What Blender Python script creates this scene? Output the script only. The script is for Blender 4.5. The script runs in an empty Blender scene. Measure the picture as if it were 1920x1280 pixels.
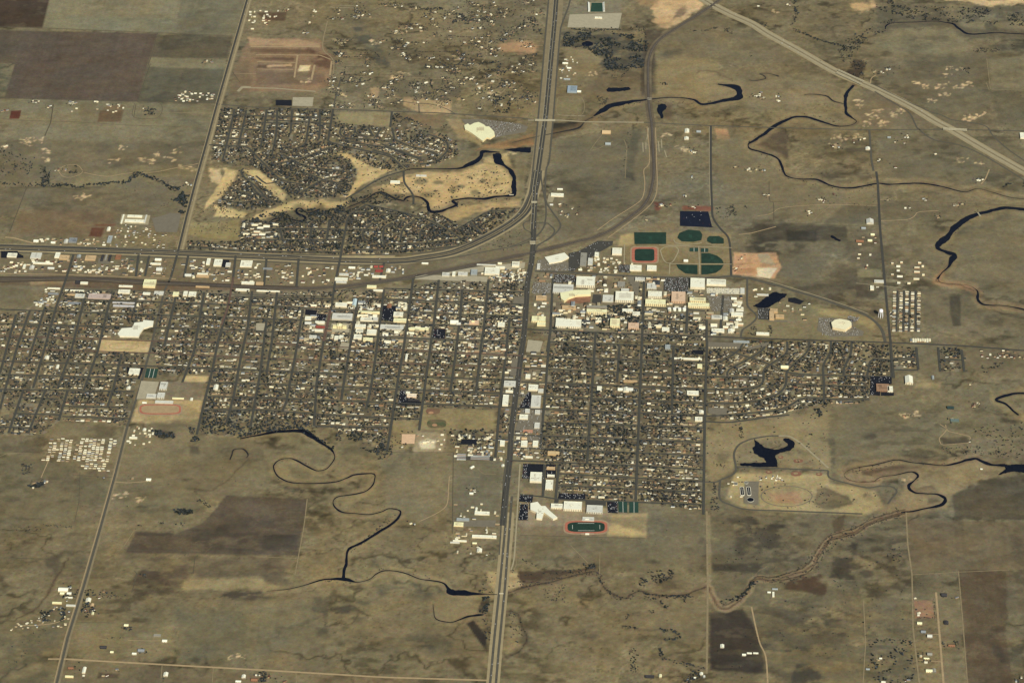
import bpy, math, random
import numpy as np
S = bpy.context.scene
COL = S.collection
rng = np.random.default_rng(7)
random.seed(7)

# ---------------------------------------------------------------- camera, sky, sun, exposure
F = 5900.0; DEP = math.radians(35.0); DIST = 14000.0
CY = -DIST*math.cos(DEP); CZ = DIST*math.sin(DEP)
cd = bpy.data.cameras.new('camera'); cam = bpy.data.objects.new('camera', cd); COL.objects.link(cam)
cam.location = (0, CY, CZ); cam.rotation_euler = (math.radians(90)-DEP, 0, 0)
cd.sensor_width = 36; cd.lens = F/1920*36; cd.clip_start = 10; cd.clip_end = 200000
S.camera = cam
SUN_EL = math.radians(38); SUN_AZ = math.radians(158)      # azimuth clockwise from +Y
w = bpy.data.worlds.new("World"); S.world = w; w.use_nodes = True
nt = w.node_tree; nt.nodes.clear()
sky = nt.nodes.new('ShaderNodeTexSky'); sky.sky_type = 'NISHITA'; sky.sun_disc = False
sky.sun_elevation = SUN_EL; sky.sun_rotation = SUN_AZ; sky.altitude = 1000
bg = nt.nodes.new('ShaderNodeBackground'); bg.inputs[1].default_value = 0.055
wo = nt.nodes.new('ShaderNodeOutputWorld')
nt.links.new(sky.outputs[0], bg.inputs[0]); nt.links.new(bg.outputs[0], wo.inputs[0])
ld = bpy.data.lights.new('sun', 'SUN'); ld.energy = 4.7; ld.angle = math.radians(0.5); ld.color = (1, .95, .86)
so = bpy.data.objects.new('sun', ld); COL.objects.link(so)
so.rotation_euler = (math.radians(90)-SUN_EL, 0, math.pi-SUN_AZ); so.location = (0, 0, 3000)
S.view_settings.view_transform = 'Standard'; S.view_settings.look = 'None'
S.view_settings.exposure = 0.0; S.view_settings.gamma = 1

# ---------------------------------------------------------------- geometry of the place
sD, cD = math.sin(DEP), math.cos(DEP)
def P(x, y):
    x = np.asarray(x, float); y = np.asarray(y, float)
    dx = x-960; u = 640-y
    dy = F*cD+u*sD; dz = -F*sD+u*cD
    t = -CZ/dz
    return np.stack([dx*t, CY+dy*t], -1)
def Q(X, Y):
    fx = (Y-CY)*cD+CZ*sD; up = (Y-CY)*sD-CZ*cD
    return 960+X/fx*F, 640-up/fx*F
def sx(y): # pixels of the plan per metre across
    p = P(960, y); return F/((p[1]-CY)*cD+CZ*sD)
def sy(y):
    return 1/abs(P(960, y-.5)[1]-P(960, y+.5)[1])
TH = math.radians(-3.5)                                     # heading of the town's street grid
def pts(s):
    return np.array([[float(v) for v in q.split(',')] for q in s.split()])
def smooth(p, n=6):
    p = np.asarray(p, float)
    if len(p) < 3: return p
    a = np.vstack([2*p[0]-p[1], p, 2*p[-1]-p[-2]]); out = []
    for i in range(1, len(a)-2):
        t = np.linspace(0, 1, n, endpoint=False)[:, None]
        out.append(.5*((2*a[i])+(-a[i-1]+a[i+1])*t+(2*a[i-1]-5*a[i]+4*a[i+1]-a[i+2])*t**2+(-a[i-1]+3*a[i]-3*a[i+1]+a[i+2])*t**3))
    out.append(a[-2][None]); return np.vstack(out)
def resample(p, step):
    d = np.r_[0, np.cumsum(np.hypot(*(p[1:, :2]-p[:-1, :2]).T))]
    n = max(2, int(d[-1]/step)+1); t = np.linspace(0, d[-1], n)
    return np.stack([np.interp(t, d, p[:, k]) for k in range(p.shape[1])], 1)
def hsh(i, j, s):
    v = np.sin(i*127.1+j*311.7+s*74.7)*43758.5453
    return v-np.floor(v)
def vnoise(x, y, s=0):
    i = np.floor(x); j = np.floor(y); f = x-i; g = y-j
    f = f*f*(3-2*f); g = g*g*(3-2*g)
    return (hsh(i, j, s)*(1-f)+hsh(i+1, j, s)*f)*(1-g)+(hsh(i, j+1, s)*(1-f)+hsh(i+1, j+1, s)*f)*g
def fbm(x, y, s=0, o=4):
    r = 0; a = .5; k = 0
    for q in range(o):
        r = r+a*vnoise(x, y, s+q); k += a; x = x*2.03+17; y = y*2.03+31; a *= .5
    return r/k
# displayed colour -> reflectance under this light
KL = (1.16, 1.19, 1.10)
def lin(c):
    o = []
    for v, k in zip(c, KL):
        v = v/255; v = v/12.92 if v < .04045 else ((v+.055)/1.055)**2.4
        o.append(min(.85, v*k))
    g = .3*o[0]+.55*o[1]+.15*o[2]
    return tuple(v*.88+g*.12 for v in o)

# ---------------------------------------------------------------- materials
def mat(name, rgb=None, rough=.9, amp=.15, scale=.05, attr=None, spec=.2, metal=0, second=None, sscale=.01):
    m = bpy.data.materials.new(name); m.use_nodes = True; t = m.node_tree
    b = t.nodes['Principled BSDF']; b.inputs['Roughness'].default_value = rough
    b.inputs['Specular IOR Level'].default_value = spec; b.inputs['Metallic'].default_value = metal
    tc = t.nodes.new('ShaderNodeTexCoord')
    geo = t.nodes.new('ShaderNodeNewGeometry')
    n = t.nodes.new('ShaderNodeTexNoise'); n.inputs['Scale'].default_value = scale; n.inputs['Detail'].default_value = 6
    n.inputs['Roughness'].default_value = .7
    t.links.new(geo.outputs['Position'], n.inputs['Vector'])
    mr = t.nodes.new('ShaderNodeMapRange'); mr.inputs[1].default_value = .3; mr.inputs[2].default_value = .7
    mr.inputs[3].default_value = 1-amp; mr.inputs[4].default_value = 1+amp
    t.links.new(n.outputs[0], mr.inputs[0])
    mx = t.nodes.new('ShaderNodeVectorMath'); mx.operation = 'SCALE'
    t.links.new(mr.outputs[0], mx.inputs['Scale'])
    if attr:
        a = t.nodes.new('ShaderNodeAttribute'); a.attribute_name = attr; t.links.new(a.outputs['Color'], mx.inputs[0])
    elif second:
        n2 = t.nodes.new('ShaderNodeTexNoise'); n2.inputs['Scale'].default_value = sscale; n2.inputs['Detail'].default_value = 5
        t.links.new(geo.outputs['Position'], n2.inputs['Vector'])
        cr = t.nodes.new('ShaderNodeValToRGB'); cr.color_ramp.elements[0].position = .4; cr.color_ramp.elements[1].position = .6
        cr.color_ramp.elements[0].color = (*lin(rgb), 1); cr.color_ramp.elements[1].color = (*lin(second), 1)
        t.links.new(n2.outputs[0], cr.inputs[0]); t.links.new(cr.outputs[0], mx.inputs[0])
    else:
        mx.inputs[0].default_value = lin(rgb)
    t.links.new(mx.outputs[0], b.inputs['Base Color'])
    return m
MC = {}
def M(rgb, kind='x', **k):
    key = (tuple(rgb), kind)
    if key not in MC: MC[key] = mat('%s_%d_%d_%d' % (kind, *rgb), rgb, **k)
    return MC[key]
m_paint = mat('painted_walls_and_roofs', attr='col', amp=.12, scale=.25, rough=.7)
m_leaf = mat('winter_foliage', attr='col', amp=.25, scale=.4, rough=1, spec=0)
m_bark = mat('bark', (70, 60, 50), amp=.2, scale=2)

# ---------------------------------------------------------------- mesh helpers
def put(o, parent=None):
    COL.objects.link(o)
    if parent: o.parent = parent
    return o
def tag(o, label=None, cat=None, group=None, kind=None):
    if label: o['label'] = label
    if cat: o['category'] = cat
    if group: o['group'] = group
    if kind: o['kind'] = kind
    return o
def mesh(name, V, Fc, mats, fcol=None, fmat=None, smooth_=False):
    """Fc: list of int arrays (each n x k)."""
    me = bpy.data.meshes.new(name)
    V = np.asarray(V, np.float32)
    me.vertices.add(len(V)); me.vertices.foreach_set('co', V.ravel())
    loops = np.concatenate([f.ravel() for f in Fc]).astype(np.int32)
    cnt = np.concatenate([np.full(len(f), f.shape[1]) for f in Fc]).astype(np.int32)
    st = np.r_[0, np.cumsum(cnt)[:-1]].astype(np.int32)
    me.loops.add(len(loops)); me.loops.foreach_set('vertex_index', loops)
    me.polygons.add(len(cnt)); me.polygons.foreach_set('loop_start', st)
    me.polygons.foreach_set('loop_total', cnt)
    for m in mats: me.materials.append(m)
    if fmat is not None: me.polygons.foreach_set('material_index', np.asarray(fmat, np.int32))
    if fcol is not None:
        a = me.attributes.new('col', 'FLOAT_COLOR', 'FACE')
        c = np.ones((len(cnt), 4), np.float32); c[:, :3] = fcol
        a.data.foreach_set('color', c.ravel())
    me.update(calc_edges=True)
    if not smooth_: me.shade_flat()
    return me
def obj(name, me, parent=None):
    return put(bpy.data.objects.new(name, me), parent)
def empty(name, loc=(0, 0, 0), rz=0):
    o = bpy.data.objects.new(name, None); o.location = loc; o.rotation_euler = (0, 0, rz); o.empty_display_size = 1
    return put(o)
def struct(o, label=None): 
    o['kind'] = 'structure'
    if label: o['label'] = label
    return o
class MB:
    def __init__(s): s.v = []; s.f = {3: [], 4: []}; s.c = {3: [], 4: []}; s.n = 0
    def add(s, v, f, c=(1, 1, 1)):
        v = np.asarray(v, float); s.v.append(v)
        for q in f:
            if len(q) in (3, 4): s.f[len(q)].append([i+s.n for i in q]); s.c[len(q)].append(c)
            else:
                for k in range(1, len(q)-1): s.f[3].append([q[0]+s.n, q[k]+s.n, q[k+1]+s.n]); s.c[3].append(c)
        s.n += len(v)
    def box(s, x0, y0, z0, x1, y1, z1, c=(1, 1, 1), bottom=False):
        v = [(x0, y0, z0), (x1, y0, z0), (x1, y1, z0), (x0, y1, z0), (x0, y0, z1), (x1, y0, z1), (x1, y1, z1), (x0, y1, z1)]
        f = [(4, 5, 6, 7), (0, 1, 5, 4), (1, 2, 6, 5), (2, 3, 7, 6), (3, 0, 4, 7)]
        if bottom: f.append((3, 2, 1, 0))
        s.add(v, f, c)
    def cyl(s, x, y, z0, z1, r0, r1, n=12, c=(1, 1, 1), cap=True):
        a = np.arange(n)*2*math.pi/n
        v = [(x+r0*math.cos(t), y+r0*math.sin(t), z0) for t in a]+[(x+r1*math.cos(t), y+r1*math.sin(t), z1) for t in a]
        f = [(i, (i+1) % n, n+(i+1) % n, n+i) for i in range(n)]
        if cap: f.append(tuple(range(n, 2*n)))
        s.add(v, f, c)
    def prism(s, poly, z0, z1, c=(1, 1, 1), cap=True, sides=True):
        p = np.asarray(poly, float); n = len(p)
        ar = np.sum(p[:, 0]*np.roll(p[:, 1], -1)-np.roll(p[:, 0], -1)*p[:, 1])
        if ar < 0: p = p[::-1]
        if sides: s.add([(*q, z0) for q in p]+[(*q, z1) for q in p], [(i, (i+1) % n, n+(i+1) % n, n+i) for i in range(n)], c)
        if cap:
            from mathutils.geometry import tessellate_polygon
            from mathutils import Vector
            tr = tessellate_polygon([[Vector((*q, 0)) for q in p]])
            v = [(*q, z1) for q in p]; fs = []
            for t in tr:
                a, b, d = (p[i] for i in t)
                cr = (b[0]-a[0])*(d[1]-a[1])-(b[1]-a[1])*(d[0]-a[0])
                fs.append(tuple(t) if cr > 0 else tuple(t[::-1]))
            s.add(v, fs, c)
    def me(s, name, mats, usecol=True):
        Fc = []; C = []
        for k in (3, 4):
            if s.f[k]: Fc.append(np.array(s.f[k])); C.append(np.array(s.c[k], float))
        return mesh(name, np.vstack(s.v), Fc, mats, np.vstack(C) if usecol else None)
def sheet(name, polypx, z, m, label=None, warp=0):
    """one ground-level sheet cut to an outline"""
    p = pts(polypx) if isinstance(polypx, str) else np.asarray(polypx, float)
    b = MB(); b.prism(P(p[:, 0], p[:, 1]), 0, z, sides=False)
    return struct(obj(name, b.me(name, [m], False)), label)

# ---------------------------------------------------------------- where things may stand
GX0, GY0, CELL = -3300.0, -2500.0, 4.0
NX, NY = 1650, 1500
BLK = np.zeros((NY, NX), bool)          # built over
RES = np.zeros((NY, NX), bool)          # residential land
def _win(x0, y0, x1, y1):
    i0 = max(0, int((x0-GX0)/CELL)); i1 = min(NX, int((x1-GX0)/CELL)+2)
    j0 = max(0, int((y0-GY0)/CELL)); j1 = min(NY, int((y1-GY0)/CELL)+2)
    if i1 <= i0 or j1 <= j0: return None
    X, Y = np.meshgrid(GX0+CELL*(np.arange(i0, i1)+.5), GY0+CELL*(np.arange(j0, j1)+.5))
    return slice(j0, j1), slice(i0, i1), X, Y
def inside(p, X, Y):
    r = np.zeros(X.shape, bool); n = len(p)
    for i in range(n):
        (x0, y0), (x1, y1) = p[i], p[(i+1) % n]
        if y0 == y1: continue
        r ^= ((y0 > Y) != (y1 > Y)) & (X < (x1-x0)*(Y-y0)/(y1-y0)+x0)
    return r
def mark_poly(mask, p, val=True):
    wn = _win(p[:, 0].min(), p[:, 1].min(), p[:, 0].max(), p[:, 1].max())
    if wn: mask[wn[0], wn[1]][inside(p, wn[2], wn[3])] = val
def mark_line(mask, p, r):
    for a, b in zip(p[:-1], p[1:]):
        wn = _win(min(a[0], b[0])-r, min(a[1], b[1])-r, max(a[0], b[0])+r, max(a[1], b[1])+r)
        if not wn: continue
        d = b-a; L = max(1e-6, d@d); X, Y = wn[2], wn[3]
        t = np.clip(((X-a[0])*d[0]+(Y-a[1])*d[1])/L, 0, 1)
        mask[wn[0], wn[1]][np.hypot(X-a[0]-t*d[0], Y-a[1]-t*d[1]) < r] = True
def test(mask, x, y):
    i = ((np.asarray(x)-GX0)/CELL).astype(int); j = ((np.asarray(y)-GY0)/CELL).astype(int)
    ok = (i >= 0) & (i < NX) & (j >= 0) & (j < NY)
    return np.where(ok, mask[np.clip(j, 0, NY-1), np.clip(i, 0, NX-1)], True)

ribn = 0
def ribbon(name, line, width, m, z=.3, curve=False, jit=0, step=15, block=None, label=None, offs=0, pxw=None, parent=None):
    """a strip laid along a line: width in metres, or pxw = a breadth per point"""
    global ribn
    ribn += 1
    p = pts(line) if isinstance(line, str) else np.asarray(line, float)
    if pxw is not None: p = np.c_[p, pxw]
    if curve: p = smooth(p)
    g = P(p[:, 0], p[:, 1])
    if pxw is not None: g = np.c_[g, p[:, 2]]
    g = resample(g, step)
    t = np.gradient(g[:, :2], axis=0); t /= np.maximum(1e-6, np.hypot(t[:, 0], t[:, 1]))[:, None]
    nrm = np.c_[-t[:, 1], t[:, 0]]
    if pxw is not None:
        W = np.maximum(.2, g[:, 2])*(np.abs(t[:, 0])*4.0+np.abs(t[:, 1])*2.4)
    else: W = np.full(len(g), float(width))
    c = g[:, :2]+nrm*offs
    wl = W/2; wr = W/2
    if jit:
        s = np.arange(len(g))*step
        wl = wl*(1+jit*2*(fbm(s/40, s*0+ribn, 3, 3)-.5)); wr = wr*(1+jit*2*(fbm(s/40, s*0+ribn+.5, 9, 3)-.5))
    zz = z+.05*(ribn % 7)
    V = np.zeros((2*len(g), 3)); V[0::2, :2] = c+nrm*wl[:, None]; V[1::2, :2] = c-nrm*wr[:, None]; V[:, 2] = zz
    i = np.arange(len(g)-1)*2
    Fq = np.stack([i, i+1, i+3, i+2], 1)
    if block: mark_line(BLK, c, block if block > 1 else float(W.mean())/2+2)
    o = obj(name, mesh(name, V, [Fq], [m]), parent)
    if parent is None: struct(o, label)
    return c
# ================================================================ GROUND
# residential land (houses and yards)
RESID = {
 'far west grid': "0,590 55,585 104,575 120,545 300,550 297,590 284,640 262,728 239,800 222,798 205,790 110,789 80,816 0,814",
 'west grid': "310,546 500,548 720,545 985,512 985,600 975,640 955,820 900,850 790,785 733,800 725,848 700,842 640,806 590,800 520,806 430,818 372,812 385,746 400,700 300,705 283,645",
 'east grid': "1028,640 1322,645 1319,957 1190,940 1045,935 1047,885 1013,862 1020,740",
 'campus side': "1180,570 1322,600 1322,640 1028,640 1030,622 1150,622 1205,600",
 'crescent streets': "1326,660 1345,645 1400,640 1672,645 1672,705 1630,705 1632,755 1545,757 1480,772 1420,788 1326,782",
 'northwest grid': "405,205 620,205 640,232 735,240 735,210 800,235 855,265 860,290 800,315 752,322 700,315 650,288 625,285 655,300 670,318 668,335 652,368 600,373 548,372 536,360 510,338 486,318 458,311 440,312 395,300",
 'golf pocket': "452,322 478,335 510,362 530,380 500,391 470,394 405,388 425,360 446,335",
 'golf south': "450,412 540,420 600,405 650,395 690,383 770,400 820,400 868,425 880,440 905,450 870,468 700,478 640,478 350,468 345,455 450,452",
 'golf corner': "862,432 918,392 975,393 960,412 905,446 880,448",
 'far east lots': "1674,652 1716,652 1720,695 1678,695",
 'east lots': "1760,652 1808,655 1812,697 1764,697",
 'roadside lots': "1675,545 1724,545 1726,622 1670,622",
}
DENSE_TREES = {}
for k, v in RESID.items():
    q = pts(v); mark_poly(RES, P(q[:, 0], q[:, 1]))

for v in ['184,634 284,637 278,663 181,661', '255,712 386,716 378,750 372,796 246,792', '343,703 393,704 388,719 341,717', '205,634 290,600 292,634', '795,764 935,768 930,806 785,806', '738,788 782,788 780,806 732,806']:
    q = pts(v); mark_poly(RES, P(q[:, 0], q[:, 1]), False); mark_poly(BLK, P(q[:, 0], q[:, 1]))
def axis(a0, a1, st, far):
    c = np.arange(a0, a1+1, st); o = [c]
    lo = a0-np.geomspace(st*2, far, 16)[::-1]; hi = a1+np.geomspace(st*2, far, 16)
    return np.r_[lo, c, hi]
XS = axis(-2950, 2950, 6.2, 60000); YS = axis(-2450, 3350, 6.6, 60000)
GXX, GYY = np.meshgrid(XS, YS)
gqx, gqy = Q(np.clip(GXX, -6000, 6000), np.clip(GYY, -3500, 9000))
X1 = GXX.ravel(); Y1 = GYY.ravel(); qx = gqx.ravel(); qy = gqy.ravel()
mx_, my_ = X1*1.0, Y1*1.0
B0 = np.array(lin((118, 106, 78)))
gc = np.tile(B0, (len(X1), 1))
n1 = fbm(X1/420, Y1/420, 1, 5); n2 = fbm(X1/110, Y1/110, 5, 5); n3 = fbm(X1/1100, Y1/1100, 11, 4)
n4 = fbm((X1*.94+Y1*.34)/260, (Y1*.94-X1*.34)/38, 61, 4); n5 = fbm(X1/34, Y1/34, 65, 4)
gc *= (1+.34*(n1-.5)+.40*(n2-.5)+.22*(n4-.5)+.30*(n5-.5))[:, None]
sc = np.clip((fbm(X1/300, Y1/190, 81, 5)-.52)*7, 0, 1)*np.clip((fbm(X1/48, Y1/30, 85, 4)-.46)*7, 0, 1)
def ridge(a, b, s, th):
    r = 1-np.abs(2*fbm(X1/a+.35*fbm(X1/40, Y1/40, s+7, 2), Y1/b+.35*fbm(X1/40, Y1/40, s+9, 2), s, 3)-1); return np.clip((r-th)/(1-th), 0, 1)
mot = fbm(X1/75, Y1/44, 171, 5)
msk = np.clip((fbm(X1/700, Y1/600, 121, 3)-.42)*5, 0, 1)
east = np.clip((X1+200)/1500, 0, 1)
gc *= (1-(.40+.14*east)*sc)[:, None]
fg = fbm(X1/15, Y1/13, 181, 2); gc *= (1+.42*(fg-.5))[:, None]
spk = (hsh(np.floor(X1/7), np.floor(Y1/7), 191) > 1-.05*np.clip((n1-.35)*4, 0, 1)); gc[spk] *= .66
gc *= (1-.62*ridge(260, 200, 131, .935)*msk)[:, None]*(1+.36*ridge(330, 300, 141, .955)*(1-msk))[:, None]
gc *= (1-.18*np.clip((fbm(X1/520, Y1/420, 151, 5)-.5)*5, 0, 1)*np.clip((fbm(X1/95, Y1/60, 155, 4)-.42)*6, 0, 1))[:, None]
UU = X1*math.cos(TH)+Y1*math.sin(TH); WW = -X1*math.sin(TH)+Y1*math.cos(TH)
h1 = fbm(X1/150, Y1/120, 101, 4)-.5; h2 = fbm(X1/60, Y1/50, 105, 3)-.5
hue = np.stack([1+.12*h1+.08*h2, 1-.03*h1+.03*h2, 1-.16*h1-.18*h2], 1)
gc *= hue
# warm and cool drifts of the dry grass
gc *= (1+np.outer(n3-.5, [.25, .05, -.35]))
wx = (fbm(X1/70, Y1/70, 21, 4)-.5); wy = (fbm(X1/70, Y1/70, 27, 4)-.5)
wx2 = (fbm(X1/22, Y1/22, 31, 3)-.5); wy2 = (fbm(X1/22, Y1/22, 37, 3)-.5)
def sdf(p, x, y, closed=True):
    n = len(p); d = np.full(x.shape, 1e9)
    for i in range(n if closed else n-1):
        a = p[i]; e = p[(i+1) % n]-a; L = max(1e-6, e@e)
        t = np.clip(((x-a[0])*e[0]+(y-a[1])*e[1])/L, 0, 1)
        d = np.minimum(d, np.hypot(x-a[0]-t*e[0], y-a[1]-t*e[1]))
    if closed: d = np.where(inside(p, x, y), -d, d)
    return d
def region(s, c, fe=3, warp=0, k=1.0, line=None, mul=False):
    p = pts(s); pad = fe+warp*1.2+(line or 0)+2
    I = np.nonzero((qx > p[:, 0].min()-pad) & (qx < p[:, 0].max()+pad) & (qy > p[:, 1].min()-pad) & (qy < p[:, 1].max()+pad) & (Y1 < 9000))[0]
    if not len(I): return
    x = qx[I]+warp*2*(wx[I]*1.2+wx2[I]*.8); y = qy[I]+warp*1.3*(wy[I]*1.2+wy2[I]*.8)
    pl_ = (.20*(fbm(UU[I]/13, WW[I]/420, 95, 3)-.5)+.14*(fbm(UU[I]/500, WW[I]/40, 97, 3)-.5)) if warp <= 2 else 0
    if line: d = sdf(p, x, y, False)-line
    else: d = sdf(p, x, y)
    m = np.clip(.5-d/(2*fe), 0, 1); m = m*m*(3-2*m)*k
    if warp >= 4 and sum(c) < 250: m = m*np.clip((mot[I]-.38)*6.5, .18, 1.15).clip(0, 1)
    elif not line and warp >= 2: m = m*np.clip((mot[I]-.25)*7, .8, 1)
    m = m[:, None]
    tgt = np.array(lin(c))[None]*hue[I]*(1+pl_+.24*(n1[I]-.5)+.34*(n2[I]-.5)+.20*(n4[I]-.5)+.30*(n5[I]-.5)-.12*sc[I])[:, None]
    gc[I] = gc[I]*(1-m)+tgt*m
def blot(x, y, rx, ry, c, k=.8, warp=7, fe=4):
    a = np.linspace(0, 2*math.pi, 9)[:-1]
    region(' '.join('%.1f,%.1f' % (x+rx*math.cos(t), y+ry*math.sin(t)) for t in a), c, fe, warp, k)
LG = (126, 117, 92); DK = (78, 72, 58); BR = (92, 76, 62)
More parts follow.
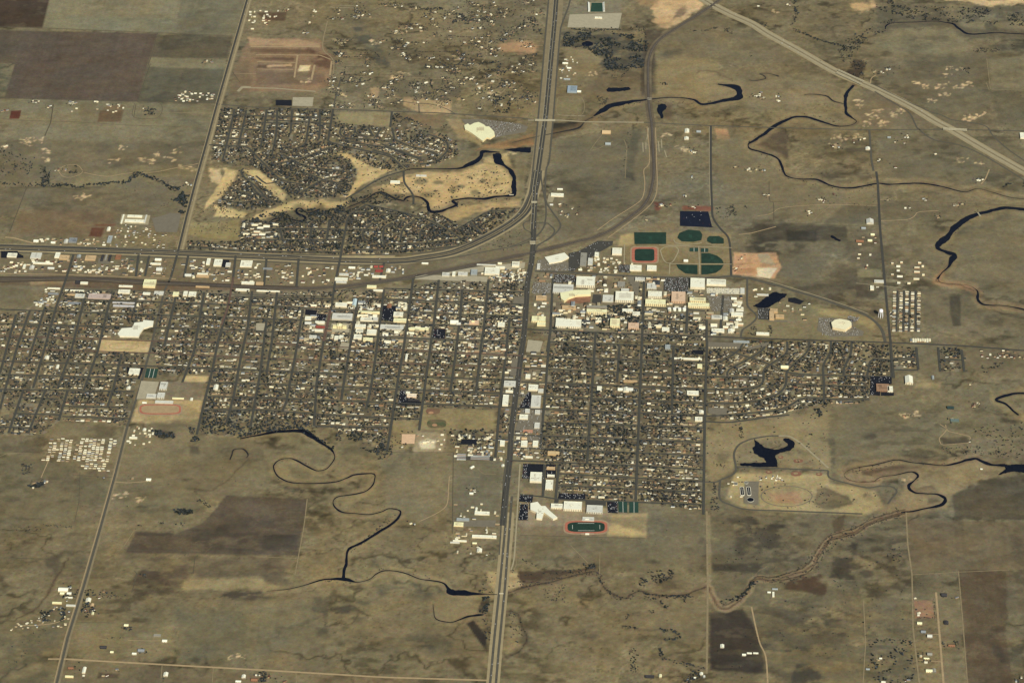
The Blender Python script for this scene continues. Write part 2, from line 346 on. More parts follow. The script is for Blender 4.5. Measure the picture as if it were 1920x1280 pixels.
for s, c, fe, wp, k in [
 # ---- north west fields
 ("-40,-20 105,-20 82,53 -40,50", (70, 58, 47), 2, 2, 1), ("97,-20 345,-20 333,36 80,53", (126, 116, 88), 2, 0, 1), ("345,-20 470,-20 440,67 295,62 333,36", (112, 105, 82), 3, 1, .9),
 ("88,28 335,36 330,62 80,53", (120, 114, 89), 2, 0, .9),
 ("38,58 295,63 258,191 8,184 28,120", (90, 78, 66), 1.5, 0, 1), ("-40,55 40,58 28,120 -40,117", (88, 77, 63), 2, 0, 1), ("-40,117 28,120 8,184 -40,182", (88, 86, 68), 3, 5, .9),
 ("295,65 437,69 425,110 283,110", (92, 84, 66), 2, 1, .95), ("283,108 425,111 421,130 276,126", (120, 112, 85), 2, 1, .95), ("276,126 421,130 408,193 258,191", (93, 88, 70), 2, 1, .95),
 ("300,64 430,70 400,80 300,100", (70, 66, 55), 6, 6, .6), ("260,190 330,165 325,190", (76, 70, 58), 5, 5, .6),
 ("-20,187 405,196 395,240 -20,228", (120, 111, 84), 3, 0, .8), ("187,207 232,207 226,229 183,229", (100, 79, 55), 2, 1, .9), ("150,193 183,194 178,217 147,217", (112, 98, 68), 3, 1, .7),
 ("196,200 232,197 232,205 192,206", (120, 92, 60), 2, 2, .7), ("20,208 40,207 36,223 18,223", (92, 52, 40), 1, 0, 1), ("20,230 395,240 388,268 0,262", (122, 113, 87), 4, 3, .7),
 ("-20,262 385,270 370,340 -20,340", (104, 95, 74), 6, 10, .8), ("20,345 120,352 240,340 340,352 345,385 330,405 345,440 40,392 -20,400", (103, 94, 73), 6, 8, .7),
 ("45,392 215,398 222,440 190,445 15,438", (113, 92, 67), 8, 3, .7), ("172,427 196,427 190,444 167,443", (98, 62, 45), 1, 1, .95), ("178,420 217,420 217,424 178,424", (110, 70, 50), 1, 1, .8),
 ("150,330 240,310 360,310 370,330 300,330 220,345 150,350", (124, 112, 80), 6, 4, .8),
 ("-20,350 45,350 20,430 -20,440", (92, 86, 68), 8, 6, .7),
 # ---- building site north
 ("470,72 600,72 622,110 618,160 590,172 453,170 440,140 455,95", (134, 108, 80), 3, 3, 1), ("470,92 590,94 592,101 472,99", (104, 80, 60), 1.5, 3, .9), ("482,107 550,109 550,114 482,112", (98, 76, 58), 1.5, 3, .9), ("484,120 548,122 546,128 482,126", (100, 78, 58), 1.5, 3, .9), ("562,122 582,122 580,134 560,134", (214, 188, 140), 1, 2, 1), ("500,122 545,121 545,125 500,126", (196, 160, 112), 1, 3, .8), ("596,100 616,104 612,112 596,108", (90, 66, 50), 1.5, 3, .9), ("560,136 580,136 576,150 556,150", (150, 138, 104), 2, 3, .8), ("465,70 560,74 600,82 600,90 470,86", (170, 138, 100), 3, 4, .8),
 ("575,88 620,108 625,130 600,130 575,108", (92, 66, 48), 4, 4, .8), ("480,135 548,133 610,140 615,158 480,160", (104, 84, 66), 4, 3, .8), ("438,120 465,110 470,170 425,190", (108, 92, 68), 5, 4, .7),
 ("479,23 538,23 534,40 495,38", (82, 62, 46), 2, 1, .8), ("660,42 685,40 698,75 722,100 742,140 720,140 690,95 665,70", (84, 80, 66), 3, 5, .9),
 ("755,180 848,190 845,214 800,214 757,200", (168, 140, 98), 2, 2, .9), ("695,165 712,163 708,182 694,180", (160, 132, 95), 2, 2, .8), ("715,163 735,168 752,183 740,184", (185, 160, 115), 2, 3, .9),
 ("638,210 735,212 730,236 628,232", (142, 128, 90), 2, 1, .9), ("735,212 830,218 830,240 800,240 735,238", (118, 100, 72), 3, 3, .9), ("700,215 730,215 728,234 700,234", (120, 100, 70), 4, 3, .7),
 ("810,150 865,165 860,188 812,188", (88, 80, 64), 4, 4, .8), ("712,150 800,152 812,186 712,182", (100, 92, 70), 3, 3, .8),
 ("935,85 985,75 1010,85 1005,100 970,100 940,98", (175, 135, 95), 4, 6, .8), ("640,5 665,30 700,30 640,50", (112, 104, 80), 5, 5, .5),
 ("835,222 865,225 900,262 910,275 860,258", (150, 128, 88), 3, 4, .9),
 # ---- golf course
 ("622,287 660,289 705,300 735,307 748,318 725,322 700,338 680,345 652,370 628,366 668,338 668,312 655,300", (188, 160, 104), 2, 3, 1),
 ("480,402 545,378 615,374 652,376 655,388 590,392 530,396 500,410 470,412", (186, 160, 106), 2, 3, 1), ("452,316 485,320 510,340 537,365 532,376 512,368 485,342", (190, 164, 108), 2, 2, 1),
 ("425,316 448,320 440,335 415,368 383,394 387,380 405,355", (186, 160, 106), 2, 2, 1), ("398,384 420,388 463,400 455,409 400,406 405,395", (190, 164, 108), 2, 2, 1), ("393,315 415,316 412,345 393,342", (190, 165, 120), 2, 5, .9),
 ("355,415 398,418 450,412 447,450 400,448 350,440", (138, 122, 78), 3, 2, .95),
 ("760,326 800,322 860,322 905,306 935,310 955,326 962,342 962,364 925,368 878,372 850,378 830,392 808,392 795,372 765,362 700,366 700,352 740,342", (184, 156, 104), 2.5, 3, 1),
 ("830,398 868,386 950,376 978,372 976,386 930,390 890,398 850,418 835,412", (168, 142, 94), 3, 3, .95), ("905,296 950,290 960,312 910,306", (170, 146, 98), 3, 3, .95), ("890,280 960,262 1000,250 1000,272 945,280", (150, 112, 68), 3, 5, 1),
 ("780,316 880,312 900,296 860,290 800,305", (122, 110, 78), 3, 4, .8), ("965,290 990,290 982,370 970,370", (122, 110, 80), 3, 1, .8),
 ("578,479 740,479 742,486 640,486 578,485", (172, 152, 106), 1.5, 0, .95), ("890,410 915,402 950,420 925,440 905,436", (150, 128, 82), 2, 2, .9), ("870,470 1000,430 1000,470 900,490", (106, 97, 74), 3, 2, .7),
 ("440,466 560,468 560,478 440,476", (96, 84, 64), 3, 3, .7),
 # ---- north middle
 ("1055,62 1110,58 1215,75 1212,128 1135,132 1118,108 1100,92 1055,88", (80, 76, 64), 4, 8, .95), ("1115,150 1215,120 1210,185 1150,190 1095,170", (112, 98, 72), 4, 5, .7),
 ("1060,90 1110,92 1130,112 1110,135 1060,140", (130, 114, 80), 4, 4, .9), ("1225,0 1240,-20 1320,-20 1318,12 1275,42 1250,55 1225,40", (192, 158, 110), 3, 6, 1), ("1195,0 1225,-20 1240,15 1200,10", (150, 120, 84), 5, 6, .7),
 ("1282,12 1292,20 1280,30 1265,35 1262,22", (110, 92, 72), 3, 5, .8), ("1070,18 1165,-10 1165,55 1120,54 1063,50", (118, 110, 88), 2, 1, .9),
 ("1208,55 1250,55 1230,80 1218,186 1200,186 1205,110", (72, 62, 50), 3, 3, .85), ("1225,110 1235,115 1230,190 1205,190 1215,150", (76, 68, 54), 3, 3, .8),
 ("1040,185 1093,182 1090,214 1042,216", (122, 110, 78), 2, 0, .9), ("1100,225 1035,232 1030,255 1085,243", (52, 48, 40), 2, 2, 1), ("1228,110 1310,108 1345,120 1345,152 1375,182 1310,186 1230,180", (134, 117, 80), 6, 5, .85),
 ("1250,60 1330,20 1500,110 1460,115 1230,108", (112, 100, 74), 8, 5, .6), ("1235,95 1290,88 1300,105 1245,108", (84, 76, 60), 6, 6, .7), ("1385,150 1560,140 1580,180 1500,200 1400,200", (128, 113, 82), 8, 5, .7),
 ("1245,192 1262,192 1258,225 1246,225", (100, 82, 62), 3, 3, .8), ("1040,262 1200,240 1222,340 1190,395 1100,438 1040,452 1032,390", (101, 93, 72), 6, 5, .75),
 ("1185,248 1200,248 1188,330 1172,335", (84, 80, 64), 4, 3, .8), ("1165,330 1185,325 1190,355 1150,358", (62, 60, 52), 6, 6, .85), ("1050,330 1130,340 1140,365 1060,360", (84, 78, 62), 7, 8, .7),
 ("1340,241 1362,241 1368,262 1345,262", (175, 135, 92), 2, 2, .95), ("1425,250 1475,246 1478,300 1428,284 1405,274", (86, 73, 57), 3, 3, .9), ("1497,338 1620,350 1640,325 1580,322 1500,325", (92, 82, 62), 4, 4, .8),
 ("1445,216 1500,205 1580,225 1570,234 1520,218 1480,218 1450,232", (128, 113, 80), 4, 3, .7),
 # ---- north east hills
 ("1640,-20 1940,-20 1940,62 1820,66 1790,50 1640,60", (88, 82, 66), 8, 10, .8), ("1728,-2 1800,2 1860,12 1940,6 1940,-6 1860,0 1800,-10 1728,-12", (205, 175, 125), 3, 6, .9), ("1596,6 1640,5 1645,12 1610,24 1598,18", (190, 158, 112), 3, 6, .8),
 ("1795,44 1850,40 1845,54 1800,52", (130, 117, 86), 3, 3, .9), ("1860,44 1920,38 1925,60 1875,58", (126, 114, 84), 3, 3, .9), ("1645,62 1790,50 1830,85 1790,105 1700,100 1635,90", (124, 113, 83), 8, 6, .8),
 ("1690,72 1780,60 1790,80 1700,92", (90, 84, 66), 10, 8, .7), ("1640,110 1860,100 1850,230 1780,240 1650,150", (104, 95, 73), 12, 10, .8), ("1700,110 1790,105 1780,150 1690,145", (86, 80, 64), 14, 10, .6),
 ("1852,112 1930,104 1930,170 1858,170", (124, 114, 86), 3, 1, .95), ("1860,172 1940,172 1940,240 1870,235", (98, 91, 70), 10, 8, .7), ("1850,80 1940,70 1940,96 1860,98", (78, 74, 60), 6, 8, .7),
 ("1625,120 1600,110 1588,135 1600,160 1614,156 1618,135", (66, 56, 46), 3, 4, .95),
 ("1605,180 1650,160 1720,205 1760,240 1640,240 1600,220", (112, 98, 74), 6, 6, .7), ("1650,250 1900,255 1940,300 1940,360 1720,345 1650,335", (106, 97, 74), 12, 8, .65), ("1580,270 1632,262 1632,300 1600,298", (82, 75, 61), 7, 8, .7),
 # ---- east pastures
 ("1340,250 1400,260 1460,320 1560,360 1640,352 1645,400 1500,420 1365,400", (118, 106, 78), 8, 3, .7), ("1580,385 1645,386 1648,420 1545,418", (94, 87, 69), 4, 3, .8), ("1655,378 1790,385 1760,410 1655,410", (98, 90, 70), 5, 4, .75),
 ("1418,418 1585,424 1590,452 1500,452 1420,450", (76, 70, 57), 4, 3, .9), ("1475,432 1532,432 1530,452 1474,452", (56, 54, 48), 3, 2, .8), ("1405,440 1455,445 1463,472 1400,470", (62, 59, 51), 6, 6, .85),
 ("1465,460 1560,462 1540,500 1470,530 1460,500", (108, 100, 80), 8, 6, .7), ("1545,455 1652,430 1662,520 1640,600 1480,545 1600,480", (88, 80, 64), 10, 12, .7), ("1608,505 1652,506 1654,520 1608,520", (130, 120, 88), 1.5, 0, .9), ("1604,534 1628,534 1628,556 1606,558", (82, 72, 57), 2, 1, .9),
 ("1655,430 1760,430 1760,480 1660,490", (120, 109, 82), 10, 4, .7), ("1800,405 1940,400 1940,560 1850,560 1800,520 1795,450", (110, 101, 77), 10, 6, .6), ("1800,405 1890,400 1880,430 1800,440", (90, 84, 66), 8, 8, .7),
 ("1730,540 1830,540 1800,620 1740,615", (100, 92, 72), 8, 4, .6), ("1780,555 1800,555 1803,612 1785,610", (70, 66, 55), 2, 3, .85), ("1850,595 1885,590 1880,612 1850,614", (84, 77, 61), 6, 5, .7),
 ("1375,474 1455,474 1465,500 1452,522 1374,515", (188, 146, 104), 2, 2, 1), ("1420,476 1440,476 1455,498 1425,492", (160, 146, 116), 1, 1, .9), ("1418,502 1458,502 1444,522 1420,518", (206, 192, 156), 1.5, 1, .95),
 ("1385,505 1418,500 1416,512 1380,514", (165, 120, 78), 2, 2, .8), ("1175,436 1310,432 1370,440 1372,516 1270,516 1170,510", (132, 116, 80), 3, 2, .9), ("1165,440 1190,436 1188,458 1160,462", (168, 146, 98), 3, 3, .9),
 ("1195,425 1260,418 1275,432 1200,434", (122, 106, 76), 4, 4, .8), ("1225,378 1245,382 1235,394 1228,394", (110, 62, 48), 2, 2, .8), ("1278,386 1340,388 1335,396 1280,394", (130, 66, 50), 2, 3, .7),
 ("1440,575 1500,560 1570,585 1620,600 1640,640 1400,632 1420,600", (122, 111, 80), 4, 2, .8), ("1520,575 1600,585 1640,600 1640,620 1600,600 1540,590", (150, 132, 88), 3, 2, .8),
 # ---- west strip between railway and highway
 ("0,485 130,478 330,480 440,480 640,490 760,495 980,462 980,480 812,508 719,524 630,535 440,535 280,526 0,516", (112, 100, 76), 4, 3, .85),
 ("240,480 280,480 278,494 236,494", (92, 88, 68), 2, 1, .8), ("800,505 900,488 985,470 980,486 900,500 830,512", (108, 98, 74), 4, 3, .7), ("0,524 440,535 630,540 620,548 300,545 0,535", (104, 86, 66), 3, 3, .9),
 ("0,536 65,535 60,575 0,575", (108, 98, 73), 3, 1, .9), ("55,524 120,526 118,534 60,534", (152, 128, 90), 3, 3, .8), ("145,492 175,494 178,508 150,508", (96, 88, 66), 2, 1, .7),
 # ---- south west
 ("70,795 110,790 180,795 178,815 100,818", (120, 108, 78), 4, 4, .8), ("178,796 215,800 212,820 176,820", (98, 86, 62), 4, 3, .8), ("0,818 75,818 65,850 0,850", (106, 96, 74), 3, 2, .7), ("0,855 140,870 140,985 0,985", (106, 98, 74), 8, 3, .6),
 ("150,868 215,868 205,895 148,890", (98, 84, 66), 5, 4, .6), ("145,893 210,895 195,945 133,945", (94, 89, 68), 4, 2, .7), ("225,800 370,812 450,822 600,870 500,900 300,960 200,960", (120, 108, 79), 10, 5, .6),
 ("290,805 330,806 330,822 300,824", (66, 60, 50), 4, 5, .9), ("355,835 373,835 373,852 358,850", (80, 72, 58), 3, 3, .8),
 ("426,928 576,934 560,1041 236,1036 255,996 330,1000 382,980", (88, 76, 61), 2, 2, 1), ("440,935 500,940 560,980 540,990 450,960", (100, 88, 70), 5, 8, .7), ("470,1000 560,995 556,1008 480,1012", (58, 52, 45), 4, 7, .8), ("330,1012 430,1010 440,1022 330,1026", (100, 88, 68), 4, 7, .6), ("380,975 440,985 430,1000 370,998", (62, 56, 48), 5, 7, .7), ("260,998 340,996 460,1000 560,1005 556,1036 250,1028", (68, 61, 51), 7, 6, .8), ("420,970 560,975 555,990 440,992", (72, 65, 54), 8, 8, .7),
 ("232,1046 365,1040 362,1072 340,1100 280,1095 255,1065", (92, 79, 62), 4, 5, .9), ("365,1042 555,1046 520,1085 365,1085", (104, 91, 69), 6, 4, .8), ("345,1085 490,1082 520,1100 430,1104 340,1106", (148, 129, 88), 4, 4, .9), ("330,1108 500,1106 540,1118 500,1124 350,1124", (72, 64, 53), 4, 4, .9),
 ("265,1065 300,1070 330,1110 250,1115 255,1080", (76, 64, 52), 5, 7, .7), ("480,1050 530,1060 540,1098 500,1092", (84, 72, 58), 5, 6, .6),
 ("582,1112 620,1120 612,1190 590,1192", (80, 73, 58), 6, 5, .85), ("635,1110 690,1125 690,1160 640,1185", (86, 78, 61), 7, 7, .75), ("700,1095 850,1100 860,1130 720,1120", (88, 82, 64), 10, 7, .8), ("730,1195 850,1190 840,1225 740,1220", (80, 76, 60), 10, 9, .75),
 ("480,1120 590,1130 585,1190 480,1240", (112, 104, 78), 14, 8, .6), ("0,1180 110,1170 95,1280 0,1290", (92, 87, 66), 12, 10, .6), ("330,1130 470,1140 460,1230 340,1235", (98, 92, 70), 14, 10, .6),
 ("85,1030 120,1040 110,1080 85,1060", (82, 72, 56), 5, 5, .7), ("120,1035 165,1040 150,1085 120,1085", (92, 84, 64), 5, 4, .7), ("146,1166 215,1166 190,1184 146,1182", (102, 98, 76), 2, 1, .8), ("145,1166 320,1168 330,1230 140,1232", (132, 118, 83), 5, 3, .5),
 ("120,1240 500,1262 490,1300 110,1300", (108, 95, 70), 3, 2, .6), ("184,1260 225,1262 222,1270 182,1270", (78, 64, 50), 2, 2, .8), ("600,1265 760,1270 760,1300 560,1300", (118, 100, 74), 3, 2, .5),
 ("525,862 545,858 600,885 580,900 530,900 515,880", (140, 122, 82), 4, 3, .8), ("540,872 590,884 580,898 545,896", (98, 90, 66), 5, 3, .7), ("640,940 720,898 700,915 690,930 640,950", (138, 121, 82), 4, 3, .7),
 ("650,945 740,960 730,975 660,1020 700,1000 745,960 640,955", (136, 119, 82), 5, 3, .4), ("520,815 600,818 620,850 560,845", (126, 112, 78), 6, 3, .6), ("640,840 720,838 722,852 650,850", (96, 88, 66), 5, 5, .7),
 ("734,845 850,850 842,950 800,985 720,950 725,880", (118, 107, 80), 6, 2, .7), ("850,852 945,855 935,980 850,975", (108, 99, 76), 2, 1, .85), ("710,860 745,862 740,885 712,885", (96, 90, 68), 6, 6, .6),
 ("820,1112 915,1115 900,1150 840,1160 815,1150", (134, 118, 82), 4, 3, .7), ("873,1168 888,1162 912,1192 914,1222 893,1195", (58, 52, 44), 2, 2, 1), ("905,1118 920,1120 910,1152 898,1150", (62, 56, 46), 2, 3, .9), ("915,1072 970,1074 978,1095 965,1110 925,1106 912,1090", (160, 140, 98), 2, 3, 1),
 ("690,1060 712,1064 706,1048 695,1050", (84, 76, 60), 4, 4, .7),
 # ---- sports and school land
 ("186,635 283,638 277,662 183,660", (184, 160, 110), 1.5, 0, 1), ("345,704 391,705 387,717 343,716", (182, 160, 110), 1.5, 0, 1), ("262,748 382,728 372,795 246,792", (174, 150, 102), 3, 2, .95), ("285,790 375,785 370,806 285,806", (110, 98, 72), 5, 5, .8),
 ("265,714 384,716 378,750 256,750", (118, 106, 84), 2, 1, .9), ("945,767 964,768 958,808 940,806", (170, 146, 104), 2, 1, .95), ("938,768 948,768 942,806 934,806", (100, 84, 62), 2, 3, .8), ("792,764 930,768 925,805 785,806", (140, 124, 84), 3, 3, .95), ("800,765 828,765 820,777 800,777", (112, 90, 64), 2, 2, .9),
 ("738,788 782,788 780,808 765,842 732,842", (136, 120, 82), 3, 3, .9), ("780,808 835,812 832,848 775,848", (150, 134, 102), 3, 3, .9), ("784,830 800,822 818,826 815,840 790,843", (206, 194, 160), 3, 4, .95),
 ("384,800 440,790 470,806 440,818 385,815", (150, 130, 88), 4, 4, .9), ("480,806 500,795 590,782 588,796 560,804 490,808", (146, 124, 84), 3, 4, .8),
 ("975,985 1215,985 1212,1008 1150,1006 975,1003", (122, 106, 80), 3, 1, .9), ("1143,965 1214,962 1212,1008 1140,1004 1135,985", (176, 152, 102), 4, 1, 1), ("978,942 1145,952 1145,985 975,985", (140, 124, 98), 3, 1, .9), ("970,1003 1320,1005 1318,1060 968,1058", (112, 101, 76), 6, 2, .6),
 ("985,915 1018,915 1018,928 978,926", (132, 112, 80), 2, 1, .9), ("980,898 1020,900 1018,912 980,912", (108, 98, 74), 2, 1, .9),
 # ---- park and water works, south east
 ("1326,790 1420,790 1480,778 1556,772 1556,890 1480,825 1390,830 1375,885 1326,905", (136, 120, 84), 4, 4, .85), ("1326,795 1350,795 1358,808 1330,808", (76, 70, 56), 5, 6, .8), ("1490,800 1550,806 1550,830 1500,826", (88, 78, 60), 6, 8, .8), ("1345,850 1368,845 1370,865 1345,868", (96, 86, 64), 5, 5, .7),
 ("1385,835 1412,826 1412,850 1385,865", (118, 104, 76), 4, 3, .7), ("1460,852 1550,852 1552,878 1462,876", (134, 118, 84), 3, 3, .8), ("1380,886 1553,890 1556,905 1640,920 1660,950 1620,966 1400,955 1360,935", (160, 142, 98), 4, 2, .95),
 ("1396,905 1422,903 1424,948 1393,944", (118, 112, 94), 2, 1, .85), ("1425,908 1470,904 1520,915 1530,932 1500,950 1440,948 1422,930", (150, 132, 92), 2, 1, .95), ("1445,925 1500,922 1505,940 1455,942", (158, 118, 88), 6, 3, .75),
 ("1530,918 1548,912 1592,930 1600,945 1545,955 1525,945", (98, 87, 66), 3, 4, .9), ("1620,925 1645,932 1640,940 1620,935", (84, 76, 60), 3, 4, .8),
 ("1558,880 1640,862 1760,866 1800,856 1870,870 1900,884 1840,900 1780,930 1770,950 1700,962 1640,960 1690,930 1700,890 1600,905", (140, 122, 86), 5, 4, .85),
 ("1615,880 1700,868 1728,874 1705,884 1650,895 1617,890", (86, 70, 55), 3, 2, .95), ("1712,915 1745,910 1765,925 1715,926", (92, 78, 60), 3, 3, .9), ("1738,930 1760,930 1765,940 1740,945", (86, 76, 58), 3, 2, .9),
 ("1550,740 1640,755 1760,760 1860,800 1760,860 1700,850 1640,862 1556,880 1556,800", (110, 101, 76), 10, 3, .6), ("1550,800 1562,800 1565,860 1553,858", (80, 74, 60), 4, 4, .7), ("1764,820 1812,818 1818,830 1770,834", (78, 70, 56), 2, 2, .9),
 ("1786,926 1860,898 1940,884 1940,976 1790,970", (84, 76, 60), 3, 2, .95), ("1700,975 1940,977 1940,1066 1709,1072", (108, 94, 70), 3, 2, .95), ("1890,985 1940,985 1940,1060 1900,1050", (84, 74, 57), 10, 6, .7), ("1797,1068 1886,1070 1890,1150 1885,1180 1900,1280 1816,1290", (90, 75, 57), 3, 2, .9), ("1852,1180 1870,1190 1885,1232 1890,1262 1862,1220", (72, 64, 52), 4, 4, .8),
 ("1886,1070 1940,1066 1940,1150 1890,1150", (104, 92, 70), 4, 2, .8), ("1890,1155 1940,1160 1940,1290 1895,1290", (92, 84, 64), 8, 6, .7),
 ("1714,1124 1748,1126 1752,1158 1715,1158", (142, 108, 78), 1.5, 1, .95), ("1754,1110 1796,1112 1808,1280 1766,1280 1760,1200", (112, 102, 76), 3, 1, .7), ("1714,1070 1750,1074 1750,1122 1714,1122", (102, 92, 68), 6, 4, .6),
 ("1330,965 1700,965 1716,1280 1330,1280", (94, 86, 66), 14, 8, .6),
 ("1375,965 1460,962 1470,1000 1440,1040 1390,1045 1375,1010", (66, 60, 50), 10, 12, .75), ("1410,975 1470,970 1470,992 1415,992", (56, 52, 45), 6, 7, .7), ("1335,1058 1450,1055 1455,1072 1335,1074", (54, 50, 44), 4, 5, .75), ("1440,1020 1520,1000 1500,1050 1440,1078", (74, 66, 54), 8, 10, .7),
 ("1565,1020 1605,1015 1600,1090 1560,1085", (58, 53, 46), 6, 8, .8), ("1660,1010 1700,1000 1702,1060 1665,1070", (70, 64, 53), 8, 10, .7), ("1480,1085 1535,1060 1550,1095 1540,1120 1500,1108 1470,1110", (76, 60, 46), 4, 6, .95), ("1560,975 1585,962 1580,1002 1565,1005", (84, 72, 54), 2, 2, .9),
 ("1330,1150 1393,1140 1410,1165 1428,1215 1436,1240 1430,1262 1330,1255", (64, 56, 47), 4, 3, 1), ("1495,1245 1530,1243 1550,1275 1540,1300 1480,1300 1485,1262", (62, 58, 50), 4, 5, .8), ("1440,1125 1560,1150 1580,1190 1500,1180 1430,1150", (82, 75, 60), 12, 12, .65),
 ("1436,1180 1560,1190 1590,1230 1520,1220 1436,1212", (84, 77, 60), 12, 14, .6), ("1620,1170 1700,1180 1712,1280 1625,1280", (86, 80, 62), 8, 6, .6),
 ("970,1070 1080,1068 1118,1060 1115,1080 1080,1078 1000,1095 975,1092", (72, 58, 45), 3, 3, .95), ("1110,1070 1145,1110 1165,1122 1135,1112 1112,1085", (66, 56, 46), 3, 4, .8), ("1225,1080 1260,1070 1290,1110 1230,1108", (84, 74, 57), 5, 7, .8), ("1290,1040 1325,1000 1325,1075 1290,1070", (80, 72, 57), 6, 6, .7),
 ("1325,965 1332,965 1334,1100 1326,1100", (140, 125, 92), 1.5, 0, .6), ("1180,1140 1320,1140 1320,1200 1200,1180", (116, 103, 76), 10, 6, .6), ("955,1150 975,1165 980,1185 972,1210 950,1226", (142, 126, 90), 5, 4, .7), ("1090,965 1320,968 1320,1000 1220,1000", (104, 94, 72), 5, 3, .6),
 ("1080,1180 1130,1185 1110,1195 1070,1195", (78, 71, 57), 7, 8, .7), ("1760,756 1940,690 1940,740 1880,745 1880,800 1790,800", (112, 102, 77), 12, 4, .5), ("1858,730 1875,750 1920,775 1940,790 1940,800 1880,770 1856,748", (140, 123, 86), 3, 2, .8),
 ("1720,718 1765,716 1762,728 1715,727", (150, 132, 92), 3, 2, .85), ("1675,645 1940,660 1940,690 1830,700 1675,700", (104, 95, 72), 6, 2, .6),
]: region(s, c, fe, wp, k)
for (x, y) in [(45, 265), (70, 262), (90, 283), (50, 270), (232, 278), (90, 300), (265, 300), (290, 302), (320, 298), (358, 316), (345, 313), (300, 291), (215, 300), (150, 371), (165, 366), (330, 282), (16, 275),
               (1455, 20), (1780, 124), (1795, 130), (1775, 140), (1720, 155), (1740, 162), (1760, 163), (1780, 158), (1800, 165), (1815, 160), (1750, 190), (1770, 180), (1820, 222), (1840, 215), (1812, 220), (1610, 190), (1616, 200), (1632, 212),
               (1640, 220), (1625, 235), (1650, 235), (1660, 232), (1645, 210), (1680, 215), (1690, 205), (1808, 300), (1835, 305), (1570, 258), (1562, 273), (1580, 260), (1610, 258), (860, 108), (900, 160), (925, 175), (700, 80), (745, 145), (760, 140),
               (640, 180), (575, 150), (1275, 280), (1290, 285), (1250, 255), (1110, 138), (220, 930), (228, 925), (268, 936), (450, 1230), (435, 1232), (1720, 775), (1700, 778), (1698, 895)]:
    for q in range(7): blot(x+(hsh(x, q, 1)-.5)*20, y+(hsh(y, q, 2)-.5)*9, 1+3.2*hsh(x, q, 4), .5+1.3*hsh(q, y, 5), (214, 182, 134), .45+.4*hsh(q, x, 6), 5, 1)
for (x, y, rx, ry) in [(750, 345, 9, 4), (790, 340, 14, 6), (822, 343, 11, 4), (800, 365, 14, 5), (864, 350, 9, 4), (892, 362, 9, 6), (930, 345, 5, 3), (849, 356, 6, 5), (905, 340, 6, 4), (880, 332, 5, 3), (740, 330, 5, 3), (935, 375, 10, 3), (845, 392, 8, 4), (720, 345, 6, 3), (585, 375, 14, 3), (625, 376, 18, 3)]:
    blot(x, y, rx, ry, (112, 103, 76), .85, 2, 2)
for (x, y, rx, ry) in [(1238, 225, 6, 3), (1070, 1055, 14, 3), (1225, 1053, 20, 3), (1350, 963, 8, 3), (1485, 972, 10, 6), (1510, 985, 12, 5), (1625, 1075, 12, 8), (1640, 1110, 14, 10), (1560, 1160, 20, 8), (1690, 1050, 10, 5), (1640, 1030, 16, 5), (1620, 1010, 22, 3), (1480, 1130, 30, 6), (1530, 1170, 30, 7), (1440, 1210, 30, 5), (1500, 1215, 40, 6), (1400, 1240, 30, 5), (1575, 1190, 10, 6), (1660, 1180, 14, 3), (1870, 950, 9, 5), (1838, 1032, 12, 3),
               (120, 1000, 26, 3), (60, 972, 30, 2), (60, 990, 26, 4), (55, 1050, 40, 2), (275, 948, 22, 2), (350, 898, 12, 2), (278, 843, 9, 2), (545, 860, 20, 3), (545, 915, 20, 5), (1050, 1048, 24, 3), (990, 1052, 10, 3), (120, 940, 14, 2), (290, 890, 20, 2), (1215, 790, 2, 2), (370, 1000, 60, 3), (1730, 845, 26, 3), (1630, 820, 10, 8), (1560, 860, 5, 12), (780, 1095, 16, 5), (860, 1190, 14, 5), (790, 1210, 20, 8), (640, 1140, 20, 8), (1090, 1115, 8, 6), (1290, 780, 2, 2)]:
    blot(x, y, rx, ry, (72, 66, 54), .7, 6, 3)
RUR = []
for k in range(330):
    x, y = rng.uniform(620, 1010), rng.uniform(-5, 205)
    if (660 < x < 745 and 35 < y < 145 and abs(x-(665+(y-40)*.75)) < 22): continue
    if y > 205-(x-620)*0 : continue
    if fbm(np.array(x/40.), np.array(y/30.), 9, 2) < .42: continue
    RUR.append((x, y))
for x, y in RUR:
    if rng.random() < .55: blot(x+rng.normal(0, 3), y+rng.normal(0, 1.5), rng.uniform(3, 8), rng.uniform(1.2, 3), [(156, 138, 104), (168, 140, 102), (90, 84, 68), (84, 78, 62)][int(rng.integers(4))], rng.uniform(.4, .8), 4, 1.5)
for k in range(150):
    x, y = rng.uniform(690, 965), rng.uniform(285, 415)
    if k > 110: x, y = rng.uniform(390, 650), rng.uniform(315, 412)
    blot(x, y, rng.uniform(2, 7), rng.uniform(.8, 2.4), [(120, 106, 74), (112, 100, 72), (206, 180, 128), (140, 120, 82)][int(rng.integers(4))], rng.uniform(.35, .8), 4, 1.5)
# built-up yards: each lot its own tone
ca, sa = math.cos(TH), math.sin(TH)
U = X1*ca+Y1*sa; W = -X1*sa+Y1*ca
iu = np.floor(U/19); iw = np.floor(W/27)
pal = np.array([lin(c) for c in [(118, 106, 76), (94, 86, 66), (136, 122, 88), (100, 88, 68), (84, 78, 62), (112, 96, 70), (126, 118, 98), (96, 90, 72)]])
hh = hsh(iu, iw, 3); yard = pal[(hh*8).astype(int) % 8]*(.8+.4*fbm(X1/9, Y1/9, 51, 3))[:, None]
rm = test(RES, X1, Y1) & (np.abs(X1) < 3200) & (np.abs(Y1) < 3400)
gc[rm] = gc[rm]*.25+yard[rm]*.75
for s in ["545,575 985,545 985,640 960,700 935,680 700,640 560,655", "1000,510 1322,520 1400,545 1395,640 1030,640 1000,600", "0,536 300,545 720,540 975,500 975,545 300,560 120,552", "940,690 1020,690 1010,860 960,860"]:
    region(s, (124, 114, 92), 3, 2, .6)
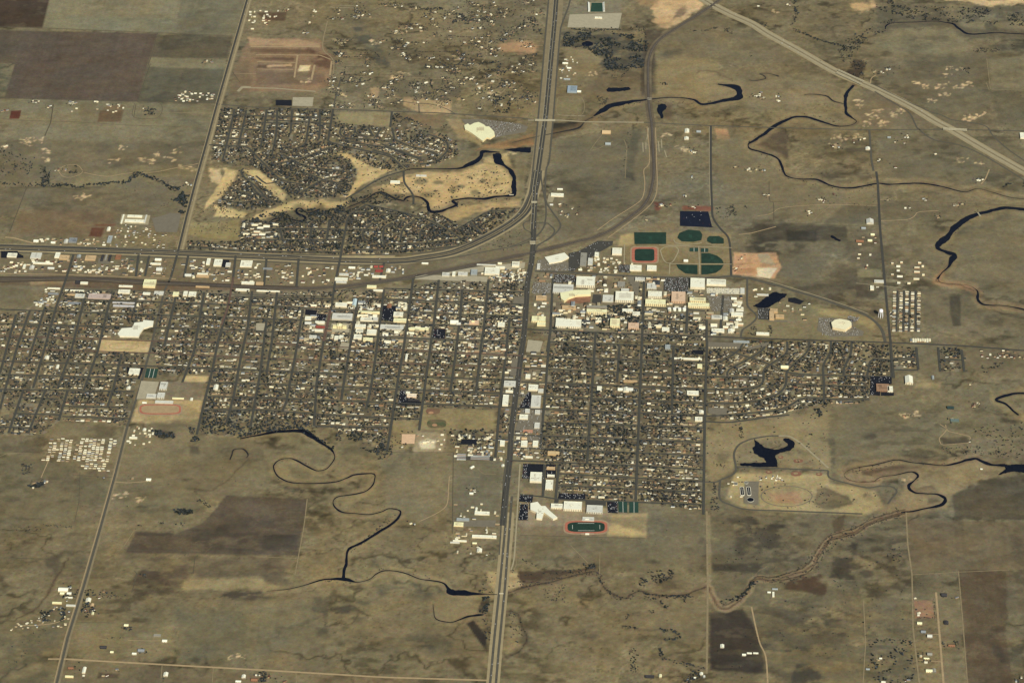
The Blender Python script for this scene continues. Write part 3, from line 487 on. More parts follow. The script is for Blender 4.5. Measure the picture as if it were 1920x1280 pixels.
# faint cattle tracks, fence lines and drainage lines in the grass
for k in range(95):
    x, y = rng.uniform(0, 1920), rng.uniform(0, 1280)
    g_ = P(x, y)
    if test(RES, g_[0], g_[1]) or (540 < y < 860 and 200 < x < 1400): continue
    a = rng.uniform(0, 6.28); p_ = [(x, y)]; straight = k % 3 == 0
    if straight: a = 0.035 if k % 2 else 1.57+.18*(1-x/1400)
    for q in range(rng.integers(5, 14) if not straight else 4):
        if not straight: a += rng.normal(0, .5)
        st_ = rng.uniform(6, 13) if not straight else rng.uniform(15, 45)
        p_.append((p_[-1][0]+math.cos(a)*st_, p_[-1][1]+math.sin(a)*st_*(.6 if not straight else 1)))
    c_ = [(82, 76, 60), (142, 126, 94), (90, 82, 64), (150, 134, 100)][int(rng.integers(4))]
    region(' '.join('%.1f,%.1f' % tuple(q) for q in (smooth(p_, 3) if not straight else p_)), c_, 1.1, 1 if straight else 2.5, rng.uniform(.3, .6), line=.25)
# dry banks beside the streams are laid with the rivers below
def bank(s, half, c, k=.8, wp=3, fe=3):
    p = smooth(pts(s), 4); region(' '.join('%.1f,%.1f' % (a, b) for a, b in p), c, fe, wp, k, line=half)
# ================================================================ WATER
m_water = mat('still_dark_water', (9, 14, 26), rough=.12, amp=.3, scale=.01, spec=.3)
m_ditch = mat('narrow_muddy_water', (36, 34, 34), rough=.4, amp=.2, scale=.02)
m_mud = mat('creek_bed', (108, 90, 68), amp=.25, scale=.03, second=(76, 60, 46), sscale=.012)
m_scrub = mat('dark_bank_scrub', (60, 54, 46), amp=.3, scale=.05, second=(42, 40, 38), sscale=.02)
RIV = [  # name, line, breadth per point (plan pixels), bank colour, bank half width
 ('north lake stream', "1346,158 1372,162 1384,168 1385,182 1353,190 1318,196 1300,187 1260,183 1215,187 1178,192 1146,199 1130,207 1114,218", [2, 9, 11, 11, 6, 6, 3, 2.2, 3, 8, 9, 8, 3], (140, 118, 80), 8),
 ('marsh stream', "1112,220 1098,227 1085,240 1060,246 1030,252 1000,258 960,268", [2, 1, 3, 2, 1.5, 1, 1], (110, 90, 62), 6),
 ('golf course stream', "937,286 922,285 905,285 900,296 881,308 860,316 817,317 772,317 754,322", [3, 4, 7, 7, 7, 3, 1.8, 1.6, 1], (120, 105, 74), 5),
 ('golf course canal', "932,290 932,300 945,310 955,318 963,330 963,350 962,365 945,368 930,369 905,373 878,372 860,374 848,377 857,384 840,391 825,397 808,397 803,388 801,380 790,371 775,368 763,370 757,377", [12, 14, 5, 6, 8, 9, 10, 4, 5, 5, 4, 3, 4, 5, 4, 6, 6, 6, 5, 3, 2, 4, 2], (150, 128, 88), 7),
 ('golf tail creek', "757,377 740,372 719,361 705,362 690,372 670,382 650,390", [2, 3, 3, 3, 2, 2, 1.5], (80, 72, 56), 7),
 ('oxbow creek', "600,392 585,398 573,398 564,391 556,393 558,400 570,406 572,411 560,414 535,409 515,411 502,419", [2, 2, 2, 3, 4, 4, 4, 3, 2, 2, 2, 1], (76, 70, 56), 7),
 ('canyon creek', "1930,65 1870,62 1818,64 1797,53 1787,45 1770,42 1752,40 1715,42 1675,43 1662,48 1660,55", [2, 2.5, 3.5, 4, 3, 2, 2, 1.5, 2, 2.5, 1.5], (84, 76, 60), 7),
 ('meander river', "1601,160 1590,172 1586,180 1585,196 1587,212 1596,220 1606,228 1595,235 1571,237 1545,230 1518,221 1500,219 1484,221 1464,230 1450,238 1435,250 1412,265 1403,272 1408,280 1430,286 1458,297 1468,318 1475,330 1497,336 1531,337 1558,348 1587,353 1615,350 1646,344 1667,346 1725,344 1765,350 1808,360 1832,354 1858,360 1893,370 1930,374",
  [5, 6, 7, 6, 6, 3, 1.5, 1, 3, 4.5, 4, 4, 4, 5, 6, 4, 4, 2, 3, 3, 4, 5, 3, 2, 3.5, 3, 3, 3, 3, 3, 3, 2.5, 1.5, 1, 1, 1, 1], (140, 121, 84), 8),
 ('side branch', "1508,178 1525,177 1550,181 1563,190 1582,195", [1, 1.5, 2.5, 2, 1.2], (130, 112, 78), 5),
 ('small meander', "1405,150 1415,152 1435,148 1432,142 1424,139 1440,138 1456,142 1460,144", [1, 1.2, 1.5, 1.5, 1.2, 1, 2, 3], (120, 104, 74), 5),
 ('east river', "1935,396 1905,391 1880,390 1850,398 1834,401 1815,409 1800,418 1786,430 1779,442 1768,452 1757,462 1762,468 1775,472 1789,478 1784,488 1779,500 1766,512 1758,523", [6, 6, 6, 5, 5, 7, 9, 9, 9, 10, 7, 6, 7, 9, 8, 3, 1.5, 3], (128, 112, 78), 10),
 ('east creek', "1758,523 1765,530 1790,533 1815,535 1830,543 1834,550 1834,562 1846,571 1879,573 1900,576 1930,583", [1, .5, .4, .4, 1, 4, 5, 3, 1.5, 2, 3.5], (148, 122, 84), 6),
 ('far east bend', "1935,738 1905,738 1880,743 1868,750 1885,757 1900,770 1910,778", [4, 4, 4, 5, 3, 3, 3], (136, 118, 82), 8),
 ('south east river', "1885,872 1858,871 1840,864 1829,859 1812,862 1802,866 1776,872 1760,872 1735,869 1712,867 1683,862 1660,866 1640,871 1610,876 1590,882 1583,892 1600,902 1635,903 1651,894 1680,890 1709,884 1721,891 1715,900 1704,912 1715,923 1735,925 1757,926 1772,934 1768,944 1755,949 1735,953 1712,958 1690,960", [5, 4, 4.5, 4, 4, 3, 2.5, 1.5, 2, 1.5, 1.8, 1.5, 1.8, .8, .4, .4, .4, .4, .8, 1.2, 2, 4, 1.5, 5, 3, 2, 2.5, 5, 4.5, 4, 2, 2.5, 2], (138, 118, 86), 7),
 ('town river', "450,822 480,816 505,812 530,808 560,807 580,814 600,829 620,841 627,852 626,862 613,878 600,882 590,881 570,871 558,864 544,859 527,861 516,868 513,877 522,893 546,904 590,906 629,903 650,896 668,889 700,888 702,900 698,910 685,921 660,927 631,932 625,945 639,959 665,962 692,964 715,959 730,953 750,957 748,968 735,982 715,994 700,1004 675,1018 654,1029 650,1045 650,1057 645,1070 644,1085",
  [2, 3, 4, 5, 6, 7, 4, 4, 1.5, 1.5, 1.5, 1.2, 1.6, 2, 2, 1.2, 1.2, 2, 2, 2.2, 1.8, 1.6, 1.8, 1.6, 3, 1.8, 1.8, 1.6, 1.6, 1.8, 1.6, 1.8, 2, 1.6, 1.6, 1.4, 1.6, 1.8, 3.5, 3.2, 3.4, 3.4, 3.4, 3, 4, 4.5, 5, 6], (140, 121, 82), 6),
 ('south creek', "500,1108 540,1104 570,1097 586,1092 602,1087 618,1085 645,1085 668,1091 692,1086 705,1076 719,1070 740,1070 762,1075 788,1085 828,1091 839,1101 844,1108 860,1111 879,1113 905,1113 932,1114", [.4, .8, 1, 1.6, 2, 2.6, 6, 1.4, 1, 1.2, 1.4, 1.4, 1.4, 1.2, 2, 3, 8, 9, 8, 2, 1.5], (146, 126, 86), 6),
 ('ditch pond', "812,1132 813,1142 818,1160 844,1166 862,1161 878,1155 892,1153 905,1152", [.5, .8, 1, 1.5, 1.8, 3, 3.5, 2], (140, 122, 84), 5),
 ('loop ditch', "431,862 435,852 438,843 448,841 457,842 465,852 462,858", [2, 2, 1.5, 1, 1.6, 2.5, 1], (112, 98, 72), 4),
 ('dry loop', "460,1132 0,0", [1, 1], None, 0),
]
for nm, ln, wd, bc, bw in RIV:
    if bc is None: continue
    bank(ln, bw+2, bc, .55, 3, 4); bank(ln, bw*.45, (94, 82, 62), .5, 3, 2)
    ribbon('river', ln, 0, m_water if max(wd) > 3 else m_ditch, .5, True, .6, 8, block=1, pxw=np.array(wd)*.85, label='dark water of the '+nm)
# muddy and dry courses
DRY = [("1700,959 1670,966 1640,974 1606,996 1580,1003 1561,1009 1542,1027 1530,1046 1518,1060 1486,1078 1446,1086 1417,1086 1401,1110 1380,1131 1358,1142 1342,1131 1332,1105 1322,1100", 5.5, (138, 118, 86), (112, 88, 64)),
       ("1322,1100 1300,1108 1279,1115 1252,1116 1225,1114 1199,1106 1185,1112 1172,1120 1155,1118 1140,1110 1128,1092 1119,1073 1079,1077 1040,1088 1013,1094 985,1100 960,1107 950,1110", 3.4, (108, 92, 68), (70, 58, 46)),
       ("1583,892 1600,902 1635,903 1651,899", 3, (138, 118, 86), (120, 94, 66)), ("1766,512 1756,524 1765,532 1800,534 1828,545", 4, (150, 118, 82), (128, 100, 70)),
       ("465,860 440,885 430,900 410,911 393,919 355,917", 1.2, (104, 92, 68), (80, 68, 52)), ("360,917 372,925 383,936", .6, (110, 96, 70), (80, 68, 52)), ("130,1045 118,1062 105,1085 98,1100 70,1140 50,1150", 1.6, (96, 80, 58), (68, 56, 44)),
       ("953,1145 970,1155 982,1180 987,1198 975,1220 958,1228", 3, (100, 88, 64), (70, 60, 48)), ("1197,1116 1215,1124 1235,1130 1248,1140", .8, (100, 90, 68), (76, 68, 54)), ("1175,1160 1180,1150 1200,1146", 1, (104, 92, 68), (80, 70, 54)), ("1170,1174 1195,1178 1210,1181 1240,1180 1265,1185 1275,1196 1242,1200 1237,1220 1245,1232 1280,1244 1325,1254", .8, (104, 92, 68), (78, 70, 56)),
       ("1306,139 1315,133 1340,135 1360,145 1375,147", .8, (110, 92, 66), (84, 72, 54)), ("20,352 60,352 105,352 145,356 190,350", 1, (92, 84, 64), (70, 64, 52)), ("75,310 90,330 92,345", 2, (84, 78, 60), (60, 56, 46)), ("1409,1196 1320,1195", .01, (100, 90, 68), (90, 80, 60))]
for ln, wpx, bc, c in DRY:
    if wpx < .1: continue
    bank(ln, wpx*1.2+1, bc, .75, 3.9, 2); bank(ln, wpx*.4, c, .8, 3.6, 1)
    if wpx > 2: bank(ln, wpx*.15, (52, 46, 40), .7, 3.9, .9)
bank("1700,962 1640,978 1606,1000 1561,1012 1545,1030 1520,1066 1488,1083 1446,1090", 1.2, (58, 48, 40), .9, 3, 1.2)
bank("1695,955 1640,969 1604,991 1559,1003 1540,1020 1514,1054 1484,1073 1446,1081 1418,1082 1396,1106 1378,1126 1356,1136", 1.2, (62, 52, 42), .9, 3, 1.2)
def pond(s, label, curve=True):
    p = pts(s)
    if curve: p = smooth(np.vstack([p, p[:1]]), 5)[:-1]
    p = resample(np.vstack([p, p[:1]]), 1.6)[:-1]; k_ = np.arange(len(p)); p = p+np.c_[fbm(k_/2.2, k_*0+len(s), 5, 3)-.5, fbm(k_/2.2, k_*0+len(s), 8, 3)-.5]*[3.2, 2.0]
    g = P(p[:, 0], p[:, 1])
    mark_poly(BLK, g)
    region(' '.join('%.1f,%.1f' % tuple(q) for q in p), (104, 88, 62), 4, 2, .6)
    sheet('pond', p, .55+.05*(len(s) % 5), m_water, label)
pond("1412,574 1425,566 1449,548 1464,550 1476,553 1452,570 1438,577 1424,577", 'dark pond tapering west beside the campus ring road')
pond("1414,823 1420,828 1436,839 1453,843 1464,841 1477,836 1478,832 1468,825 1470,821 1480,821 1490,829 1489,838 1480,845 1462,849 1453,853 1457,866 1458,875 1420,875 1388,873 1388,868 1420,867 1437,867 1433,860 1414,850 1411,840 1416,834", 'star shaped dark park lake', False)
pond("1883,871 1930,871 1930,886 1900,884 1872,890 1884,880", 'dark reservoir at the right edge of the river')
pond("1137,169 1142,165 1160,165 1178,164 1182,168 1170,171 1145,173 1138,172", 'long dark pond beside the river woods')
pond("1234,197 1245,195 1250,203 1243,210 1243,221 1239,222 1236,214 1232,208", 'dark pond right of the railway')
pond("1092,80 1100,78 1110,79 1112,84 1104,87 1092,86", 'small dark pond in the woods by the freeway')
pond("946,281 960,279 978,277 995,276 995,287 970,285 960,284", 'dark wedge of water beside the freeway frontage road', False)
pond("924,289 938,288 940,300 933,306 926,299", 'square dark golf pond')
pond("372,1029 378,1026 384,1030 376,1033", 'tiny stock pond') if False else None
pond("1556,444 1560,442 1575,450 1575,453 1568,451", 'slit shaped dark pond in burned pasture')
pond("315,365 330,357 345,360 345,376 320,378", 'dark wooded pond beside the west road') if False else None

# ================================================================ ROADS
m_asp = mat('worn_asphalt', (82, 78, 67), amp=.12, scale=.06, rough=.85)
m_dark = mat('dark_asphalt', (66, 64, 58), amp=.12, scale=.05, rough=.8)
m_black = mat('fresh_black_asphalt', (24, 26, 34), amp=.2, scale=.05, rough=.7)
m_conc = mat('pale_concrete_road', (152, 140, 110), amp=.1, scale=.05)
m_verge = mat('mown_verge', (128, 114, 84), amp=.15, scale=.03)
m_verge2 = mat('pale_verge', (150, 134, 98), amp=.15, scale=.03)
m_dirt = mat('dirt_road', (160, 136, 98), amp=.15, scale=.05)
m_bal = mat('rail_ballast', (70, 60, 50), amp=.2, scale=.05)
m_brick = mat('red_brick_street', (98, 76, 64), amp=.2, scale=.06)
m_line = mat('hedge_line_soil', (82, 74, 58), amp=.3, scale=.05)
m_lot = mat('grey_parking_asphalt', (112, 104, 88), amp=.12, scale=.05)
m_lot2 = mat('pale_parking_concrete', (160, 150, 124), amp=.12, scale=.05)
m_track = mat('faint_track', (134, 118, 86), amp=.2, scale=.05)

# long country roads
WR = "468,-12 465,0 438,94 410,191 390,265 369,340 352,405 336,471"
ribbon('road', WR, 34, m_verge, .3, block=1, offs=5); ribbon('road', WR, 10, m_dark, .75, offs=-5, label='dark two lane road running north along the west side')
ribbon('road', WR, 8, m_verge2, .75, offs=13); ribbon('road', WR, 3, m_verge2, .75, offs=-12)
ribbon('road', "336,471 332,478 321,519 308,546 295,600 282,655 262,728 239,799 215,893 191,980 157,1099 127,1195 104,1290", 10, m_asp, .8, block=12, label='straight road from the highway down the west side')
ribbon('road', "239,799 215,893 191,980 157,1099 127,1195 104,1290", 26, m_verge, .3, block=1)
ribbon('road', "235,812 187,980 152,1099 122,1195 99,1290", 3, m_dirt, .6)
ribbon('road', "90,1235 122,1235 300,1245 500,1256 719,1269 915,1275", 9, m_dirt, .5, label='pale dirt road along the south')
HW = "-20,463 0,464 160,469 332,475 500,482 639,488 745,489 790,484 839,476 872,465 905,450 930,437 958,420 979,403 990,388 997,370 1002,354 1009,320"
ribbon('highway', HW, 62, m_verge2, .3, True, block=1); ribbon('highway', HW, 13, m_dark, .8, True, offs=14, label='north lanes of the curving divided highway'); ribbon('highway', HW, 13, m_dark, .8, True, offs=-14, label='south lanes of the curving divided highway')
ribbon('highway', HW, 9, m_line, .6, True, offs=0)
ribbon('road', "-20,458 0,459 332,469 480,477 634,479 772,476 845,465 878,455 920,436 958,413 975,397 988,375 996,345 1010,212 1024,53 1030,-12", 8, m_asp, .8, True, block=8, label='frontage road west of the freeway')
ribbon('road', "-20,472 0,473 332,484 480,490 640,497 745,494 838,485 920,470 979,458 1008,442 1024,418", 7, m_asp, .8, True, block=8)
FW = "1009,320 1016,270 1024,212 1032,125 1040,40 1044,-14"
ribbon('freeway', "1000,354 "+FW, 75, m_verge, .3, block=1)
FW2 = "1000,430 1002,400 1004,354 "+FW
ribbon('freeway', FW2, 24, m_asp, .8, label='divided freeway running north to the top edge'); ribbon('freeway', FW2, 8, m_dark, 1.2, offs=6); ribbon('freeway', FW2, 8, m_dark, 1.2, offs=-6)
ribbon('freeway', FW2, 2, m_conc, 1.7, offs=0); ribbon('freeway', FW2, 2.5, m_conc, 1.7, offs=14)
ribbon('road', "1072,-12 1066,13 1054,45 1050,66 1043,150 1037,226 1030,300 1024,320 1023,373 1034,395 1050,418 1048,431 1030,448 1008,461 1003,475", 8, m_asp, .8, True, block=8, label='frontage road east of the freeway')
ribbon('road', "1014,320 1016,345 1022,375 1024,400 1020,425 1008,440 985,452 960,462", 7, m_asp, .9, True, block=6)
ribbon('road', "981,421 984,417 994,415 1008,418 1024,418 1034,425 1040,432 1036,441 1022,452 1005,461", 7, m_asp, .95, True, block=6, label='loop ramp of the interchange')
ribbon('road', "981,421 984,430 995,436 998,445", 6, m_asp, .95, True)
MAIN = "1001,420 1000,457 997,490 989,532 985,600 981,640 977,664 966,750 958,815 956,860 948,930 942,985"
ribbon('avenue', MAIN, 25, m_asp, .9, block=14, label='wide main avenue through the town')
ribbon('avenue', MAIN, 9, m_dark, 1.3, offs=6); ribbon('avenue', MAIN, 9, m_dark, 1.3, offs=-6)
ribbon('highway', "952,960 951,993 941,1099 930,1212 923,1295", 52, m_verge2, .3, block=1)
ribbon('highway', "952,930 947,993 937,1099 926,1205 918,1292", 9.5, m_asp, .8, label='southbound lanes leaving the town'); ribbon('highway', "960,930 956,980 947,1099 935,1220 929,1292", 9.5, m_asp, .8, label='northbound lanes entering the town')
ribbon('road', "975,870 971,940 966,1020 963,1052 958,1068", 6, m_conc, .8, True, block=8); ribbon('road', "949,860 944,900 939,1000 936,1040", 5, m_asp, .9)
DH = "1305,-10 1330,6 1370,27 1410,45 1440,64 1500,97 1569,136 1619,157 1665,178 1712,202 1755,228 1787,245 1850,282 1935,330"
ribbon('highway', DH, 58, m_verge2, .3, True, block=1); ribbon('highway', DH, 13, m_conc, .8, True, offs=13, label='diagonal divided highway, far lanes'); ribbon('highway', DH, 13, m_conc, .8, True, offs=-13, label='diagonal divided highway, near lanes')
ribbon('highway', DH, 3, m_asp, 1.0, True, offs=0)
ribbon('road', "1632,157 1634,147 1643,141", 5, m_dirt, .6, True); ribbon('road', "1632,157 1645,162 1690,185 1740,208 1765,216 1785,225 1820,230 1850,238 1862,255 1890,280 1930,308", 7, m_asp, .7, True, block=6)
ribbon('road', "1640,172 1680,196 1705,212 1716,233 1722,242 1750,262 1790,270 1815,278 1850,295 1900,325 1930,345", 7, m_asp, .7, True, block=6)
ribbon('road', "1849,155 1855,170", 3, m_track, .5)
# railway
RW = "1352,-2 1327,16 1280,46 1244,69 1228,85 1218,105 1215,130 1216,186 1219,215 1222,234 1224,280 1226,320 1223,345 1217,368 1206,386 1190,400 1146,431 1110,446 1087,452 1030,466 960,482 890,496 812,511 765,520 719,527 675,533 629,538 560,541 480,539 400,535 292,530 200,525 133,522 60,523 -20,524"
ribbon('railway', RW, 36, mat('railway_verge', (92, 80, 62), amp=.2, scale=.03, second=(108, 96, 72), sscale=.008), .3, True, block=1)
ribbon('railway', RW, 13, m_bal, .8, True, label='double track railway curving round the town')
ribbon('railway', RW, 1.6, mat('steel_rails', (120, 112, 104), rough=.4, amp=.05), 1.3, True, offs=2.5); ribbon('railway', RW, 1.6, M((104, 98, 92), 'rail'), 1.3, True, offs=-2.5)
ribbon('railway', "560,538 440,534 292,527 200,522 60,520 -20,520", 11, m_bal, .9, True); ribbon('railway', "500,543 440,539 292,534 200,529 133,526 -20,529", 9, m_bal, .9, True, block=10)
ribbon('road', "1213,238 1216,260 1218,300 1214,312 1207,320 1209,345 1204,372 1185,388 1150,410 1120,432", 4, m_dirt, .8, True)
ribbon('road', "1229,240 1231,300 1232,350 1226,375 1208,395 1165,428 1140,446", 4, m_dirt, .8, True)
for q in ["1205,268 1206,285", "1211,268 1211,280", "1234,265 1236,285", "1240,262 1241,278", "1246,282 1250,295", "1216,240 1213,262"]: ribbon('path', q, 5, m_conc, .7)
ribbon('road', "980,486 890,500 812,515 765,524 719,530 640,545", 9, m_asp, .9, True)
ribbon('road', "0,513 120,515 260,520 330,523", 5, m_dirt, .6); ribbon('road', "120,542 250,545 300,548 440,552 600,556", 7, m_asp, .7, True, block=6)
# east-west cross roads
ribbon('road', "-20,183 0,184 200,189 406,194", 5, m_line, .5); ribbon('road', "-20,49 82,53 295,62 436,68", 4, m_line, .5)
ribbon('road', "410,196 480,202 640,206 820,212 980,222 1002,226", 8, m_asp, .6, block=8); ribbon('road', "990,226 1050,226 1098,229 1207,230", 10, m_conc, .9, block=8, label='pale road over the freeway'); ribbon('road', "1207,230 1332,236 1460,240 1630,244 1770,243 1930,246", 7, m_asp, .6, block=6, label='east west road across the upper pastures')
ribbon('road', "1333,236 1333,320 1335,385 1337,408 1350,428 1366,447 1370,480 1371,517", 10, m_dark, .7, True, block=8, label='road curving down to the campus fields'); ribbon('path', "1330,238 1330,330 1332,385", 3, m_conc, .6)
ribbon('road', "1630,244 1634,300 1638,321", 10, m_asp, .7, block=8); ribbon('road', "1643,322 1646,344 1650,426 1660,540 1668,625 1670,642 1672,705", 11, m_dark, .7, block=8, label='straight road past the apartments and trailer park')
ribbon('road', "1003,508 1100,513 1208,519 1324,521 1371,518 1401,521 1420,526 1460,536 1494,547 1540,560 1569,571 1605,583 1627,593 1645,607 1655,622 1660,642", 14, m_asp, .75, True, block=10, label='campus ring road sweeping round to the east')
ribbon('road', "1390,520 1420,523 1494,545 1569,569 1627,590", 4, m_conc, 1.0, True, offs=8)
ribbon('road', "1401,521 1401,545 1401,570 1407,580 1418,590 1417,599 1405,610 1392,619 1389,633", 9, m_asp, .8, True, block=8)
ribbon('road', "985,617 1040,620 1150,625 1327,631 1460,636 1660,642 1800,648 1930,658", 10, m_dark, .72, block=8, label='long east west street on the south edge of the campus')
ribbon('road', "1030,-12 1027,0", 3, m_asp, .6)
ribbon('road', "1325,958 1327,1099 1325,1262", 8, m_track, .5); ribbon('road', "1409,1137 1417,1175 1425,1206 1436,1232 1440,1290", 6, m_dirt, .5, True); ribbon('road', "1699,960 1702,1020 1710,1076 1712,1179 1725,1292", 6, m_track, .5, block=6)
ribbon('road', "1755,1110 1763,1206 1770,1292", 8, m_dirt, .6, block=6, label='pale lane between the new houses'); ribbon('road', "1797,1070 1804,1150 1815,1292", 4, m_track, .5); ribbon('path', "1710,1077 1799,1072 1893,1068", 3, m_track, .5)
ribbon('path', "1619,1126 1623,1206 1618,1285", 4, m_track, .5)
ribbon('road', "1460,817 1480,818 1500,830 1525,852 1553,877", 9, m_conc, .6, True); ribbon('road', "1350,900 1379,884 1376,852 1385,834 1400,826 1412,822 1446,817 1481,818", 9, m_asp, .65, True, block=8, label='loop road round the park lake')
ribbon('road', "1350,900 1350,935 1370,946 1390,953 1420,956 1460,957 1540,960 1617,963", 9, m_asp, .65, True, block=8); ribbon('road', "1319,903 1343,904 1350,900", 9, m_asp, .7); ribbon('road', "1380,875 1460,878 1553,882", 9, m_asp, .7, block=8)
ribbon('road', "1553,882 1556,896 1590,906 1626,914 1650,911 1668,911 1680,917 1681,923 1672,934 1665,944", 8, m_asp, .7, True, block=8)
for c, rx, ry in [((1475, 930), 48, 19)]:
    a = np.linspace(0, 2*math.pi, 40); ribbon('path', np.c_[c[0]+rx*np.cos(a), c[1]+ry*np.sin(a)], 4, m_lot, .6)
# driveways and farm tracks
for q, wd, m in [("157,324 200,331 240,325 290,323 330,315 372,307", 4, m_dirt), ("110,322 118,331 132,333 150,327 155,322", 3, m_dirt), ("112,316 125,310 145,310 155,320", 3, m_dirt), ("300,211 398,213", 4, m_track), ("252,194 300,194 297,220 251,220 252,194", 2.5, m_line),
    ("10,445 25,446 62,456", 9, m_dirt), ("96,848 88,870 77,895", 4, m_dirt), ("215,903 240,905 275,902", 4, m_dirt), ("0,855 15,849 60,850", 3, m_track), ("140,978 148,940 150,885", 2.5, m_line), ("135,890 215,895", 2.5, m_line),
    ("850,892 843,893 841,915 838,945 822,960 785,978", 3.5, m_dirt), ("845,890 900,895", 2.5, m_track), ("895,878 905,888 930,889", 3, m_track), ("576,935 570,985 560,1040 553,1078", 4, m_track), ("480,1043 556,1046", 3, m_track), ("232,1030 350,1034 480,1040", 3, m_line),
    ("250,996 232,1024", 3, m_track), ("722,846 742,848 850,848", 3, m_line), ("850,848 848,1000", 3, m_line), ("1070,1022 1103,1056", 3, m_track), ("1125,1035 1124,1075", 3, m_track), ("975,1003 1210,1009", 3, m_line), ("965,1003 968,1060 962,1070", 3, m_track),
    ("1420,405 1445,401 1465,390 1520,385 1575,384 1643,386", 3, m_dirt), ("1652,414 1700,412 1715,405 1722,398 1760,395", 4, m_dirt), ("1560,385 1545,395 1520,418", 2.5, m_track), ("1442,340 1443,376 1450,380 1451,414", 3, m_line), ("1461,418 1650,426", 2, m_line),
    ("1645,377 1780,380 1920,386", 2.5, m_line), ("1388,215 1350,232", 3, m_track), ("1850,110 1857,168 1925,170", 3, m_track), ("1336,385 1470,378", 2.5, m_line), ("1335,349 1348,347", 3, m_track), ("1385,440 1410,437 1455,425", 5, m_dirt), ("1605,531 1690,540", 3, m_conc),
    ("1762,795 1775,803 1778,808 1820,818 1817,830 1765,834 1760,822 1770,812 1775,806 1773,796", 3.5, m_dirt), ("1855,318 1848,335 1840,345", 6, m_dirt), ("1610,650 1670,653", 2, m_line), ("1505,180 1600,204", .1, m_line), ("1100,950 1160,950", .1, m_line),
    ("1722,1237 1765,1240", 3, m_dirt), ("1735,1188 1762,1189", 2.5, m_dirt), ("240,1200 285,1201 312,1200", 2.5, m_dirt), ("183,1195 205,1200", 3, m_track), ("42,1172 60,1172 100,1168 122,1160", 4, m_dirt), ("304,1247 302,1270", 3, m_track), ("555,1261 556,1290", 3, m_track), ("400,1252 397,1290", 2.5, m_track),
    ("985,77 1020,78", 3, m_dirt), ("985,85 1010,101", .1, m_line), ("990,102 1018,102", 3, m_dirt), ("990,150 1012,147", 3, m_dirt), ("990,86 1018,86", 3, m_dirt), ("1045,216 1097,218", 4, m_conc), ("1046,183 1090,183 1091,215 1046,214 1046,183", 3, m_track),
    ("615,35 605,90 625,115 622,165", 6, m_track), ("625,145 720,143 850,150", 4, m_track), ("640,145 625,200", 7, m_asp), ("916,60 912,105 895,130", 7, m_track), ("895,130 930,145 950,160", 4, m_track), ("660,41 700,20 720,12", 3, m_line), ("925,215 935,180 955,160", 6, m_track),
    ("860,15 930,8 945,35 980,38 1020,30", 3, m_track), ("618,93 690,94 712,110 680,111 636,106 618,93", 3, m_line), ("780,98 850,98 860,105", 3, m_line), ("825,128 860,120 870,105", 4, m_line), ("762,100 785,113", 3, m_line), ("640,125 710,127", 4, m_line), ("757,186 800,187 840,192", 3, m_track), ("750,190 780,194 810,196 838,205 855,215", 5, m_asp), ("785,190 786,212", 5, m_asp),
    ("618,14 668,16", 4, m_conc), ("620,10 668,12", 3, m_conc), ("619,2 660,3", 3, m_conc), ("470,88 600,88", 9, m_dirt), ("480,103 600,104 620,112", 7, m_dirt), ("482,116 555,118", 6, m_dirt), ("482,130 550,131", 5, m_dirt), ("452,165 515,166 592,172", 9, m_conc), ("558,104 552,146", 9, m_dirt), ("590,122 584,150", 10, m_dirt), ("622,115 618,145", 9, m_dirt), ("446,172 455,163 470,164", 16, m_conc),
    ("438,138 480,139", 3, m_dirt), ("436,135 450,155", 3, m_line), ("100,196 95,230 84,255", 5, m_line), ("255,195 251,220", 3, m_line), ("282,120 258,190", 4, m_line), ("295,63 288,92 277,126", 4, m_line), ("0,222 40,226 140,229 240,235 340,238", 2.5, m_line), ("95,370 30,438", .1, m_line), ("50,352 18,435", 4, m_line),
    ("0,1045 110,1048", 4, m_line), ("145,1166 215,1167", 2, m_line), ("252,1070 257,1075 247,1110", 3, m_line), ("366,1042 362,1075", 3, m_line), ("960,100 1020,60", .1, m_line), ("1150,265 1120,280 1110,282", 3, m_track), ("1130,238 1130,250 1115,270 1107,282", 3, m_track), ("1172,335 1175,275 1170,262", 3, m_track), ("1290,325 1330,335", 2.5, m_track)]:
    if wd > 1: ribbon('road' if m is not m_line else 'path', q, wd, m, .45, len(q) < 60 and q.count(' ') > 2)
# ================================================================ TOWN STREETS
EWS = [  # run east-west: houses face these
 "0,580 298,591 500,598 545,600 760,607 985,615", "210,564 308,567 500,574 545,576 621,581 800,587 985,594", "0,607 300,615 500,620", "0,630 186,636 300,640 500,644 700,654 977,667", "480,621 660,629 810,636 985,641",
 "0,653 276,662 500,672 700,680 977,690", "0,677 268,686 500,695 700,704 975,713", "0,702 263,710", "385,717 500,720 700,728 970,739", "0,730 252,734", "385,743 500,746 730,755 968,764", "120,762 240,764", "380,768 500,769 600,777 730,784 791,786", "117,781 244,785", "590,799 733,801", "40,745 110,748", "25,775 115,778", "0,800 60,803",
 "660,559 820,565 985,571", "720,541 905,546 985,548", "440,556 630,561", "120,560 210,564",
 "1028,641 1323,652", "980,667 1321,680", "980,690 1324,706", "978,716 1324,730", "976,741 1324,756", "968,765 1319,779", "965,790 1319,802", "962,815 1319,829", "960,839 1318,854", "956,863 1194,873 1318,880", "1048,888 1319,903", "1046,910 1318,923", "976,927 1018,931 1048,936 1318,946", "1190,575 1322,583", "1190,600 1322,606"]
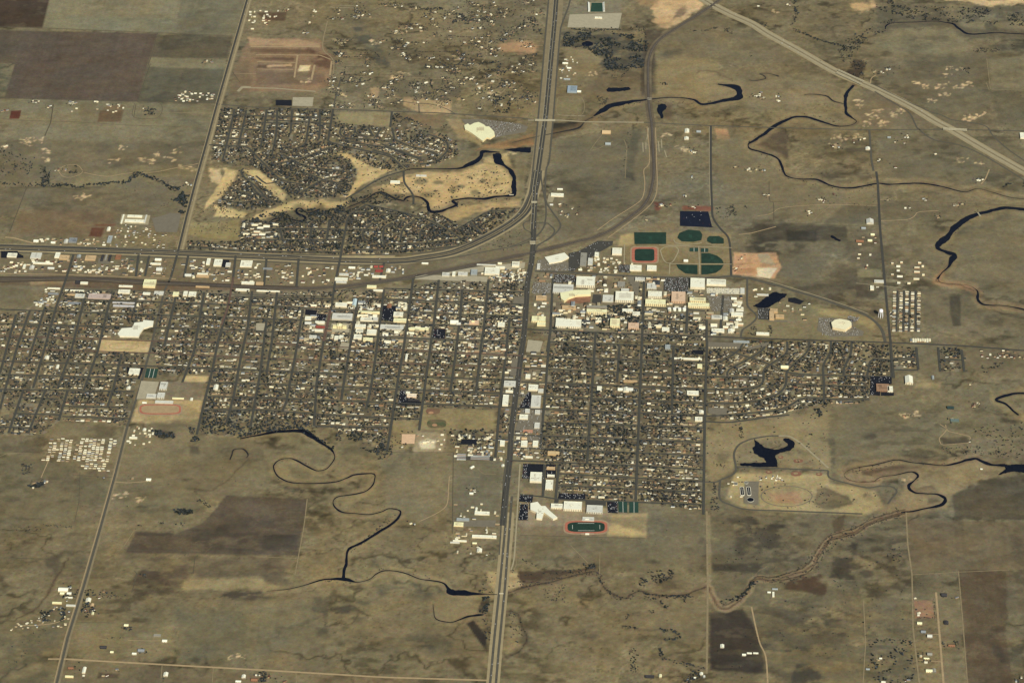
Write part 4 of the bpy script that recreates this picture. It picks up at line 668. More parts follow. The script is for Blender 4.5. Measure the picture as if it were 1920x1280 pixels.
CURV = [
 "1396,640 1385,656 1370,668 1353,677 1340,680 1326,680", "1436,640 1430,656 1400,675 1367,693 1364,705", "1369,659 1405,670 1441,682 1475,697 1505,702 1542,703 1600,705 1675,706", "1324,706 1380,707 1430,708", "1476,640 1475,661 1454,677 1433,693 1432,705 1431,715 1425,723 1411,728 1380,730 1324,730", "1517,640 1516,656 1497,676 1476,696 1475,710 1470,728 1452,742 1420,751 1380,756 1324,756",
 "1558,640 1557,661 1544,685 1545,720 1545,757", "1597,640 1595,664 1583,690 1582,703", "1672,675 1650,674 1635,674 1630,685 1626,704", "1477,720 1550,723 1627,725", "1630,749 1570,749 1508,746 1490,755 1473,765 1447,771 1420,773 1369,778 1320,780", "1320,790 1360,792 1400,788 1440,782 1480,778",
 "392,272 430,274 462,276 480,292 499,311 525,336 560,345 597,354 620,365", "480,218 550,219 623,221", "480,230 560,232", "517,308 545,302 573,295 600,284 629,274", "581,221 577,245 573,268 560,277 546,279 530,272", "440,205 430,250 417,303", "462,207 455,240 447,272", "520,206 518,250 510,290", "548,206 545,250", "500,206 495,245 488,280", "600,206 600,240 598,262", "405,240 480,244 520,246", "400,258 470,262",
 "640,238 638,252 655,260 700,262 730,266", "665,238 668,250 690,258", "690,238 700,256", "715,240 704,258", "735,240 740,262", "801,252 820,258 836,265 840,275 838,284 826,297 812,305 788,308", "740,262 770,275 800,282 820,290", "700,282 730,290 760,300", "715,270 760,290 790,296", "640,262 690,272 740,280 790,300", "480,330 500,345 520,340", "470,345 480,360 500,372",
 "700,418 690,426 682,434 680,442 685,450", "735,418 722,426 719,434 719,448 722,461", "778,413 762,424 754,434 751,450", "809,418 795,427 788,437 789,453", "480,450 560,450 645,450", "730,458 800,456 868,447", "687,384 735,394 780,405 815,418 845,435 876,455", "857,430 885,414 913,398 930,396 950,396", "480,430 560,429 640,430", "660,400 700,398 740,402", "690,410 690,420", "660,430 700,431", "650,372 675,358 700,342 726,330 754,322", "757,320 757,332 759,344 768,356 775,368 775,384", "525,430 530,450", "880,415 905,440", "560,365 600,340 640,330", "530,290 570,310 610,318 640,320", "560,320 600,335 640,345", "500,225 620,232", "420,215 480,218",
 "457,316 452,322 460,335 480,350 500,372 515,380", "415,372 440,380 470,378 500,372", "430,350 450,360 470,365", "1674,693 1722,694", "1674,672 1716,673", "1760,674 1808,675", "1683,545 1680,622", "1705,545 1703,622", "1695,545 1693,622", "1716,545 1718,622",
 "350,462 450,470 560,473 640,473", "660,468 760,470 860,462", "450,440 520,440", "460,425 520,424"]
NSS = [
 "568,580 555,660 537,754 530,770", "628,532 621,578 607,640 594,717 589,799", "671,559 666,594 656,652 645,717 640,750", "720,543 714,594 706,657 697,720 687,767", "775,522 767,583 756,660 747,709 735,789 726,844", "823,525 816,588 806,660 799,709 786,807", "867,543 863,596 855,660 845,733", "916,525 908,612 902,650 893,735", "956,596 949,660 937,762 929,858",
 "138,478 126,517 106,575 82,660 62,728", "332,479 321,519", "353,480 345,521", "442,480 436,532 425,586 409,640 397,700 385,746 369,815", "56,583 34,645 10,730 0,767", "159,559 133,660 109,725", "210,546 183,660 157,733", "255,559 250,588", "332,546 308,650", "383,548 364,660 342,717", "473,546 465,612 453,664 438,744 425,794",
 "44,732 16,812", "85,733 53,812", "127,733 110,789", "228,664 212,733 202,762", "1030,640 1022,740 1013,842", "1117,625 1101,868", "1162,648 1157,717", "1208,519 1204,640 1192,938", "1263,648 1260,776", "1326,640 1322,760 1319,965", "1048,871 1042,935", "1021,871 1018,930", "1037,522 1032,623 1026,660", "1289,575 1287,625", "1356,554 1350,630", "1325,600 1325,640",
 "625,205 620,235 615,266 650,276 706,287 735,295 756,316", "735,210 732,239", "640,470 652,410 660,400 687,384", "628,532 634,505 641,470", "584,429 581,450", "618,412 613,450", "1670,645 1676,709", "1759,651 1763,697", "1803,656 1808,697", "1718,651 1722,693", "260,478 255,519", "280,480 272,518", "500,484 495,535", "560,486 556,538", "720,494 712,526", "30,590 0,700", "85,575 55,670", "500,600 488,700 470,800", "520,545 510,640 500,700"]
st_hs = []       # streets houses line up on
def multi(name, lines, width, m, z, curve, label, hs):
    V = []; Fq = []; n = 0
    for k, ln in enumerate(lines):
        p = pts(ln); p = smooth(p, 5) if curve else p
        g = resample(P(p[:, 0], p[:, 1]), 25)
        t = np.gradient(g, axis=0); t /= np.maximum(1e-6, np.hypot(t[:, 0], t[:, 1]))[:, None]; nr = np.c_[-t[:, 1], t[:, 0]]
        v = np.zeros((2*len(g), 3)); v[0::2, :2] = g+nr*width/2; v[1::2, :2] = g-nr*width/2; v[:, 2] = z+.04*(k % 12)
        i = np.arange(len(g)-1)*2+n; Fq.append(np.stack([i, i+1, i+3, i+2], 1)); V.append(v); n += len(v)
        mark_line(BLK, g, width/2+3)
        if hs: st_hs.append(g)
    return struct(obj(name, mesh(name, np.vstack(V), [np.vstack(Fq)], [m])), label)
m_st = mat('street_asphalt', (68, 67, 60), amp=.15, scale=.05)
multi('street', [s for i, s in enumerate(EWS) if i not in (3, 5)], 9, m_st, .9, False, 'residential streets running east to west', True)
multi('street', [EWS[3], EWS[5]], 8, m_brick, 1.5, False, 'reddish brick streets near the town centre', True)
multi('street', CURV, 10, m_st, .85, True, 'curving residential streets', True)
multi('street', NSS, 10.5, m_st, 1.6, False, 'residential streets running north to south', False)
ribbon('street', "438,520 428,575 415,610", 9, m_brick, 2.3); ribbon('street', "620,582 607,640", 12, m_brick, 2.3)
# -------- finish the ground now that banks are known
gz = np.zeros_like(X1)
ny_, nx_ = GXX.shape
idx = np.arange(ny_*nx_).reshape(ny_, nx_)
q4 = np.stack([idx[:-1, :-1], idx[:-1, 1:], idx[1:, 1:], idx[1:, :-1]], -1).reshape(-1, 4)
def finish_ground():
    me = mesh('ground', np.c_[X1, Y1, gz], [q4], [])
    a = me.attributes.new('col', 'FLOAT_COLOR', 'POINT'); c = np.ones((len(X1), 4), np.float32); c[:, :3] = np.clip(gc, .005, .8)
    a.data.foreach_set('color', c.ravel())
    m = mat('dry_prairie_ground', attr='col', amp=.3, scale=.03, rough=1, spec=0)
    t = m.node_tree; b = t.nodes['Principled BSDF']; n = t.nodes['Noise Texture'] if 'Noise Texture' in t.nodes else None
    if n: n.inputs['Detail'].default_value = 9; n.inputs['Roughness'].default_value = .9
    mx = [q for q in t.nodes if q.type == 'VECT_MATH'][0]
    g2 = t.nodes.new('ShaderNodeTexNoise'); g2.inputs['Scale'].default_value = .085; g2.inputs['Detail'].default_value = 4; g2.inputs['Roughness'].default_value = .8
    ge = [q for q in t.nodes if q.type == 'NEW_GEOMETRY'][0]; t.links.new(ge.outputs['Position'], g2.inputs['Vector'])
    ma = t.nodes.new('ShaderNodeVectorMath'); ma.operation = 'MULTIPLY_ADD'; ma.inputs[1].default_value = (1.0, .85, 1.1); ma.inputs[2].default_value = (.5, .575, .45)
    t.links.new(g2.outputs['Color'], ma.inputs[0]); mm = t.nodes.new('ShaderNodeVectorMath'); mm.operation = 'MULTIPLY'
    t.links.new(ma.outputs[0], mm.inputs[0]); t.links.new(mx.outputs[0], mm.inputs[1]); t.links.new(mm.outputs[0], b.inputs['Base Color'])
    me.materials.append(m)
    o = obj('ground', me); struct(o, 'dry olive tan prairie, fields and town lots')
finish_ground()
# ================================================================ LOTS AND FIELDS
def lot(s, m, z=1.0, name='parking_lot', label=None):
    p = pts(s); mark_poly(BLK, P(p[:, 0], p[:, 1]))
    return sheet(name, p, z+.06*(int(p[0, 0]) % 5), m, label)
BL, GL, PL = m_black, m_lot, m_lot2
m_spots = mat('bluish_black_asphalt', (18, 24, 42), amp=.3, scale=.02, rough=.6)
lot("1275,396 1328,397 1335,425 1340,427 1275,424", m_spots, label='large blue black overflow parking lot north of the green fields')
for s, m in [("2,471 33,471 36,476 44,480 44,484 2,484", BL), ("750,732 773,734 771,751 790,753 789,760 746,759", BL), ("772,752 784,752 784,757 772,756", BL), ("1632,705 1672,707 1672,720 1652,723 1650,742 1631,740", BL), ("1652,735 1676,735 1676,742 1652,742", BL), ("238,688 270,689 262,710 258,710 260,702 238,700", BL),
    ("981,869 1020,870 1019,898 979,897", BL), ("1024,870 1043,871 1042,896 1023,896", BL), ("1048,925 1098,926 1097,936 1046,935", BL), ("1138,940 1158,941 1158,962 1140,961", BL), ("718,573 744,574 742,586 736,603 712,600", BL), ("573,580 595,582 592,592 572,590", BL), ("592,588 613,590 611,601 592,600", BL), ("813,616 836,617 834,635 810,634", BL),
    ("517,188 547,188 547,199 517,198", BL), ("415,487 430,488 430,503 412,500", BL), ("866,823 895,824 894,834 862,833", BL), ("965,556 985,557 983,570 962,568", GL), ("267,547 282,548 280,556 266,555", BL), ("975,926 1000,927 998,942 973,940", BL), ("976,945 990,945 990,975 972,975", BL),
    ("1297,656 1319,657 1319,665 1296,664", BL), ("1320,730 1320,735 1316,735 1316,730", BL), ("1002,508 1004,508 1004,509", GL), ("990,735 996,735 993,765 974,764", BL), ("185,484 205,485 205,495 183,494", GL), ("1040,480 1080,500 1078,509 1002,507 1008,488", GL), ("1066,475 1085,471 1120,452 1150,452 1148,460 1115,478 1075,509 1066,509", m_dark),
    ("1325,540 1392,541 1392,552 1325,550", mat('pale_deck_concrete', (205, 196, 168), amp=.1)), ("1245,521 1292,522 1290,550 1244,545", m_dark), ("1040,514 1080,516 1078,530 1038,530", m_dark), ("1000,529 1034,531 1032,551 998,550", GL), ("1160,496 1185,497 1182,512 1160,510", m_dark), ("1112,552 1128,553 1127,570 1110,568", m_dark), ("1325,555 1375,556 1372,585 1335,583", GL), ("1175,518 1200,520 1198,545 1195,560", GL),
    ("1420,577 1442,578 1442,600 1422,599", m_dark), ("1440,600 1476,601 1476,604 1440,603", GL), ("1478,559 1490,558 1508,565 1500,571 1478,566", BL), ("865,224 905,224 975,232 990,238 985,248 930,258 905,264 895,262", GL), ("1068,28 1166,25 1160,54 1064,52", m_lot2), ("549,183 588,183 586,200 548,199", PL), ("1535,596 1560,596 1600,600 1600,612 1620,622 1618,630 1560,632 1532,620", GL), ("1590,592 1612,596 1604,604 1588,602", GL),
    ("265,714 298,716 288,748 256,748", PL), ("1405,652 1445,640 1440,648 1395,658", m_lot), ("1327,641 1390,643 1386,654 1327,655", m_lot), ("1470,935 1510,936 1508,942 1468,941", m_lot) if False else ("1328,764 1365,765 1362,777 1328,776", m_lot), ("1397,902 1423,902 1421,946 1395,943", m_lot), ("850,975 930,975 928,988 850,986", m_lot), ("985,815 1018,817 1016,828 982,826", m_lot), ("1040,935 1048,936 1046,948 1038,948", m_dark), ("1098,938 1136,940 1136,948 1098,946", m_dark),
    ("480,606 498,606 494,620 480,619", m_lot2), ("622,606 657,607 654,624 619,622", m_lot2), ("640,642 660,644 655,655 636,653", m_lot2), ("780,515 915,519 913,529 778,524", m_lot2), ("978,768 1016,770 1015,812 966,808", m_lot), ("830,510 900,500 985,492 983,503 900,510 830,514", m_lot2), ("990,637 1018,640 1012,660 986,660", m_lot2), ("861,856 925,856 925,864 860,862", m_dark), ("1029,364 1042,364 1036,380 1026,379", m_conc), ("960,672 975,673 972,705 955,704", m_lot),
    ("320,400 340,400 332,436 292,435 285,410", m_lot), ("228,402 282,404 278,422 224,420", m_conc)]:
    lot(s, m, label=None)
# ---- sports grounds: things with their own surfaces
m_turf = mat('green_turf', (28, 54, 42), amp=.3, scale=.03)
m_turf2 = mat('bright_green_turf', (32, 64, 50), amp=.2, scale=.03)
m_trk = mat('red_running_surface', (168, 96, 72), amp=.2, scale=.05)
m_white = mat('white_line_paint', (225, 222, 205), amp=.02)
m_tan = mat('bare_infield', (168, 126, 90), amp=.12, scale=.05)
def oval(cx, cy, rx, ry, e=2, n=36):
    a = np.arange(n)*2*math.pi/n
    c, s = np.cos(a), np.sin(a)
    return np.c_[cx+rx*np.sign(c)*np.abs(c)**e, cy+ry*np.sign(s)*np.abs(s)**e]
def flat(name, p, z, m, parent, origin):
    g = P(p[:, 0], p[:, 1])-origin; b = MB(); b.prism(g, 0, z, sides=False); return obj(name, b.me(name, [m], False), parent)
def thing_at(name, cx, cy, label, cat, group=None, rz=0):
    g = P(cx, cy); o = empty(name, (g[0], g[1], 0), rz); tag(o, label, cat, group); return o, g
def track(cx, cy, rx, ry, label, inner, ring=4.2, e=.55):
    t, g = thing_at('running_track', cx, cy, label, 'running track')
    mark_poly(BLK, P(*oval(cx, cy, rx, ry, e).T))
    flat('apron', oval(cx, cy, rx+3, ry+2, e), 1.2, M((150, 128, 98), 'apron'), t, g)
    flat('running_lanes', oval(cx, cy, rx, ry, e), 1.5, m_trk, t, g)
    flat('infield', oval(cx, cy, rx-ring, ry-ring*.55, e), 1.8, inner, t, g)
    return t, g
t, g = track(1099, 988, 40, 12, 'red oval running track with dark green infield at the south school', m_turf, 5, .5)
b = MB()
for q in (-24, 24): b.box(-34, q-.7, 2.0, 34, q+.7, 2.05)
for q in (-56, 56): b.box(q-.6, -14, 2.0, q+.6, 14, 2.05)
obj('yard_line', b.me('yard_line', [m_white], False), t)
for s_, yy in ((1, 977.5), (-1, 999)):
    o, gg = thing_at('bleacher', 1101, yy, 'pale bleacher on the %s side of the oval green field' % ('north' if s_ > 0 else 'south'), 'bleacher')
    b = MB()
    for k in range(6): b.box(-28, s_*k*1.6, 0, 28, s_*k*1.6+1.6, .6+k*.7)
    obj('seating_tier', b.me('seating_tier', [M((150, 130, 110), 'seat')], False), o)
    b = MB(); b.box(-8, s_*9.8-1.5, 0, 8, s_*9.8+1.8, 7); obj('press_box', b.me('press_box', [M((220, 212, 190), 'pb')], False), o)
t, g = track(300.5, 767.5, 39, 9.5, 'orange red oval running track round a straw coloured field', M((160, 134, 96), 'straw'), 3.6, .5)
t, g = track(1208.5, 478.5, 24, 14.5, 'squarish red track around a green playing field beside the campus', m_turf, 5.5, .3)
for s, lb in [("1189,436 1249,436 1249,458 1190,458", 'dark green twin playing fields above the squarish red track'), ("1274,437 1290,431 1312,433 1317,440 1315,451 1300,454 1278,453 1270,446", 'dark green rounded field in the middle of the playing grounds'), ("1326,447 1330,443 1348,443 1357,448 1357,457 1335,457 1326,453", 'small dark green field at the right end of the playing grounds'),
    ("1315,475 1330,475 1345,480 1354,487 1357,494 1315,494", 'upper right green quadrant of the divided oval lawn'), ("1315,497 1357,497 1352,505 1342,512 1325,515 1315,515", 'lower right green quadrant of the divided oval lawn'), ("1268,496 1308,497 1308,515 1285,513 1272,504", 'lower left green quadrant of the divided oval lawn')]:
    p = pts(s); c = p.mean(0); o, g = thing_at('playing_field', c[0], c[1], lb, 'playing field'); flat('turf', p, 1.4, m_turf, o, g); mark_poly(BLK, P(p[:, 0], p[:, 1]))
    flat('mown_stripe', np.array([[c[0]-3, c[1]-3], [c[0]+3, c[1]-3], [c[0]+3, c[1]+3], [c[0]-3, c[1]+3]]), 1.7, m_turf2, o, g)
for q in ["1310,462 1312,515", "1235,460 1372,465", "1255,495 1372,496"]: ribbon('path', q, 5, m_conc, 1.9)
for q in ["1238,470 1245,464 1262,462 1272,468 1268,480 1260,492 1250,493 1243,485 1238,470", "1256,494 1255,514", "1171,458 1170,495"]: ribbon('path', q, 5, m_conc, 1.0, q.count(' ') > 3)
ribbon('path', "1263,450 1268,456 1285,459 1310,457 1316,455", 5, m_conc, 1.2, True); ribbon('path', "1323,456 1340,460 1356,459", 4, m_conc, 1.2, True)
def court(s, label, nline=3):
    p = pts(s); c = p.mean(0); o, g = thing_at('tennis_court', c[0], c[1], label, 'tennis courts'); mark_poly(BLK, P(p[:, 0], p[:, 1]))
    flat('court_surface', p, 1.3, M((34, 64, 54), 'court'), o, g)
    for k in range(1, nline):
        a = p[0]+(p[1]-p[0])*k/nline; e = p[3]+(p[2]-p[3])*k/nline
        flat('court_line', np.array([a, a+[.6, 0], e+[.6, 0], e]), 1.6, m_white, o, g)
court("1159,940 1176,941 1176,961 1160,960", 'west block of green tennis courts at the south school', 2); court("1180,941 1197,941 1197,961 1180,961", 'east block of green tennis courts at the south school', 2)
court("275,691 297,692 293,709 271,708", 'green tennis courts beside the dark west road', 3); court("1293,465 1309,465 1309,472 1293,472", 'grey green court left of the oval lawn path', 2); court("1314,466 1328,466 1328,473 1314,473", 'grey green court right of the oval lawn path', 2)
t, g = thing_at('football_stadium', 1118, 14, 'northern stadium with green field between two white stands', 'stadium')
flat('apron', np.array([[1106, 5], [1134, 5], [1135, 24], [1104, 24]]), 1.2, m_conc, t, g); flat('turf', np.array([[1109, 6], [1129, 6], [1131, 23], [1107, 23]]), 1.5, m_turf2, t, g)
for sgn in (-1, 1):
    b = MB()
    for k in range(7): b.box(sgn*(33+k*1.6)-.8, -48, 0, sgn*(33+k*1.6)+.8, 48, 1+k*1.1)
    obj('stand', b.me('stand', [M((205, 205, 195), 'stand')], False), t)
for k, (x, y, rx, ry, c) in enumerate([(819, 794, 18, 8, (74, 82, 50)), (812, 771, 13, 5, (120, 84, 64))]):
    o, g = thing_at('baseball_field', x, y, ['green oval baseball outfield on the edge of the town park', 'brown bare baseball field above the green oval outfield'][k], 'baseball field'); mark_poly(BLK, P(*oval(x, y, rx, ry).T))
    flat('outfield', oval(x, y, rx, ry, .7), 1.2, M(c, 'outf', second=(112, 92, 64), sscale=.02), o, g); flat('infield', oval(x-4, y+3, 5, 2.4, 1), 1.5, m_tan, o, g)
for k, (x, y, rx, ry) in enumerate([(1442, 885, 6, 3), (1493, 888, 10, 4.5), (1497, 864, 9, 3.5), (1464, 857, 5, 3), (1536, 889, 6, 3)]):
    o, g = thing_at('baseball_diamond', x, y, ['small brown ball field west of the park row', 'largest brown ball field under the park road', 'brown ball field east of the star shaped lake', 'small brown field against the east shore of the lake', 'small brown ball field at the east end of the park row'][k], 'ball field')
    flat('outfield', oval(x, y, rx, ry, .9), 1.2, M((128, 88, 66), 'dia'), o, g); flat('infield', oval(x-1, y-.5, rx*.45, ry*.45, 1), 1.5, M((150, 126, 88), 'dia2'), o, g)
o, g = thing_at('exercise_loop', 232, 649, 'thin worn running loop on the tan school field', 'running loop')
a = oval(232, 649, 28, 6, .8, 40); mb_ = MB()
aa = P(*a.T)-g; c2 = P(*oval(232, 649, 27.2, 5.5, .8, 40).T)-g
for i in range(40):
    j = (i+1) % 40; mb_.add([(*aa[i], 1.2), (*aa[j], 1.2), (*c2[j], 1.2), (*c2[i], 1.2)], [(3, 2, 1, 0)])
obj('worn_path', mb_.me('worn_path', [m_track], False), o)

# ================================================================ BUILDINGS
PALW = {'W': (228, 222, 198), 'C': (232, 218, 170), 'T': (190, 160, 116), 'G': (140, 136, 124), 'B': (128, 132, 136), 'R': (150, 62, 52), 'D': (58, 56, 58), 'P': (205, 172, 140), 'S': (196, 194, 182), 'N': (140, 96, 66), 'L': (150, 156, 156)}
m_win = mat('window_glass', (40, 46, 56), rough=.2, amp=.05, spec=.5)
def jit(c, a=10): return tuple(int(max(5, min(250, v+random.uniform(-a, a)))) for v in c)
def roof_units(root, wm, dm, h, n, col):
    if n and wm > 30 and dm > 20:
        for k in range(random.choice((1, 2, 2, 3))):
            b = MB(); x0, x1 = sorted((random.uniform(-.46, .46), random.uniform(-.46, .46))); y0, y1 = sorted((random.uniform(-.44, .44), random.uniform(-.44, .44)))
            fk = random.choice((1.18, 1.26, 1.1)); x1 = max(x1, x0+.15); y1 = max(y1, y0+.15); b.box(x0*wm, y0*dm, h, min(.47, x1)*wm, min(.46, y1)*dm, h+.35+k*.12); obj('roof_patch', b.me('roof_patch', [M(tuple(int(min(240, v*fk)) for v in col), 'patch')], False), root)
    for k in range(n):
        b = MB(); x = random.uniform(-.38, .38)*wm; y = random.uniform(-.36, .36)*dm; s = random.uniform(1.2, 2.6)
        b.box(x-s, y-s*.7, h, x+s, y+s*.7, h+random.uniform(1.0, 2.2)); obj('rooftop_unit', b.me('rooftop_unit', [M(col, 'unit')], False), root)
def building(cx, cy, w, d, h, c, label, cat='building', rot=None, name='building', win=False, group=None, gable=False, units=None, wall=None):
    cy2 = cy+.172*h; wm = w/sx(cy); dm = max(7, (d-.34*h)/sy(cy)); g = P(cx, cy2)
    rz = TH if rot is None else math.radians(rot)
    root = empty(name, (g[0], g[1], 0), rz); tag(root, label, cat, group)
    cc = PALW.get(c, c) if isinstance(c, str) else c
    X, Y = wm/2, dm/2
    cs, sn = math.cos(rz), math.sin(rz)
    mark_poly(BLK, np.array([[g[0]+u*cs-v*sn, g[1]+u*sn+v*cs] for u, v in ((-X-3, -Y-3), (X+3, -Y-3), (X+3, Y+3), (-X-3, Y+3))]))
    wc = wall or tuple(int(v*f) for v, f in zip(cc, (.94, .9, .84)))
    b = MB()
    if gable:
        rh = min(X, Y)*.45
        b.box(-X, -Y, 0, X, Y, h); b.f[4].pop(0); b.c[4].pop(0)
        if wm >= dm: b.add([(-X, -Y, h), (-X, Y, h), (-X, 0, h+rh), (X, -Y, h), (X, Y, h), (X, 0, h+rh)], [(1, 0, 2), (3, 4, 5)])
        else: b.add([(-X, -Y, h), (X, -Y, h), (0, -Y, h+rh), (-X, Y, h), (X, Y, h), (0, Y, h+rh)], [(0, 1, 2), (4, 3, 5)])
        obj('wall', b.me('wall', [M(wc, 'wall')], False), root)
        b = MB(); e = .6
        if wm >= dm: b.add([(-X-e, -Y-e, h-.2), (X+e, -Y-e, h-.2), (X+e, 0, h+rh+.15), (-X-e, 0, h+rh+.15), (-X-e, Y+e, h-.2), (X+e, Y+e, h-.2)], [(0, 1, 2, 3), (3, 2, 5, 4)])
        else: b.add([(-X-e, -Y-e, h-.2), (-X-e, Y+e, h-.2), (0, Y+e, h+rh+.15), (0, -Y-e, h+rh+.15), (X+e, -Y-e, h-.2), (X+e, Y+e, h-.2)], [(1, 0, 3, 2), (2, 3, 4, 5)])
        obj('roof', b.me('roof', [M(cc, 'roof', rough=.5)], False), root)
    else:
        b.box(-X, -Y, 0, X, Y, h); obj('wall', b.me('wall', [M(wc, 'wall')], False), root)
        b = MB(); pt = min(1.0, X*.2)
        b.box(-X+pt, -Y+pt, h, X-pt, Y-pt, h+.15)
        for q in ((-X, -Y, X, -Y+pt), (-X, Y-pt, X, Y), (-X, -Y+pt, -X+pt, Y-pt), (X-pt, -Y+pt, X, Y-pt)): b.box(q[0], q[1], h, q[2], q[3], h+.9)
        obj('roof', b.me('roof', [M(cc, 'roof', amp=.06)], False), root)
        n = units if units is not None else (min(5, int(wm*dm/500)) if wm*dm > 450 else 0)
        roof_units(root, wm, dm, h+.1, n, tuple(int(v*.75) for v in cc))
    if win:
        n = max(3, int(wm/9)); fl = max(1, int(h/4.5))
        for f_ in range(fl):
            for k in range(n):
                if n*fl > 60: break
                x = -X+(k+.5)*wm/n; z = 1.2+f_*h/fl; b = MB(); b.box(x-1.6, -Y-.25, z, x+1.6, -Y+.1, z+min(2.6, h/fl-1.2)); obj('window', b.me('window', [m_win], False), root)
    return root
def polyb(s, h, c, label, cat='building', name='building', units=3):
    p = pts(s); g = P(p[:, 0], p[:, 1]+.34*h); c0 = g.mean(0); root = empty(name, (c0[0], c0[1], 0)); tag(root, label, cat)
    cc = PALW.get(c, c) if isinstance(c, str) else c
    mark_poly(BLK, g); g = g-c0
    b = MB(); b.prism(g, 0, h, cap=False); obj('wall', b.me('wall', [M(tuple(int(v*f) for v, f in zip(cc, (.94, .9, .84))), 'wall')], False), root)
    b = MB(); b.prism(g, h, h+.5); obj('roof', b.me('roof', [M(cc, 'roof', amp=.06)], False), root)
    mx = np.abs(g).max(0)
    roof_units(root, mx[0]*.7, mx[1]*.7, h+.45, units, tuple(int(v*.75) for v in cc))
    return root
